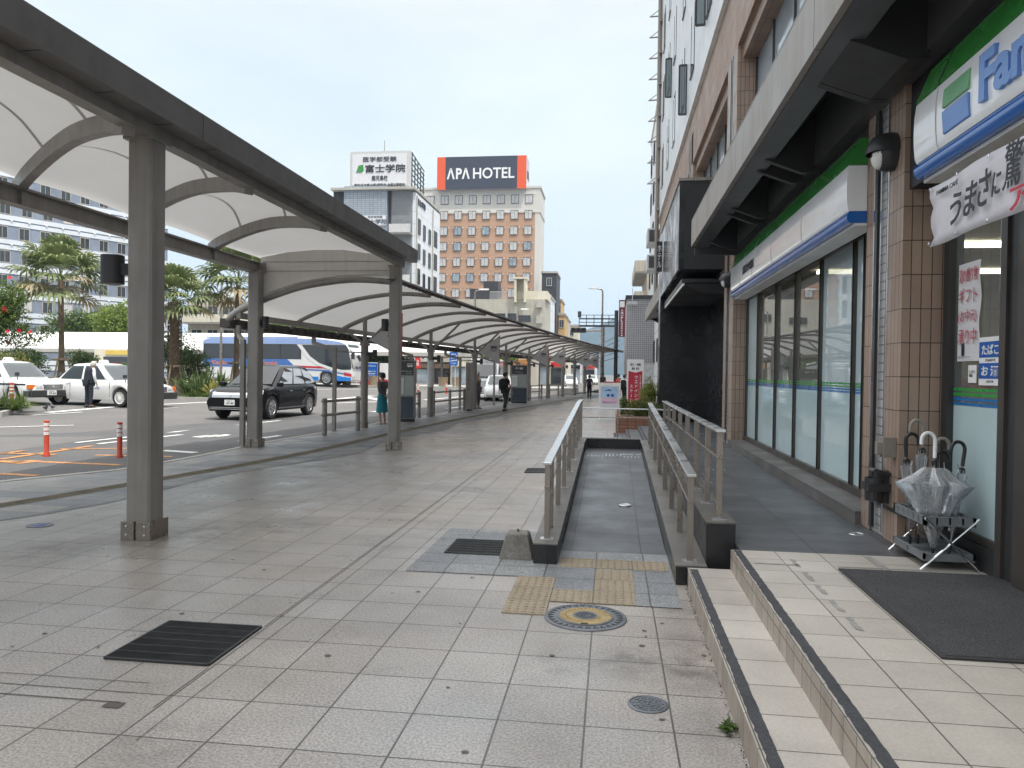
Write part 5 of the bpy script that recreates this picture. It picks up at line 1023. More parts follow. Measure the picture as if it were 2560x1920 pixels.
for s in (-1, 1):
    m = MB(); m.hexa([(2.34, s * .56, .73), (2.0, s * .89, .79), (1.98, s * .9, .83), (2.28, s * .56, .75)], [(2.33, s * .56, .83), (1.96, s * .89, .9), (1.9, s * .87, .93), (2.2, s * .56, .88)]); m.build('headlight', 'head_lamp', SUV); m = MB(); m.box(.95, 1.12, min(s * .9, s * 1.08), max(s * .9, s * 1.08), 1.03, 1.17); m.build('mirror', 'car_black', SUV, bevel=.03)
    m = MB(); m.box(.05, .22, s * .92 - .02, s * .92 + .02, .87, .9); m.box(-.95, -.78, s * .92 - .02, s * .92 + .02, .88, .91); m.build('handle', 'chrome', SUV); m = MB(); m.box(-1.0, 1.0, s * .915 - .01, s * .915 + .01, .33, .36); m.build('sill_trim', 'chrome', SUV)
plate_on(SUV, 2.365, .47, '鹿児島 330', '67-40')
def place(o, p, rz, s=1.): o.location = (p[0], p[1], rh(p[0], p[1])); o.rotation_euler = (0, 0, rz); o.scale = (s, s, s)
place(T1, (-23.9, 27.6), R(-17), 1.12); place(T2, (-20.0, 28.0), R(-10), 1.12); place(SUV, (-11.85, 25.0), R(-92), 1.03)
# bus
BUS = thing('coach', 'blue and white touring coach stopped beyond the palms', 'coach', (0, 0, 0)); BL = 12.
def prof2(m, P, y0, y1, mi=0): m.prism(P, 'y', y0, y1, mi)
out = [(-6, .35), (-6, 3.1), (-5.85, 3.35), (-5.3, 3.45), (1.6, 3.45), (3.6, 3.38), (5.0, 3.2), (5.5, 3.02), (5.72, 2.7), (5.95, 1.6), (6.0, 1.1), (5.98, .4), (5.9, .3), (4.55, .3), (4.5, .75), (4.2, 1.05), (3.8, 1.05), (3.5, .75), (3.45, .3), (-2.2, .3), (-2.25, .75), (-2.55, 1.05), (-2.95, 1.05), (-3.25, .75), (-3.3, .3)]
m = MB(); m.prism(out, 'y', -1.24, 1.24); m.build('body', 'bus_white', BUS, bevel=.08)
sd_ = -1.245
m = MB(); m.prism([(-6, 2.97), (5.5, 2.97), (5.0, 3.16), (3.6, 3.33), (1.6, 3.39), (-5.3, 3.39), (-5.95, 3.2)], 'y', sd_ - .012, sd_); m.box(-5.9, 1.7, -1.23, 1.0, 3.4, 3.5); m.build('roof_band', 'bus_blue_pale', BUS)
m = MB(); m.prism([(-5.98, 1.25), (1.6, 1.25), (.9, 1.85), (-5.98, 1.85)], 'y', sd_ - .008, sd_); m.build('blue_side', 'bus_blue', BUS)
m = MB(); m.prism([(1.62, 1.25), (4.05, 1.2), (3.9, 1.33), (1.5, 1.4)], 'y', sd_ - .009, sd_); m.prism([(5.4, .72), (5.99, .62), (5.98, .82), (5.4, .92)], 'y', sd_ - .009, sd_); m.build('red_stripe', 'bus_red', BUS)
m = MB(); m.prism([(1.6, 1.17), (3.6, 1.12), (5.4, .86), (5.4, .78), (3.6, 1.02), (1.6, 1.08)], 'y', sd_ - .009, sd_); m.build('blue_stripe', 'bus_blue', BUS)
m = MB(); m.prism([(4.56, .31), (5.9, .31), (5.95, .55), (5.3, .62), (4.56, .78)], 'y', sd_ - .008, sd_); m.prism([(-2.15, .31), (3.4, .31), (3.4, .6), (-2.15, .6)], 'y', sd_ - .008, sd_); m.build('skirt_panel', 'bus_bright', BUS)
m = MB(); m.box(-5.95, 2.0, sd_ - .006, sd_, 1.86, 2.96); m.build('window_band', 'wall_black', BUS)
for k in range(5):
    a = -5.85 + 1.56 * k; m = MB(); m.box(a, a + 1.5, sd_ - .01, sd_, 1.9, 2.94); m.build('side_window', 'window_dark', BUS)
m = MB(); m.prism([(2.05, 2.92), (5.52, 2.92), (5.74, 2.6), (5.93, 1.6), (5.95, 1.15), (5.2, 1.12), (4.4, 1.3), (3.4, 1.62), (2.7, 2.1)], 'y', sd_ - .011, sd_); m.build('side_window', 'window_dark', BUS)
m = MB(); m.prism([(1.65, 2.95), (2.0, 2.95), (2.75, 2.05), (3.5, 1.55), (4.6, 1.2), (5.9, 1.0), (5.9, .9), (4.5, 1.08), (3.3, 1.42), (2.5, 1.95)], 'y', sd_ - .016, sd_); m.build('white_sweep', 'bus_white', BUS)
m = MB(); m.add([(5.53, -1.1, 2.98), (5.53, 1.1, 2.98), (5.99, 1.15, 1.25), (5.99, -1.15, 1.25)], [(0, 3, 2, 1)]); m.v = [(x + .09, y, z) for x, y, z in m.v]; m.build('windscreen', 'window_dark', BUS)
m = MB(); m.box(4.75, 5.45, sd_ - .013, sd_, .4, 2.85) if False else m.box(4.72, 4.735, sd_ - .014, sd_, .35, 2.9); m.box(5.48, 5.49, sd_ - .014, sd_, .35, 1.2); m.build('door_seam', 'grille', BUS)
m = MB(); m.text('Kanko', (-1.35, sd_ - .009, 1.4), X_, Z_, .32, 1.5, .008, bold=.02, shear=.3); m.text('Kanko', (-5.3, sd_ - .009, 1.4), X_, Z_, .32, 1.4, .008, bold=.02, shear=.3); m.build('lettering', 'bus_orange', BUS)
for x in (4.0, -2.75):
    for s in (-1, 1): wheel(BUS, x, s * 1.1, .5, .26, 10)
for s in (-1, 1): m = MB(); m.box(5.85, 6.03, min(s * .75, s * 1.1), max(s * .75, s * 1.1), .62, .82); m.build('headlight', 'head_lamp', BUS); m = MB(); m.box(6.0, 6.2, s * 1.3 - .1, s * 1.3 + .1, 1.9, 2.35); m.bar((5.8, s * 1.15, 2.6), (6.1, s * 1.3, 2.3), .04, .04); m.build('mirror', 'dark_plastic', BUS)
fx = at(882, 930, 58.5); BUS.location = (fx.x - 6.5, 60.0, .42); BUS.rotation_euler = (0, 0, R(-2)); BUS.scale = (1.08, 1.05, 1.1)
# small far cars
mat('car_silver', (.45, .46, .47), .25, .3, coat=.5); mat('car_red', (.35, .02, .02), .25, coat=.5)
mini, _ = car('car', 'small white hatchback far off behind the bus stop pillars', 'car', 3.9, 1.65, .95, [(-1.95, .75), (-1.85, .95), (0, .97), (.7, .95), (1.3, .9), (1.8, .8), (1.95, .6)], ((-1.85, 1.0, .76, .93), (-1.5, .15, .62, 1.5)), (-1.2, 1.2), .3, 'taxi_white', .22, sp=8)
mini.location = (-6.7, 45, RZ); mini.rotation_euler = (0, 0, R(-84))
van = thing('delivery_van', 'grey box van waiting in the bus bay beyond the timetable pillar', 'van', (0, 0, 0)); m = MB()
m.prism([(-2.4, .35), (-2.4, 2.5), (1.2, 2.5), (1.2, 2.2), (1.9, 1.35), (2.3, 1.2), (2.35, .35)], 'y', -.9, .9); m.build('body', 'car_silver', van, bevel=.05); m = MB(); m.add([(1.26, -.75, 2.12), (1.26, .75, 2.12), (1.92, .8, 1.36), (1.92, -.8, 1.36)], [(0, 3, 2, 1)]); m.v = [(x + .06, y, z + .05) for x, y, z in m.v]; m.build('windscreen', 'window_dark', van)
for s in (-1, 1):
    m = MB(); m.prism([(.5, 1.4), (.5, 2.05), (1.15, 2.05), (1.7, 1.4)], 'y', s * .9, s * .915); m.build('side_window', 'window_dark', van)
    for x in (-1.5, 1.45): wheel(van, x, s * .82, .33, .2, 8)
    m = MB(); m.box(2.3, 2.38, min(s * .5, s * .8), max(s * .5, s * .8), .75, .95); m.build('headlight', 'head_lamp', van)
plate_on(van, 2.36, .45, '鹿児島', '48-21'); van.location = (-7.9, 47.5, RZ); van.rotation_euler = (0, 0, R(-86))
for i, (x, y, rz_, lab) in enumerate(((-5.2, 95, -80, 'pale hatchback far down the street, right of the walking man'), (-8.5, 104, 100, 'pale hatchback far down the street, left of the walking man'), (-3.2, 118, -80, 'most distant pale hatchback in the street'))):
    o = dup(mini, (x, y, RZ), R(rz_), lab)
# ------------------------------------------------------------------ people
def skinmesh(nodes, edges, root, sub=1):
    names = list(nodes); me = bpy.data.meshes.new('s'); me.from_pydata([nodes[n][0] for n in names], [(names.index(a), names.index(b)) for a, b in edges], [])
    o = bpy.data.objects.new('s', me); COL.objects.link(o); o.modifiers.new('k', 'SKIN').use_smooth_shade = True
    sv = me.skin_vertices[0].data
    for i, n in enumerate(names):
        r = nodes[n][1]; sv[i].radius = r if isinstance(r, tuple) else (r, r); sv[i].use_root = (n == root)
    s = o.modifiers.new('d', 'SUBSURF'); s.levels = sub; s.render_levels = sub
    dg = bpy.context.evaluated_depsgraph_get(); dg.update(); em = bpy.data.meshes.new_from_object(o.evaluated_get(dg))
    r = ([tuple(v.co) for v in em.vertices], [tuple(p.vertices) for p in em.polygons]); bpy.data.objects.remove(o); return r
def person(label, loc, rz_, H, pose=None, top=('cloth_white', 'long'), vest=None, legs='navy', skirt=None, hair='hair_black', hairlen=0, shoes='black_paint', bag=None, glove=None, hat=None):
    J = dict(pel=(0, 0, .95), wai=(0, .01, 1.08), che=(0, .0, 1.27), nec=(0, .012, 1.45), hd0=(0, 0, 1.53), hd1=(0, -.012, 1.6), hd2=(0, .0, 1.66))
    for s, q in ((1, 'L'), (-1, 'R')):
        J.update({'sh' + q: (s * .165, .01, 1.39), 'el' + q: (s * .235, .04, 1.13), 'wr' + q: (s * .25, -.03, .9), 'hi' + q: (s * .085, 0, .92), 'kn' + q: (s * .095, -.015, .5), 'an' + q: (s * .1, .025, .09), 'to' + q: (s * .115, -.13, .03)})
    J.update(pose or {}); J = {k: V(v) for k, v in J.items()}
    rad = dict(pel=(.14, .11), wai=(.125, .1), che=(.15, .105), nec=.052, hd0=.07, hd1=(.078, .095), hd2=(.06, .075))
    for q in 'LR': rad.update({'sh' + q: .06, 'el' + q: .042, 'wr' + q: .028, 'hi' + q: .09, 'kn' + q: .058, 'an' + q: .038, 'to' + q: .03})
    E_ = [('pel', 'wai'), ('wai', 'che'), ('che', 'nec'), ('nec', 'hd0'), ('hd0', 'hd1'), ('hd1', 'hd2')]
    for q in 'LR': E_ += [('che', 'sh' + q), ('sh' + q, 'el' + q), ('el' + q, 'wr' + q), ('pel', 'hi' + q), ('hi' + q, 'kn' + q), ('kn' + q, 'an' + q), ('an' + q, 'to' + q)]
    nodes = {k: (J[k], rad[k]) for k in J}; hands = []
    for q, s in (('L', 1), ('R', -1)):
        d = (J['wr' + q] - J['el' + q]).normalized(); side_ = d.cross(X_ * s).normalized(); pm = J['wr' + q] + d * .055; nodes['pa' + q] = (pm, (.03, .018)); E_.append(('wr' + q, 'pa' + q))
        for i, (o, l) in enumerate(((-.03, .05), (-.014, .07), (.002, .076), (.017, .068), (.03, .052))):
            a = pm + side_ * o * .9 + d * (.02 if i else -.02); b = a + d * l * (1 if i else .6) + X_ * (-s) * .018 + (side_ * -.03 if i == 0 else V())
            hands.append([a, a.lerp(b, .55) + X_ * s * .004, b])
    root = thing('person', label, 'person', (0, 0, 0)); vs, fs = skinmesh(nodes, E_, 'pel'); m = MB(); m.add(vs, fs)
    for h in hands: m.tube(h, [.0095, .009, .006], 6)
    # nose, ears, brows on the same surface
    hd = J['hd1']; m.tube([hd + V((0, -.085, .012)), hd + V((0, -.112, -.022)), hd + V((0, -.09, -.032))], [.008, .014, .01], 6)
    for s in (-1, 1): m.lathe([(.012, -.006), (.026, 0), (.016, .008)], 10, hd + V((s * .082, .01, -.01)), (s, 0, 0))
    m.build('body', 'skin', root, smooth=70)
    m = MB()
    for s in (-1, 1): m.lathe([(.01, 0), (.004, .004)], 8, hd + V((s * .032, -.092, .008)), (0, -1, 0))
    m.box(hd.x - .022, hd.x + .022, hd.y - .092, hd.y - .088, hd.z - .062, hd.z - .056); m.build('face_features', 'ink', root)
    def cloth(name, keys, edges, grow, mt, rt, extra=None):
        nd_ = {k: (J[k], tuple(v + grow for v in (rad[k] if isinstance(rad[k], tuple) else (rad[k],) * 2))) for k in keys}
        if extra: nd_.update(extra)
        vs, fs = skinmesh(nd_, edges, rt); mm = MB(); mm.add(vs, fs); return mm.build(name, mt, root, smooth=70)
    hem = {'hem': (J['pel'] + V((0, 0, .0)), (.165, .135)), 'nk': (J['nec'] - V((0, 0, .05)), (.07, .06))}
    te = [('hem', 'wai'), ('wai', 'che'), ('che', 'nk')]; tk = ['wai', 'che']
    for q in 'LR':
        if top[1] != 'none': te += [('che', 'sh' + q), ('sh' + q, 'el' + q)]; tk += ['sh' + q, 'el' + q]
        if top[1] == 'long': te.append(('el' + q, 'wr' + q)); tk.append('wr' + q)
    if top[1] == 'short':
        for q in 'LR': J['el' + q] = J['sh' + q].lerp(J['el' + q], .62)
        rad['elL'] = rad['elR'] = .056
    cloth('shirt', tk, te, .016, top[0], 'che', hem)
    if vest:
        sm_ = (J['shL'] + J['shR']) / 2; m = MB(); rr = []
        for c, a, b in ((J['pel'] + V((0, 0, -.05)), .2, .16), (J['pel'] + V((0, 0, .02)), .195, .155), (J['wai'], .18, .145), (J['che'], .21, .175), (sm_ + V((0, 0, -.03)), .215, .165), (sm_ + V((0, .005, .03)), .185, .115), (sm_ + V((0, .01, .075)), .1, .09)):
            rr.append([c + V((a * (1 + .02 * math.sin(5 * q)) * math.cos(q), b * math.sin(q), 0)) for q in [2 * math.pi * k / 28 for k in range(28)]])
        m.loft(rr, 0, False); m.build('vest', vest, root, smooth=70)
    if skirt:
        m = MB(); rr = []
        for z, a, b in ((1.02, .145, .115), (.9, .17, .14), (.7, .185, .155), (.45, .205, .17), (.4, .207, .172)): rr.append([(J['pel'].x + a * (1 + .05 * math.sin(7 * q + z)) * math.cos(q), J['pel'].y + b * (1 + .05 * math.sin(7 * q + z)) * math.sin(q), z) for q in [2 * math.pi * k / 28 for k in range(28)]])
        m.loft(rr); m.build('skirt', skirt, root, smooth=60)
    else:
        k = ['pel'] + [a + q for q in 'LR' for a in ('hi', 'kn', 'an')]; cloth('trousers', k, [('pel', 'hi' + q) for q in 'LR'] + [('hi' + q, 'kn' + q) for q in 'LR'] + [('kn' + q, 'an' + q) for q in 'LR'], .022, legs, 'pel')
    for q in 'LR':
        a, t = J['an' + q], J['to' + q]; m = MB(); d = V((t.x - a.x, t.y - a.y, 0)).normalized(); w = d.cross(Z_); c = V((a.x, a.y, t.z - .03)); rr = []
        for f, hw, h in ((-.07, .03, .06), (-.05, .042, .085), (.03, .042, .09), (.1, .048, .06), (.17, .042, .045), (.2, .02, .025)): p = c + d * f; rr.append([p + w * hw, p + w * hw + Z_ * h * .6, p + w * hw * .5 + Z_ * h, p - w * hw * .5 + Z_ * h, p - w * hw + Z_ * h * .6, p - w * hw])
        m.loft(rr); 
        if skirt: m.box(c.x - .012 - d.x * .06, c.x + .012 - d.x * .06, c.y - .012 - d.y * .06, c.y + .012 - d.y * .06, c.z - .0, c.z + .05)
        m.build('shoe', shoes, root, smooth=50)
    m = MB(); rr = []
    for k in range(9):
        f = k / 8; th = f * 2.0; rr.append([hd + V((.1 * math.sin(th) * math.cos(a), .012 + .108 * math.sin(th) * math.sin(a) + (.01 if math.sin(a) > 0 else 0), .025 + .1 * math.cos(th) * (1 + (.0 if math.sin(a) < -.3 else hairlen * .8) * f) * 1 - (f > .55) * (0 if math.sin(a) < .1 else .03) + (f > .5) * (.075 if math.sin(a) < -.35 else 0))) for a in [2 * math.pi * q / 20 for q in range(20)]])
    m.loft(rr, 0, False); m.build('hair', hair, root, smooth=70)
    if hat: m = MB(); m.lathe([(.13, .03), (.125, .045), (.105, .05), (.1, .12), (.06, .15), (.01, .155)], 20, hd); m.build('hat', hat, root, smooth=50)
    if bag: m = MB(); b = J['che'] + V((0, .2, -.06)); m.loft([[b + V((x * k, y * kk, z)) for x, y in ((-.15, -.08), (.15, -.08), (.14, .08), (-.14, .08))] for z, k, kk in ((-.2, .85, .8), (-.17, 1, 1), (.12, 1, 1), (.2, .7, .7))]); m.tube([b + V((-.1, -.06, .15)), b + V((-.11, -.3, .2)), b + V((-.1, -.33, -.05))], .018, 6); m.tube([b + V((.1, -.06, .15)), b + V((.11, -.3, .2)), b + V((.1, -.33, -.05))], .018, 6); m.build('backpack', bag, root, smooth=50)
    k = H / 1.72; root.scale = (k, k, k); root.rotation_euler = (0, 0, rz_); root.location = loc; return root
walk = dict(hiL=(.085, 0, .92), knL=(.09, -.16, .52), anL=(.09, -.13, .1), toL=(.09, -.28, .05), knR=(-.09, .02, .49), anR=(-.09, .2, .14), toR=(-.09, .08, .04), elL=(.23, .12, 1.13), wrL=(.24, .12, .9), elR=(-.23, -.04, 1.13), wrR=(-.24, -.16, .95))
g1 = gr(222, 1019)
person('elderly person in navy vest and white sleeves leaning to the taxi window, back to us', g1, R(165), 1.78, dict(che=(0, -.07, 1.27), nec=(0, -.13, 1.43), hd0=(0, -.17, 1.5), hd1=(0, -.2, 1.57), hd2=(0, -.19, 1.62), shL=(.165, -.06, 1.39), shR=(-.165, -.06, 1.39), elL=(.25, -.12, 1.12), wrL=(.22, -.24, 1.0), elR=(-.25, -.02, 1.12), wrR=(-.26, -.1, .88)), ('cloth_white', 'long'), 'navy', 'navy', hair='hair_grey')
g2 = gd(955, 1061); person('person with short black hair, grey patterned cardigan and teal skirt waiting by the kerb', g2, R(-120), 1.55, dict(elL=(.24, .12, 1.12), wrL=(.07, .19, .97), elR=(-.24, .12, 1.12), wrR=(-.07, .2, .95)), ('cloth_grey', 'long'), None, skirt='teal', hairlen=.35, shoes='fascia_beige')
g3 = gd(1473, 998); person('person in black walking away with a dark backpack on the pavement', g3, R(178), 1.53, walk, ('cloth_black', 'short'), None, 'cloth_black', bag='navy')
g4 = gd(1262, 1028); person('person in dark shirt and grey-green trousers walking toward the bus stop', g4, R(150), 1.62, walk, ('cloth_black', 'short'), None, 'cloth_green', bag='cloth_black')
for (x, Y, rz_, H, lab, tp, hr) in ((1561, 41, 160, 1.6, 'person with dark hair and black backpack right behind the poster stand', 'cloth_white', 'hair_black'), (1546, 44, 175, 1.62, 'person with dark hair and orange bag walking behind the poster stand', 'cloth_black', 'hair_black'), (1507, 58, 10, 1.65, 'person in grey far down the pavement left of the poster stand', 'cloth_grey', 'hair_black')):
    p = at(x, 960, Y); person(lab, (p.x, Y, 0), R(rz_), H, walk, (tp, 'short'), None, 'cloth_black', bag='cloth_black' if Y != 44 else 'orange_plastic', hair=hr)
c = gd(1198, 1025); person('person in a white sun hat standing beside the timetable pillar', (c.x - .3, c.y + 1.2, 0), R(60), 1.6, None, ('cloth_grey', 'short'), None, 'cloth_grey', hat='banner')
# pigeons
def pigeon(px, py, rz_, label):
    c = gr(px, py); nd_ = dict(t=(V((0, .17, .1)), .018), b0=(V((0, .09, .12)), .045), b1=(V((0, 0, .135)), .062), b2=(V((0, -.06, .16)), .045), n=(V((0, -.09, .21)), .028), h=(V((0, -.11, .245)), .03), k=(V((0, -.15, .24)), .007))
    for s, q in ((-1, 'a'), (1, 'b')): nd_['l' + q] = (V((s * .025, 0, .07)), .012); nd_['f' + q] = (V((s * .028, -.01, .012)), .006); nd_['g' + q] = (V((s * .03, -.045, .008)), .006)
    vs, fs = skinmesh(nd_, [('t', 'b0'), ('b0', 'b1'), ('b1', 'b2'), ('b2', 'n'), ('n', 'h'), ('h', 'k'), ('b1', 'la'), ('la', 'fa'), ('fa', 'ga'), ('b1', 'lb'), ('lb', 'fb'), ('fb', 'gb')], 'b1')
    m = MB(); m.add(vs, fs); o = m.build('pigeon', 'cloth_grey', smooth=80); tag(o, label, 'pigeon'); o.location = c; o.rotation_euler = (0, 0, rz_)
pigeon(114, 1027, R(70), 'grey pigeon on the road in front of the taxi'); pigeon(131, 1024, R(-110), 'second grey pigeon on the road, nearer the attendant')
# ------------------------------------------------------------------ planting
leafmat('frond', (.1, .145, .05), (.24, .27, .12), .4, .3); leafmat('frond_dry', (.3, .25, .14), (.38, .31, .19), .7, .25); mat('palm_trunk', (.16, .115, .08), .9, nz=(4, .3), bump=(14, .8)); mat('palm_boots', (.2, .15, .1), .9, nz=(6, .35))
leafmat('leaf_dark', (.02, .045, .012), (.05, .085, .025)); leafmat('leaf_mid', (.055, .105, .026), (.11, .16, .045)); leafmat('leaf_lime', (.15, .23, .03), (.27, .33, .07)); leafmat('leaf_bright', (.1, .17, .025), (.2, .27, .06)); leafmat('leaf_yellow', (.2, .2, .04), (.3, .26, .08)); leafmat('blade', (.055, .085, .035), (.11, .15, .055))
mat('flower_red', (.6, .015, .03), .5, nz=None); mat('bark', (.09, .07, .055), .9, nz=(8, .3), bump=(20, .6)); mat('stake', (.3, .23, .15), .8, nz=(5, .25))
def leaf(m, p, d, nrm, l, w, mi=0, fold=.15):
    d = d.normalized(); s = d.cross(nrm)
    if s.length < 1e-3: s = d.orthogonal()
    s.normalize(); u = s.cross(d); m.add([p, p + d * l * .45 + s * w / 2 + u * w * fold, p + d * l - u * l * .1, p + d * l * .45 - s * w / 2 + u * w * fold], [(0, 1, 2, 3)], mi)
def rdir(r): 
    z = r.uniform(-1, 1); a = r.uniform(0, 2 * math.pi); q = math.sqrt(1 - z * z); return V((q * math.cos(a), q * math.sin(a), z))
def palm(label, base, h, lean, seed, n=42, fl=1.25, dry=.3, boots=False, tr=.16):
    r = random.Random(seed); t = thing('palm_tree', label, 'palm tree', base, 'fan palms in the terminal planting'); B = V(base); top = B + V((lean[0], lean[1], h)); m = MB()
    pts = [B.lerp(top, f) + V((lean[0], lean[1], 0)) * (f * f - f) for f in [k / 24 for k in range(25)]]
    m.tube(pts, [tr * (1.45 - .5 * min(1, f * 4) - .08 * f) * (1 + .05 * (k % 2)) for k, f in enumerate([k / 24 for k in range(25)])], 14)
    if boots:
        for k in range(220):
            f = .12 + .86 * k / 220; a = k * 2.4; p = B.lerp(top, f); d = V((math.cos(a), math.sin(a), .0)); leaf(m, p + d * tr * .9, d * .6 + Z_ * .9, d, .28, .16, 1, .3)
    m.build('trunk', ['palm_trunk', 'palm_boots'], t, smooth=60)
    m = MB()
    for k in range(n):
        f = k / n; a = k * 2.39996 + r.uniform(-.2, .2); el = R(84 - 112 * f ** .9 + r.uniform(-7, 7)); d = V((math.cos(a) * math.cos(el), math.sin(a) * math.cos(el), math.sin(el)))
        pl_ = fl * r.uniform(.5, .66); st_ = top + Z_ * .1; hub = st_ + d * pl_ - Z_ * .12 * (1 - math.sin(el)); m.tube([st_, st_.lerp(hub, .5) + Z_ * .04, hub], [.018, .014, .01], 4)
        s = d.cross(Z_)
        if s.length < .1: s = X_.copy()
        s.normalize(); u = s.cross(d).normalized(); isdry = f > 1 - dry and r.random() < .7; R_ = fl * r.uniform(.5, .62); nb = 18
        for q in range(nb):
            th = R(-115 + 230 * (q + .5) / nb); bd = (d * math.cos(th) + s * math.sin(th)).normalized(); L = R_ * (.62 + .38 * math.cos(th * .55)) * r.uniform(.9, 1.05); w = .075
            w = L * .145; droop = (.18 + .25 * r.random()) * L * (1.3 if isdry else 1); sw = bd.cross(u).normalized(); p0, p1, p2 = hub, hub + bd * L * .55 + u * .07 * (q % 2), hub + bd * L * .8 - Z_ * droop * .35; p3 = hub + bd * L * .92 - Z_ * droop
            m.add([p0 - sw * .008, p0 + sw * .008, p1 + sw * w / 2, p1 - sw * w / 2, p2 + sw * w * .26, p2 - sw * w * .26, p3], [(0, 1, 2, 3), (3, 2, 4, 5), (5, 4, 6)], 1 if isdry else 0)
    m.build('crown', ['frond', 'frond_dry'], t)
    return t
def stakes(t, base, hh=1.5, rr=.75):
    m = MB(); B = V(base)
    for k in range(3): a = 2.1 * k + .5; d = V((math.cos(a), math.sin(a), 0)); m.tube([B + d * rr, B + d * .28 + Z_ * hh], .045, 8)
    for k in range(4): a = math.pi / 2 * k; d = V((math.cos(a), math.sin(a), 0)); s = V((-d.y, d.x, 0)); m.tube([B + d * .24 - s * .45 + Z_ * (hh - .1 + .03 * (k % 2)), B + d * .24 + s * .45 + Z_ * (hh - .1 + .03 * (k % 2))], .045, 8)
    m.build('support_stake', 'stake', t, smooth=40)
IZ = RZ + .14
def ipt(px, Y): p = at(px, 940, Y); return (p.x, Y, rh(p.x, Y) + .12)
def hgt(px, py, Y): return at(px, py, Y).z
b = ipt(154, 40); p1 = palm('slender fan palm with staked trunk behind the taxis', b, hgt(150, 712, 40) - IZ, (-.1, 0), 1, 34, 2.6, .28); stakes(p1, b, 1.75)
b = ipt(436, 37); p2 = palm('shorter fan palm with shaggy trunk just right of the nearest square column', b, hgt(436, 765, 37) - IZ, (0, 0), 2, 32, 2.0, .15, True, .26); stakes(p2, b, 1.5)
b = ipt(590, 41); p3 = palm('tall fan palm partly hidden behind the kerb-side square column', b, hgt(590, 720, 41) - IZ, (.1, 0), 3, 36, 2.7, .2); stakes(p3, b, 1.75)
def shrub(name, label, c, rx, ry, rz_, n, size, mats, seed, cat='shrub', trunk=True, flowers=0, clumps=14, group=None, zbase=None, rootx=0):
    r = random.Random(seed); C_ = V(c); zb = (C_.z - rz_ - .2) if zbase is None else zbase; t = thing(name, label, cat, (C_.x, C_.y, zb), group)
    if trunk:
        m = MB(); 
        for k in range(5): d = rdir(r); e = C_ + V((d.x * rx * .6, d.y * ry * .6, d.z * rz_ * .5)); m.tube([V((C_.x + rootx + .1 * d.x, C_.y + .1 * d.y, zb)), V((C_.x + rootx * .6, C_.y, zb)).lerp(e, .5) + V((d.x, d.y, 0)) * .1, e], [.07 * min(rx, 1.6), .045 * min(rx, 1.6), .015], 7)
        m.build('trunk', 'bark', t, smooth=60)
    cl = []
    for k in range(clumps): d = rdir(r); f = r.uniform(.25, .82); cl.append((C_ + V((d.x * rx * f, d.y * ry * f, d.z * rz_ * f)), r.uniform(.28, .5)))
    m = MB()
    for k in range(n):
        cc, cr = cl[r.randrange(clumps)]; d = rdir(r); f = r.uniform(.55, 1.1); p = cc + V((d.x * rx, d.y * ry, d.z * rz_)) * cr * f; mi = 0 if r.random() < .65 else 1
        leaf(m, p, (d + rdir(r) * .8 + Z_ * .1), (d + Z_ * .8 + rdir(r) * .5).normalized(), size * r.uniform(.7, 1.3), size * .5 * r.uniform(.7, 1.2), mi)
    m.build('foliage', mats, t)
    if flowers:
        m = MB()
        for k in range(flowers):
            cc, cr = cl[r.randrange(clumps)]; d = (rdir(r) + V((.2, -1.2, .3))).normalized(); p = cc + V((d.x * rx, d.y * ry, d.z * rz_)) * cr * 1.1; u = d.orthogonal().normalized(); w = d.cross(u)
            for q in range(6): a = q * math.pi / 3; e = u * math.cos(a) + w * math.sin(a); leaf(m, p, e + d * .5, d, .085, .075)
        m.build('flowers', 'flower_red', t)
    return t
p = at(8, 765, 21.5); shrub('hibiscus_bush', 'hibiscus bush with red flowers at the far left edge', (p.x, 21.5, p.z), .8, .8, .85, 4200, .1, ['leaf_mid', 'leaf_bright'], 5, 'hibiscus', True, 9, 30, zbase=IZ, rootx=-1.6)
p = at(50, 835, 21.5); shrub('hibiscus_bush', 'lower hibiscus branches drooping over the front taxi', (p.x, 21.5, p.z), 1.25, .7, .42, 1100, .1, ['leaf_mid', 'leaf_dark'], 6, 'hibiscus', False, 4, 16, zbase=IZ)
p = at(205, 808, 79); shrub('broadleaf_tree', 'loose leafy tree rising above the white terminal roof, behind the slender palm', (p.x, 79, p.z), 5.2, 1.6, 1.7, 5200, .3, ['leaf_mid', 'leaf_bright'], 7, 'tree', True, 0, 34, zbase=0)
p = at(298, 805, 78); shrub('round_tree', 'dense round bright green tree left of the nearest square column', (p.x, 78, p.z), 2.9, 2.2, 2.3, 9000, .3, ['leaf_lime', 'leaf_bright'], 8, 'tree', True, 0, 40, zbase=0)
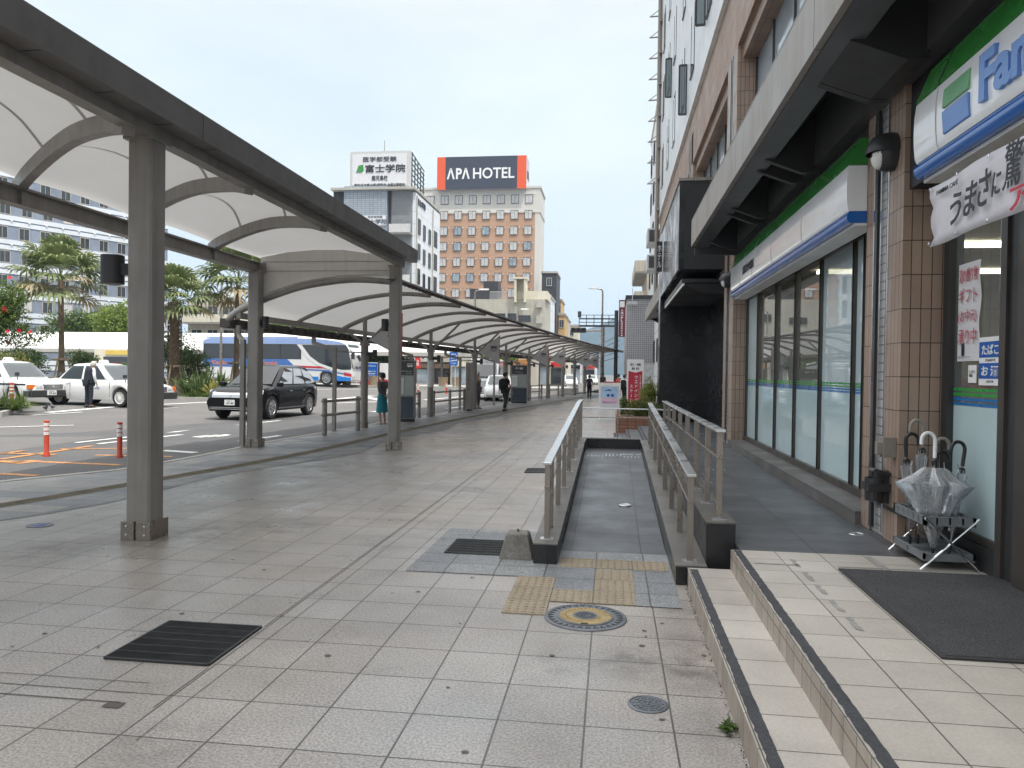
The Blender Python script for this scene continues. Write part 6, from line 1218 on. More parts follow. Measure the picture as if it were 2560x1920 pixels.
for i, (px, py, Y, rx, rz_, lab, mt) in enumerate(((75, 900, 38, 1.7, .75, 'dark green bush behind the front taxi, left of the slender palm', ['leaf_dark', 'leaf_mid']), (30, 915, 36, 1.0, .6, 'yellowish bush behind the front taxi at the left edge', ['leaf_yellow', 'leaf_mid']), (205, 905, 43, 1.2, .8, 'green bush behind the attendant and the staked palm', ['leaf_mid', 'leaf_bright']), (318, 925, 42, .9, .5, 'light green bush above the side-on taxi roof', ['leaf_bright', 'leaf_mid']),
                                               (430, 880, 40, 1.6, 1.3, 'dark bush behind the shaggy palm', ['leaf_dark', 'leaf_mid']), (470, 905, 39, 1.4, .9, 'large mid green bush left of the coach', ['leaf_mid', 'leaf_dark']), (640, 930, 44, 1.0, .4, 'low bright bush below the coach windows', ['leaf_bright', 'leaf_yellow']), (1250, 890, 60, 1.5, 1.0, 'bright green street tree seen under the low canopy past the third round post', ['leaf_bright', 'leaf_mid']),
                                               (760, 832, 82, 6, 1.3, 'bright green hedge trees above the white terminal roof', ['leaf_bright', 'leaf_mid']), (960, 893, 70, 3.5, .9, 'dark palms and trees above the blue advertising panel', ['leaf_mid', 'leaf_dark']))):
    p = at(px, py, Y); shrub('bush' if i < 7 else 'street_tree', lab, (p.x, Y, p.z), rx, min(rx, 1.3), rz_, int(1500 * (1 + rx)), .13 if Y < 50 else .24, mt, 30 + i, 'bush' if i < 7 else 'tree', True, 0, 18, zbase=IZ if Y < 50 else 0)
def spiky(name, label, base, n, L, w, mats, seed, arch=.5, group=None, thin=False):
    r = random.Random(seed); m = MB(); B = V(base)
    for k in range(n):
        a = r.uniform(0, 2 * math.pi); el = R(r.uniform(35, 88)); d = V((math.cos(a) * math.cos(el), math.sin(a) * math.cos(el), math.sin(el))); l = L * r.uniform(.6, 1.1); o = V((math.cos(a), math.sin(a), 0)); s = o.cross(Z_); b0 = B + o * r.uniform(0, .18) * L; mi = 0 if r.random() < .7 else 1
        pts = [b0 + d * l * f + (o * .35 - Z_ * .75) * arch * l * f * f * (1 if el < R(80) else .4) for f in (0, .35, .65, .88, 1)]; ww = [w * .5, w * .8, w, w * .6, .004] if not thin else [w, w, w * .8, w * .5, .004]
        vs = []
        for p, q in zip(pts, ww): vs += [p - s * q / 2, p + s * q / 2]
        m.add(vs, [(2 * i, 2 * i + 1, 2 * i + 3, 2 * i + 2) for i in range(4)], mi)
    o = m.build(name, mats); return tag(o, label, 'plant', group)
for i, (px, py, Y, n, L, w, lab) in enumerate(((505, 975, 35.2, 70, 1.75, .11, 'tall spiky clump of long leaves between the shaggy palm and the black car'), (548, 975, 35.8, 60, 1.5, .1, 'spiky clump of long leaves directly left of the tall palm'), (470, 972, 36, 60, 1.6, .1, 'spiky clump of long leaves beside the shaggy palm'), (535, 985, 34.6, 50, 1.0, .12, 'yellow green spiky clump nearest the black car bonnet'))):
    p = at(px, py, Y); spiky('strelitzia_plant', lab, (p.x, Y, rh(p.x, Y) + .12), n, L, w, ['blade', 'leaf_mid'] if i < 3 else ['leaf_yellow', 'leaf_bright'], 50 + i, .35, 'long-leaved plants on the island')
for i, (px, Y, L, lab) in enumerate(((482, 34.2, .6, 'bright grassy tuft by the island kerb, left of the car'), (520, 34.0, .55, 'bright grassy tuft by the island kerb, close to the car'), (15, 22.6, .85, 'long grass tuft on the left traffic island behind the orange post'), (58, 23.2, .75, 'long grass tuft at the tip of the left traffic island'), (35, 22.0, .7, 'long grass tuft at the front kerb of the left traffic island'), (-20, 22.2, .9, 'long grass tuft cut by the left picture edge'), (170, 40.4, .9, 'yellow grass at the foot of the slender palm'), (230, 41, .9, 'yellow grass behind the attendant'))):
    p = at(px, 960, Y); spiky('grass_tuft', lab, (p.x, Y, rh(p.x, Y) + .12), 130, L, .03, ['leaf_bright', 'blade'] if i < 6 else ['leaf_yellow', 'blade'], 70 + i, .75, 'grassy tufts on the islands', True)
spiky('aloe_leaves', 'dark broad leaves reaching in from the left edge above the grass', gd(-25, 1015, 0), 22, 1.0, .13, ['leaf_dark', 'blade'], 91, .3)
p = at(1612, 1005, 21.8); shrub('clipped_bush', 'round clipped bush in the brick planter, in front of the red sign', (p.x - .06, 21.2, .68), .56, .5, .3, 4600, .055, ['leaf_mid', 'leaf_yellow'], 95, 'bush', True, 0, 30, 'clipped bushes in the brick planter', .4)
p = at(1630, 965, 23); shrub('clipped_bush', 'taller yellow green bush against the black pier', (1.1, 22.9, .95), .3, .5, .5, 4000, .06, ['leaf_bright', 'leaf_yellow'], 96, 'bush', True, 0, 30, 'clipped bushes in the brick planter', .4)
p = at(1563, 985, 23); shrub('clipped_bush', 'small bush left of the red standing sign', (p.x, 23.0, .66), .15, .4, .3, 1600, .055, ['leaf_mid', 'leaf_bright'], 97, 'bush', True, 0, 18, 'clipped bushes in the brick planter', .4)
r = random.Random(4)
c = gd(1838, 1828); m = MB()
for k in range(26): d = rdir(r); d.z = abs(d.z) * .6 + .15; leaf(m, V((c.x - .02 + r.uniform(-.02, .01), c.y + r.uniform(-.03, .03), .003)), d + V((-.4, 0, 0)), Z_, .055 * r.uniform(.6, 1.3), .028)
tag(m.build('weed', 'leaf_mid'), 'small green weed growing at the foot of the lower step', 'weed'); m = MB()
for k in range(160): y = 2.6 + 3.2 * r.random() ** 1; leaf(m, V((.58 - .012 * r.random(), y, .002)), rdir(r) + Z_ * .4, Z_, .013, .008)
struct(m.build('leaf_litter', 'soil'), 'stuff')
# ------------------------------------------------------------------ far buildings
tiles('tile_apa', (.42, .26, .17), (.48, .3, .2), (.4, .26, .175), .9, .3, .02, off=.5, rough=.8, big=(.15, .06), bump=0); mat('apa_cream', (.58, .56, .52), .7, nz=(.2, .06), streak=.08); tiles('tile_bluegrey', (.27, .31, .36), (.31, .35, .4), (.13, .15, .18), .5, .25, .02, rough=.6, big=(.3, .1), bump=0)
tiles('wall_white', (.68, .7, .72), (.7, .72, .74), (.4, .42, .44), 3, 1.5, .03, rough=.5, big=(.2, .05), bump=0, streak=.08); mat('wall_beige', (.46, .42, .35), .8, nz=(.3, .1), streak=.25); tiles('wall_tilebeige', (.44, .42, .35), (.48, .46, .39), (.36, .34, .29), .6, .3, .02, rough=.7, big=(.3, .1), bump=0, streak=.2)
tiles('wall_check', (.4, .39, .4), (.45, .44, .45), (.17, .17, .18), .15, .15, .018, rough=.55, big=(.4, .06), bump=.2); mat('wall_dark', (.04, .04, .045), .6); mat('wall_ochre', (.5, .33, .15), .8, nz=(.3, .1)); mat('wall_cream', (.62, .58, .47), .8, nz=(.3, .08), streak=.1)
mat('stripe_band', (.62, .66, .7), .6, nz=(.3, .05), streak=.06); mat('stripe_wall', (.2, .235, .3), .6, nz=(.6, .2)); mat('terminal_roof', (.86, .86, .85), .4, nz=None); mat('concrete_pale', (.4, .39, .36), .8, nz=(.3, .1), streak=.2); mat('kiosk_yellow', (.62, .45, .1), .5); mat('recess_grey', (.2, .21, .22), .7); mat('plank_brown', (.12, .085, .06), .8)
def bld(name, label, x0, x1, y0, y1, h, mt, cat='building', parts=()):
    t = thing(name, label, cat, ((x0 + x1) / 2, (y0 + y1) / 2, 0)); m = MB(); m.box(x0, x1, y0, y1, -.5, h); m.build('wall', mt, t); return t
_wc = {}
def win(t, p, w, h, face='-y', glass_='window_pale', frame='curtain'):
    """a framed window standing 6 cm proud of the wall; frame is the part, pane its sub-part"""
    k = (w, h, face, glass_, frame)
    rz_ = {'-y': 0, '+x': math.pi / 2, '-x': -math.pi / 2}.get(face, face if isinstance(face, float) else 0)
    if k not in _wc:
        m = MB(); f = .07; m.box(-w / 2 - f, w / 2 + f, -.06, .02, -f, 0); m.box(-w / 2 - f, w / 2 + f, -.06, .02, h, h + f); m.box(-w / 2 - f, -w / 2, -.06, .02, 0, h); m.box(w / 2, w / 2 + f, -.06, .02, 0, h); m.box(-.02, .02, -.04, .02, 0, h); g_ = MB(); g_.quad((-w / 2, -.015, 0), (w / 2, -.015, 0), (w / 2, -.015, h), (-w / 2, -.015, h))
        o = m.build('window', frame, t); q = g_.build('pane', glass_, o); o.matrix_parent_inverse = Matrix.Translation(-t.location); _wc[k] = (o, q); fresh = True
    else:
        o0, q0 = _wc[k]; o = o0.copy(); COL.objects.link(o); q = q0.copy(); COL.objects.link(q); q.parent = o; o.parent = t; o.matrix_parent_inverse = Matrix.Translation(-t.location)
    o.location = p; o.rotation_euler = (0, 0, rz_); return o
r = random.Random(21)
# orange tiled hotel with rooftop sign
x1 = -14.3; hz = 37.2; t = bld('hotel', 'tall orange tiled hotel with a cream top floor', -42, x1, 146, 155.5, 32.6, 'tile_apa', 'hotel')
m = MB(); m.box(-42.05, x1 + .05, 145.95, 155.55, 32.6, hz); m.box(-42.2, x1 + .25, 145.8, 155.7, hz, hz + .4); m.box(-42.12, x1 + .15, 145.88, 155.6, 32.5, 32.9); m.build('cream_storey', 'apa_cream', t)
m = MB(); m.box(x1 - .9, x1 + .03, 145.97, 155.53, -.5, 32.5); m.build('corner_pier', 'apa_cream', t)
for fl in range(9):
    for k in range(9):
        p = at(1110.5 + 35.1 * (k - 1) - .9 * fl, 600, 145.9); z = at(1200, 509 + 38.9 * fl, 145.9).z
        if p.x < -41 or p.x > x1 - 1.2: continue
        win(t, (p.x, 145.9, z), 1.35, 1.55, '-y', 'curtain' if r.random() < .84 else 'window_pale', 'grille')
m = MB()
for fl in range(9):
    for k in range(8):
        p = at(1100 + 35.1 * k - .9 * fl, 600, 145.9); z = at(1200, 486 + 38.9 * fl + (5 if fl > 0 else 0), 145.9).z
        if p.x < x1 - 1.5:
            for d in (0, .6, 1.9): m.lathe([(.1, 0), (.1, .12)], 8, (p.x + d, 145.9, z), (0, -1, 0))
m.build('facade_lamp', 'lens', t)
sx0, sx1 = at(1093, 430, 145).x, at(1316, 430, 145).x; z0, z1 = at(1200, 473, 145).z, at(1200, 391, 145).z
s = thing('rooftop_sign', 'dark rooftop hotel sign with white letters and orange ends', 'rooftop sign', ((sx0 + sx1) / 2, 146, z0)); m = MB(); m.box(sx0, sx1, 145, 150, z0, z1); m.build('box', 'curtain', s)
mat('sign_slate', (.045, .05, .075), .5, nz=None); mat('sign_orange', (.72, .1, .03), .5, nz=None)
m = MB(); m.box(sx0 + 1.65, sx1 - 1.75, 144.93, 144.99, z0, z1); m.build('dark_face', 'sign_slate', s); 
for a_, b_ in ((sx0, sx0 + 1.65), (sx1 - 1.75, sx1)): m = MB(); m.box(a_, b_, 144.93, 144.99, z0, z1); m.build('orange_end', 'sign_orange', s)
m = MB(); W_ = sx1 - sx0 - 3.4; zc_ = (z0 + z1) / 2 - .1
m.text('Λ', (sx0 + 1.95, 144.92, zc_ - 1.05), X_, Z_, 2.1, 1.55, .05, bold=.03); m.text('P', (sx0 + 3.75, 144.92, zc_ - 1.05), X_, Z_, 2.1, 1.15, .05, bold=.03); m.text('Λ', (sx0 + 4.9, 144.92, zc_ - 1.05), X_, Z_, 2.1, 1.55, .05, bold=.03); m.text('HOTEL', (sx0 + 7.1, 144.92, zc_ - 1.05), X_, Z_, 2.1, W_ - 6.0, .05, bold=.015)
m.build('lettering', 'ink_white', s); m = MB(); m.text('APA', (sx1 + .02, 146, zc_ - .8), Y_, Z_, 1.6, 3, .05, bold=.03); m.build('lettering', 'sign_slate', s)
# cram school building with sign board on the roof
X0, X1 = -34.2, -23.9; t = bld('office_block', 'white and blue-grey office block with balconies and a sign board on its roof', X0, X1, 90, 103, 23.3, 'wall_white')
m = MB(); m.box(X0 - .05, X1 - 3.0, 89.9, 90, -.5, 23.5); m.build('front_wall', 'wall_dark', t); m = MB(); m.box(X1 - 2.99, X1 - .4, 89.85, 90, -.5, 23.45); m.build('balcony_back_wall', 'recess_grey', t)
m = MB(); m.box(X0 + 1.5, X1 - 3.4, 89.3, 89.89, -.5, 24.0); m.build('blue_front', 'tile_bluegrey', t)
m = MB(); m.box(X0 - .1, X1 + .1, 89.0, 103.1, 23.5, 23.8); m.build('roof_edge', 'concrete_pale', t)
for fl in range(7):
    z = 18.3 - 3.05 * fl
    m = MB(); m.box(X1 - 3.0, X1 - .35, 88.9, 90, z - .15, z); m.box(X1 - 3.0, X1 - .35, 88.85, 88.9, z, z + 1.0, 1); m.build('balcony', ['concrete_pale', 'curtain'], t); win(t, (X1 - 1.6, 89.95, z + .3), 1.2, 1.9, '-y', 'window_pale', 'grille')
    m = MB(); m.box(X0 + 1.7, X1 - 3.5, 89.2, 89.29, z + .9, z + 2.1); m.build('banner_window', 'poster_sky' if fl > 2 else 'paper', t)
    if fl < 3:
        m = MB(); m.text('富士学院', (X0 + 4.0, 89.19, z + 1.05), X_, Z_, .62, 3.0, .02, bold=.02); m.build('lettering', 'stop_blue', t); m = MB(); m.text('医学部受験', (X0 + 4.6, 89.19, z + 1.8), X_, Z_, .25, 1.8, .02); m.build('lettering', 'stop_blue', t)
    for y in (91.6, 94.2, 97.0): win(t, (X1 + .05, y, z + (.2 if y < 93 else -.1)), .9, 1.8, '+x', 'window_dark', 'grille')
    m = MB(); m.box(X1 - .1, X1 + .02, 99.5, 101.5, z, z + 2.2); m.build('balcony_recess', 'wall_dark', t)
m = MB(); m.tube([(X1 + .1, 90.3, 0), (X1 + .1, 90.3, 23)], .08, 8); m.tube([(X1 + .1, 98.6, 0), (X1 + .1, 98.6, 23)], .08, 8); m.build('downpipe', 'concrete_pale', t)
m = MB(); m.text('富士学院', (X1 + .03, 90.6, 22.0), Y_, Z_, .8, 4, .06, bold=.03); m.build('lettering', 'ink', t)
sx0, sx1 = at(875, 430, 89.5).x, at(1025, 430, 89.5).x; z0, z1 = 23.8, at(950, 378, 89.5).z
s = thing('rooftop_sign', 'white rooftop sign board with black and green Japanese lettering', 'rooftop sign', ((sx0 + sx1) / 2, 90, z0)); m = MB(); m.box(sx0, sx1, 89.5, 89.9, z0, z1); m.box(sx0 + .3, sx1 - .4, 89.44, 89.5, z0 + .3, z1 - .35, 1); m.build('board', ['curtain', 'paper'], s)
m = MB(); cx = (sx0 + sx1) / 2
m.text('医学部受験', (cx, 89.43, z1 - .98), X_, Z_, .62, 4.2, .03, 1, align='C', bold=.01); m.text('富士学院', (cx + .7, 89.43, z1 - 2.1), X_, Z_, .95, 5.0, .05, 0, align='C', bold=.012); m.text('鹿児島校', (cx, 89.43, z1 - 3.25), X_, Z_, .62, 2.0, .03, 1, align='C', bold=.01); m.text('東京/名古屋/大阪/福岡/他 全国主要都市', (cx, 89.43, z1 - 4.1), X_, Z_, .42, sx1 - sx0 - 1.2, .03, 0, align='C', bold=.0)
m.prism([(sx0 + .8, z1 - 2.55), (sx0 + 1.1, z1 - 1.7), (sx0 + 1.7, z1 - 1.6), (sx0 + 1.75, z1 - 2.3), (sx0 + 1.5, z1 - 2.55)], 'y', 89.4, 89.44, 2); m.build('lettering', ['ink', 'grille', 'fm_green'], s)
m = MB()
for k in range(7): m.bar((sx1 + .05, 90, z0 + .4 + .65 * k), (sx1 + .1, 96, z0 + .3 + .55 * k), .1, .1)
for k in range(5): m.bar((sx1 + .05, 90.2 + 1.4 * k, z0), (sx1 + .05, 90.2 + 1.4 * k, z1 - .25 * k), .12, .12)
m.build('steel_frame', 'red_paint' if False else 'wall_dark', s); m = MB(); m.tube([(cx + .4, 90, z1), (cx + .4, 90, z1 + 1.4)], .04, 6); m.build('lightning_rod', 'steel', s)
# blue and white striped hotel on the left, turned to the street
A0 = V((-64.2, 103, 0)); dv = V((-.45, -.893, 0)).normalized(); nv = V((dv.y, -dv.x, 0)); nv = nv if nv.dot(V((1, -1, 0))) > 0 else -nv
t = thing('striped_hotel', 'large hotel with blue and white horizontal bands behind the palms', 'hotel', A0); Lb = 46; H_ = 34
def wb(u0, u1, z0, z1, d0, d1): a, b = A0 + dv * u0, A0 + dv * u1; return [(a + nv * d0).to_tuple()[:2] + (z0,), (b + nv * d0).to_tuple()[:2] + (z0,), (b + nv * d1).to_tuple()[:2] + (z0,), (a + nv * d1).to_tuple()[:2] + (z0,)], [(a + nv * d0).to_tuple()[:2] + (z1,), (b + nv * d0).to_tuple()[:2] + (z1,), (b + nv * d1).to_tuple()[:2] + (z1,), (a + nv * d1).to_tuple()[:2] + (z1,)]
m = MB(); m.hexa(*wb(0, Lb, -.5, H_, -14, 0)); m.build('wall', 'stripe_wall', t); yaw_ = math.atan2(nv.y, nv.x) + math.pi / 2
for fl in range(10):
    z = 1.9 + 2.95 * fl; m = MB(); m.hexa(*wb(-.02, Lb, z - .82, z - .3, 0, .08)); m.hexa(*wb(-.02, Lb, z - .13, z + .42, 0, .08)); m.build('white_band', 'stripe_band', t); m = MB()
    for k in range(23): p = A0 + dv * (.5 + 2.0 * k) + nv * .1; m.lathe([(.13, 0), (.1, .12)], 8, (p.x, p.y, z - .2), nv)
    m.build('facade_lamp', 'lens', t)
    for k in range(13 if 1 <= fl <= 8 else 0): win(t, tuple(A0 + dv * (1.6 + 2.45 * k + (fl % 2) * .3) + nv * .02 + Z_ * (z + .58)), 1.1, 1.35, yaw_, 'window_dark' if r.random() < .85 else 'curtain', 'wall_beige')
# beige apartments behind the shaggy palm
a, b = at(470, 800, 88).x, at(830, 800, 88).x; hz = at(520, 752, 88).z; t = bld('apartment_block', 'beige apartment block with balconies behind the fan palms', a, b, 88, 98, hz, 'wall_beige')
for fl in range(3):
    z = hz - 2.9 * (fl + 1) + .2; m = MB(); m.box(a, b, 86.8, 88, z - .2, z); m.box(a, b, 86.75, 86.85, z, z + .95, 1); m.build('balcony', ['concrete_pale', 'wall_cream'], t)
    for k in range(8): win(t, (a + 1.2 + 2.1 * k, 87.95, z + .1), 1.3, 1.9, '-y', 'window_dark', 'curtain')
# beige low-rise before the hotel
a, b = at(1120, 760, 110).x, at(1362, 760, 110).x; hz = at(1240, 748, 110).z; t = bld('office_block', 'beige low-rise with rooftop hut in front of the orange hotel', a, b, 110, 120, hz, 'wall_tilebeige')
m = MB(); q0, q1 = at(1286, 700, 110).x, at(1362, 700, 110).x; m.box(q0, q1 + .4, 110.2, 116, hz, at(1300, 727, 110).z, 0); c0, c1 = at(1286, 700, 109).x, at(1315, 700, 109).x; zt = at(1300, 697, 109).z; m.box(c0, c0 + .3, 109, 111, hz - .5, zt); m.box(c1 - .3, c1, 109, 111, hz - .5, zt); m.box(c0 - .2, c1 + .2, 108.9, 111, zt, zt + .25); m.box(c0 + .3, c1 - .3, 110.5, 111, hz - .5, zt); m.build('roof_hut', 'wall_cream', t)
m = MB(); q0, q1 = at(1209, 700, 111).x, at(1245, 700, 111).x; m.box(q0, q1, 111, 114, hz, at(1220, 703, 111).z); q2 = at(1175, 720, 111).x; m.box(q2, q0, 111, 114, hz, at(1190, 722, 111).z); m.build('machine_screen', 'wall_dark', t)
m = MB(); q0, q1 = at(1225, 700, 110).x, at(1286, 700, 110).x
for k in range(24): m.box(q0 + (q1 - q0) * k / 23 - .02, q0 + (q1 - q0) * k / 23 + .02, 110.2, 110.25, hz, hz + 1.1)
m.box(q0, q1, 110.2, 110.26, hz + 1.1, hz + 1.16); m.build('railing', 'curtain', t)
for px, py, w, h in ((1252, 795, 1.2, .9), (1280, 795, 1.1, .9), (1310, 798, 1.8, .8), (1260, 850, 1.2, 1), (1300, 850, 1.4, 1), (1180, 800, 2.2, .8), (1180, 850, 2.2, .8)): p = at(px, py, 109.95); win(t, (p.x, 109.95, p.z - .3), w, h, '-y', 'window_dark', 'grille')
m = MB(); q0, q1 = at(1342, 700, 109.4).x, at(1356, 700, 109.4).x
for py in (760, 800, 835): z = at(1349, py, 109.4).z; m.box(q0, q1, 109.2, 110, z - .5, z + .6)
m.build('balcony', 'concrete_pale', t)
for (pa, pb, py, Y, mt, lab, nm_) in ((1362, 1376, 745, 125, 'wall_white', 'narrow white building right of the beige low-rise', 'narrow_building'), (1353, 1390, 683, 135, 'wall_dark', 'dark slim tower right of the orange hotel', 'slim_tower'), (1388, 1403, 752, 145, 'wall_ochre', 'ochre building with a taller stair block down the street', 'narrow_building'), (1396, 1412, 788, 140, 'wall_ochre', 'lower ochre building beside the ochre stair block', 'narrow_building'), (1408, 1420, 800, 160, 'wall_beige', 'distant beige building with awnings before the hill', 'narrow_building'), (1414, 1446, 815, 175, 'wall_cream', 'distant cream building just left of the traffic signal', 'narrow_building'), (1040, 1130, 905, 82, 'plank_brown', 'dark brown slatted low building behind the bus bays', 'low_building'), (1128, 1215, 900, 80, 'wall_cream', 'cream low building with shutters behind the blue direction sign', 'low_building'), (1215, 1330, 880, 84, 'wall_beige', 'beige shop row seen under the low canopy', 'shop_row'), (1330, 1420, 885, 100, 'wall_cream', 'cream shop row farther down the street', 'shop_row'), (1420, 1492, 893, 130, 'wall_white', 'pale shops at the far end of the street', 'shop_row')):
    a, b = at(pa, 800, Y).x, at(pb, 800, Y).x; h = at((pa + pb) / 2, py, Y).z; t = bld(nm_, lab, a, b, Y, Y + 9, h, mt)
    m = MB(); m.box(a - .15, b + .15, Y - .15, Y + 9.1, h, h + .35); m.build('roof_edge', 'concrete_pale', t)
    if h > 8:
        for fl in range(int(h / 3)):
            for k in range(max(1, int((b - a) / 1.8))): win(t, (a + (b - a) * (k + .5) / max(1, int((b - a) / 1.8)), Y - .05, h - 2.2 - 3 * fl), .8, 1.3, '-y', 'window_dark', 'curtain')
    else:
        n = max(2, int((b - a) / 2)); cols = ['blue_sign', 'red_paint', 'paper', 'road_orange', 'window_dark', 'wall_dark']
        for k in range(n): u0, u1 = a + (b - a) * (k + .1) / n, a + (b - a) * (k + .9) / n; m = MB(); m.box(u0, u1, Y - .1, Y, .1, min(h - .8, 2.3)); m.build('shop_front', 'window_dark' if k % 2 else 'window_pale', t); m = MB(); m.box(u0, u1, Y - .3, Y, min(h - .7, 2.5), min(h - .2, 3.1)); m.build('shop_fascia', cols[(k * 3 + int(Y)) % 6] if 'shop' in nm_ else mt, t)
# right side of the street, beyond the shop building
t = bld('tiled_block', 'grey checked tile block beyond the black recess, with a maroon sign', at(1567, 800, 55).x, 9, 55, 66, at(1600, 747, 55).z, 'wall_check'); a = at(1567, 800, 55).x; hz = at(1600, 747, 55).z
m = MB(); m.box(a - .1, 9, 54.9, 66, hz, hz + .25); m.build('coping', 'wall_dark', t); m = MB(); p = at(1617, 930, 54.95); m.box(p.x - .45, p.x + .45, 54.93, 55, p.z - .8, p.z + .6); m.build('shutter', 'curtain', t); p = at(1581, 757, 54.7); m = MB(); m.bar((p.x, 55, hz), (p.x, 54.6, hz - .1), .08, .08); m.bar((p.x, 54.6, hz + .7), (p.x, 54.6, hz - .3), .05, .05, up=(0, 1, 0)); m.box(p.x - .35, p.x + .35, 54.4, 54.7, hz - .45, hz - .25); m.build('flood_lamp', 'curtain', t)
s0, s1 = at(1547, 800, 55).x, at(1563, 800, 55).x; zt, zb = at(1555, 750, 55).z, at(1552, 842, 55).z; s = thing('vertical_sign', 'maroon vertical sign with white lettering on the grey tiled block', 'sign', (s0, 55, zb)); mat('maroon', (.17, .02, .04), .5, nz=None); m = MB(); m.box(s0, s1, 54.95, 55.3, zb, zt); m.build('board', 'maroon', s)
m = MB(); m.box(s0 + .06, s1 - .06, 54.93, 54.95, zt - .52, zt - .1); cx = (s0 + s1) / 2
for i, ch in enumerate('AMUPLAZA'): m.text(ch, (cx, 54.945, zt - .75 - .18 * i), X_, Z_, .15, .16, .01, align='C', bold=.03)
for i, ch in enumerate('鹿児島'): m.text(ch, (cx, 54.945, zt - 2.2 - .17 * i), X_, Z_, .13, .13, .01, align='C', bold=.02)
m.build('lettering', 'ink_white', s)
t = bld('apartment_block', 'beige block with stacked balconies rising behind the grey tiled block', 3.0, 12, 70, 82, 12.2, 'wall_beige')
for k in range(4): m = MB(); z = 2.6 + 2.8 * k; m.box(1.95, 3.0, 70.3, 81, z - .15, z); m.box(1.9, 2.0, 70.3, 81, z, z + 1.0, 1); m.box(1.95, 3.0, 70.25, 70.35, z, z + 1.0, 1); m.build('balcony', ['concrete_pale', 'wall_beige'], t)
t = bld('apartment_block', 'tall pale tower beyond the white shop building', 2.9, 12, 44, 64, at(1620, 345, 62).z, 'wall_white'); m = MB(); m.box(2.85, 12.1, 43.9, 64.1, 20.5, 21); m.build('roof_edge', 'wall_beige', t)
for fl in range(6):
    for y in (46, 50, 54, 58, 62): win(t, (2.88, y, 2.5 + 3 * fl), 1.0, 1.4, '-x', 'window_dark', 'grille')
m = MB(); p = at(1622, 640, 48); 
for z in (8.0, 9.6): m.box(2.0, 2.85, 47, 49, z, z + .9); m.box(2.1, 2.8, 46.95, 47, z + .1, z + .8, 1)
m.build('air_unit', ['curtain', 'wall_dark'], t)
# terminal: white vaulted roof, ad panels, planters
t = thing('terminal_canopy', 'long white vaulted roof of the bus terminal across the road', 'canopy', (-40, 70, 0)); m = MB(); zb = 3.35; rows = []
for k in range(9): a_ = math.pi * k / 8; rows.append([(x, 70.5 - 3.2 * math.cos(a_), zb + 1.75 * math.sin(a_) ** .8) for x in (-90, -60, -40, -26, -14, -6)])
m.loft(rows, 0, False, False); m.build('roof', 'terminal_roof', t, smooth=60); m = MB(); m.box(-90, -6, 67.2, 67.4, zb - .35, zb); m.box(-90, -6, 73.6, 73.8, zb - .35, zb); m.build('roof_edge', 'concrete_pale', t)
for k in range(14): m = MB(); m.tube([(-88 + 6 * k, 70.5, 0), (-88 + 6 * k, 70.5, zb + .3)], .12, 8); m.build('column', 'bronze', t, smooth=40)
a = at(972, 900, 62).x; b = at(1060, 900, 62).x; s = thing('advert_panel', 'blue hotel advertising panel on the terminal fence', 'advert panel', (at(905, 900, 62).x, 62, 0)); a0, a1 = at(906, 900, 62).x, at(945, 900, 62).x; z0, z1 = at(925, 948, 62).z, at(925, 906, 62).z
m = MB(); m.box(a0, a1, 62, 62.1, z0, z1); m.build('frame', 'paper', s); m = MB(); m.box(a0 + .06, a1 - .06, 61.97, 61.995, z0 + .06, z1 - .06); m.build('blue_field', 'blue_sign', s); m = MB(); cx = (a0 + a1) / 2; m.text('WASHINGTON HOTEL', (cx, 61.965, z1 - .3), X_, Z_, .1, (a1 - a0) * .75, .01, align='C')
for i, q in enumerate(('お宿泊はこの', '先の道路を渡り', '左手にございます')): m.text(q, (cx, 61.965, z1 - .75 - .2 * i), X_, Z_, .12, (a1 - a0) * .7, .01, align='C', bold=.02)
m.build('lettering', 'ink_white', s)
m = MB(); m.box(a1 + .15, a1 + 1.4, 62, 62.1, z0, z1 - .05, 0); m.box(a0 - .2, a1 + 2.6, 61.98, 62.12, .35, z0 - .05, 1); m.box(a1 + .02, a1 + .12, 61.9, 62.1, .1, z1 + .15, 2); tag(m.build('notice_board', ['paper', 'bus_red', 'grille']), 'white notice panel with a red base beside the blue advert', 'notice board')
mat('basket', (.26, .2, .13), .9, nz=(12, .35))
for i, (px, lab) in enumerate(((941, 'woven planter tub under the blue advert'), (1113, 'woven planter tub beyond the second round post'), (1147, 'woven planter tub left of the timetable pillar'), (875, 'woven planter tub just right of the coach front'))):
    p = at(px, 960, 62); m = MB(); m.lathe([(.36, .0), (.4, .6), (.42, .75), (.36, .75), (.34, .66)], 16, (p.x, 61.2, .42)); o = m.build('planter_tub', 'basket', smooth=40); tag(o, lab, 'planter', 'woven planter tubs along the terminal')
def banner_flag(px, py0, py1, Y, lab):
    p, q = at(px - 7, py0, Y), at(px + 7, py1, Y); t = thing('banner_flag', lab, 'banner flag', (p.x, Y, 0), 'red banner flags in the terminal'); m = MB(); m.tube([(p.x, Y, 0), (p.x, Y, p.z)], .03, 6); m.build('pole', 'curtain', t); m = MB(); m.box(p.x, q.x, Y, Y + .01, q.z, p.z); m.text('焼酎', ((p.x + q.x) / 2, Y - .005, (p.z + q.z) / 2), Z_ * -1, X_, .2, .5, .004, 1, align='C', bold=.02); m.build('cloth', ['red_paint', 'ink_white'], t)
banner_flag(1044, 893, 921, 62, 'red banner flag beyond the first bus stop pillar'); banner_flag(885, 895, 918, 63, 'red banner flag right of the coach mirror'); banner_flag(899, 900, 920, 64, 'red banner flag behind the first round post')
m = MB(); y0 = at(290, 865, 66); 
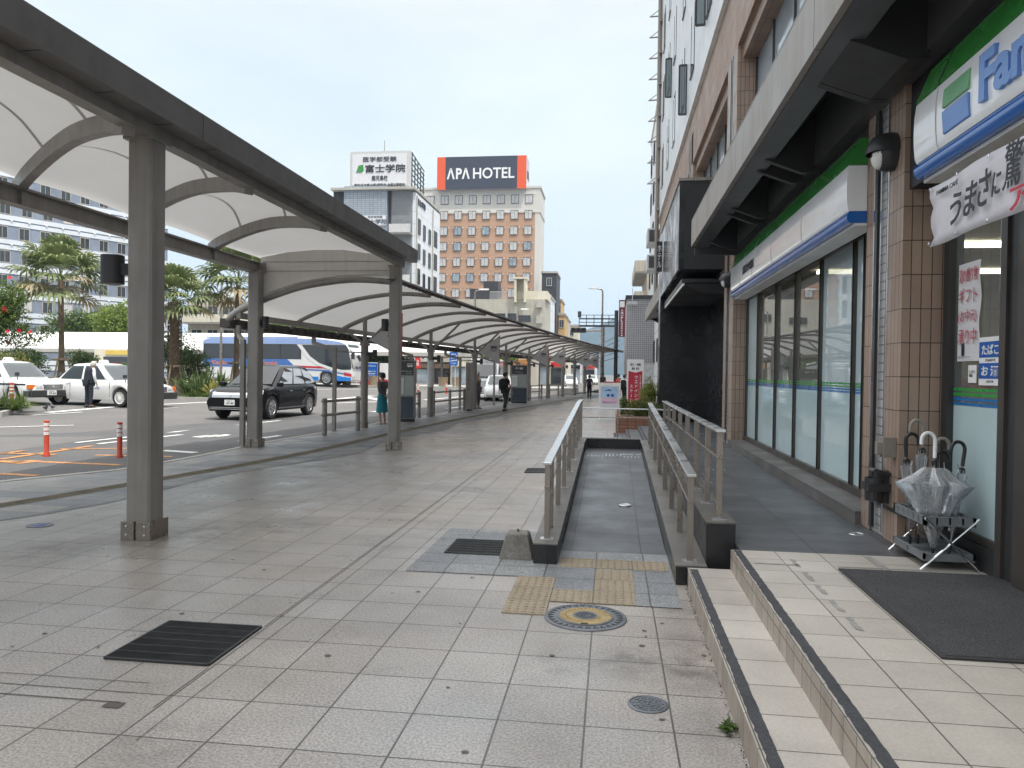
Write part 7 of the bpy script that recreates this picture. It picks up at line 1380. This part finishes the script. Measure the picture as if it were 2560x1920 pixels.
s = thing('terminal_kiosk', 'yellow fronted kiosk under the white terminal roof behind the attendant', 'kiosk', (y0.x, 66.5, 0)); m = MB(); k0, k1 = at(225, 900, 66).x, at(325, 900, 66).x; m.box(k0, k1, 66.6, 69, 0, 3.3); m.build('wall', 'wall_cream', s); m = MB(); m.box(k0 + 1.2, k1, 66.5, 66.59, 2.8, 3.2); m.build('yellow_fascia', 'kiosk_yellow', s); m = MB(); m.box(k0 + 1, k1 - .3, 66.5, 66.59, .9, 2.6); m.build('shop_front', 'window_dark', s); m = MB(); m.box(k1 - 2.2, k1 - 1.2, 66.45, 66.49, 1.2, 2.0); m.build('poster', 'red_paint', s)
# blue direction sign, street lamps, gantry, signals
p, q = at(1124, 880, 50), at(1144, 914, 50); s = thing('direction_sign', 'blue direction sign with white arrows on a thin pole under the low canopy', 'road sign', (p.x, 50, 0)); m = MB(); m.box(p.x, q.x, 50, 50.04, q.z, p.z); m.build('board', 'blue_sign', s); m = MB(); w = q.x - p.x
m.box(q.x - w * .2, q.x - w * .14, 49.99, 50, q.z + .3, p.z - .2); m.bar((p.x + .05, 49.995, q.z + .3), (q.x - .1, 49.995, q.z + .34), .01, .03); m.text('市 役 所', ((p.x + q.x) / 2 - .04, 49.995, p.z - .42), X_, Z_, .07, w * .5, .004, align='C', bold=.02); m.text('天文館', ((p.x + q.x) / 2 - .04, 49.995, p.z - .56), X_, Z_, .07, w * .4, .004, align='C', bold=.02); m.text('鹿児島港', ((p.x + q.x) / 2, 49.995, q.z + .15), X_, Z_, .07, w * .6, .004, align='C'); m.text('国道3号', ((p.x + q.x) / 2, 49.995, p.z - .15), X_, Z_, .08, w * .6, .004, align='C', bold=.02)
m.build('lettering', 'ink_white', s); m = MB(); m.tube([((p.x + q.x) / 2 + .1, 50.1, 0), ((p.x + q.x) / 2 + .1, 50.1, p.z)], .035, 8); m.build('pole', 'curtain', s)
def lamp(px, py, Y, lab, dirx, arm=.9):
    h = at(px, py, Y); t = thing('street_lamp', lab, 'street lamp', (h.x, Y, 0), 'street lamps'); m = MB(); m.tube([(h.x, Y, 0), (h.x, Y, h.z - .2), (h.x + dirx * .1, Y, h.z - .02), (h.x + dirx * arm * .4, Y, h.z + .03)], [.11, .07, .06, .05], 10); m.build('pole', 'steel', t, smooth=40)
    m = MB(); m.loft([[(h.x + dirx * u, Y + b_ * w, h.z + .03 + c_) for b_, c_ in ((-1, 0), (1, 0), (.7, .12), (-.7, .12))] for u, w in ((arm * .3, .08), (arm * .5, .2), (arm * .9, .22), (arm * 1.1, .1))]); m.build('lamp_head', 'curtain', t, smooth=40)
lamp(1507, 723, 62, 'tall street lamp beside the traffic signal down the street', -1, 1.1); lamp(1188, 726, 66, 'street lamp standing before the beige low-rise', 1, 1.1); lamp(1295, 775, 72, 'lower street lamp right of the beige low-rise windows', 1, .9); lamp(554, 700, 52, 'grey lamp post between the two right-hand palms', -1, .9)
p = at(1507, 826, 62); q = at(1427, 826, 62); s = thing('traffic_signal', 'horizontal traffic signal on an arm over the street', 'traffic signal', (p.x, 61.9, 0)); m = MB(); m.tube([(p.x, 61.9, p.z), (q.x + 1.2, 61.9, p.z - .05)], .07, 8); m.tube([(p.x, 61.9, 0), (p.x, 61.9, p.z + .3)], .16, 10); m.build('arm', 'steel', s, smooth=40); m = MB(); m.box(q.x, q.x + 1.25, 61.75, 62.0, p.z - .22, p.z + .22); m.build('housing', 'grille', s, bevel=.08)
for k in range(3): m = MB(); c = (q.x + .22 + .4 * k, 61.75, p.z); m.lathe([(.17, 0), (.17, .18), (.155, .18), (.15, .02), (.01, .02)], 16, c, (0, -1, 0)); m.build('lens_hood', 'wall_dark', s)
p = at(1541, 800, 58); q = at(1448, 800, 58); zA, zB = at(1495, 797, 58).z, at(1495, 815, 58).z; s = thing('sign_gantry', 'dark lattice sign gantry reaching over the street from the right', 'gantry', (p.x, 58, 0)); m = MB(); m.tube([(p.x, 58, 0), (p.x, 58, at(1541, 776, 58).z)], .15, 10); m.build('pole', 'wall_dark', s, smooth=40); m = MB()
for z, w in ((zA, .1), (zB, .14), (zA + .28, .04), ((zA + zB) / 2, .05)): m.bar((q.x, 58, z), (p.x, 58, z), w, w)
for k in range(6): x = q.x + (p.x - q.x) * k / 5; m.bar((x, 58, zB), (x, 58, zA + .28), .05, .05, up=(0, 1, 0))
m.box(q.x - .1, q.x + .15, 57.8, 58.1, zA + .1, zA + .55); m.build('lattice', 'wall_dark', s)
m = MB()
for k in range(5): z = 5.2 - .5 * k; m.tube([V((.6, 70, z)).lerp(V((-9, 150, z + 2.5)), f) - Z_ * 1.2 * math.sin(math.pi * f) for f in [j / 8 for j in range(9)]], .03, 4)
tag(m.build('overhead_wires', 'wall_dark'), 'thin overhead wires crossing before the blue hill', 'wires')
# wooded hill far away
leafmat('hill_wood', (.016, .026, .02), (.032, .044, .03), .9, 0, .02); m = MB(); rn = random.Random(8); rows = []
for j in range(14):
    rows.append([(-900 + 60 * i, 1500 + 60 * j, (105 * math.exp(-((i - 15.2) / 7) ** 2) + 18 * math.sin(i * .9) + 9 * rn.random() + 8 * math.sin(i * 2.3 + j)) * min(1, j / 5) - 2) for i in range(34)])
m.loft(rows, 0, False, False); h = m.build('hill', 'hill_wood', smooth=80); struct(h)

# the warm, damp air that turns the far hill blue
m = MB(); m.box(-1100, 1300, -120, 2400, -1.6, 150); o = m.build('haze', 'haze') if 'haze' in MT else None
if o is None:
    hm = bpy.data.materials.new('haze'); hm.use_nodes = True; MT['haze'] = hm; nd = hm.node_tree.nodes; nd.remove(nd['Principled BSDF']); pv = N(nd, 'ShaderNodeVolumePrincipled'); pv.inputs['Color'].default_value = (.5, .72, 1, 1); pv.inputs['Density'].default_value = .00028; pv.inputs['Anisotropy'].default_value = .2
    hm.node_tree.links.new(pv.outputs[0], nd['Material Output'].inputs['Volume']); o = m.build('haze', 'haze')
struct(o, 'stuff')
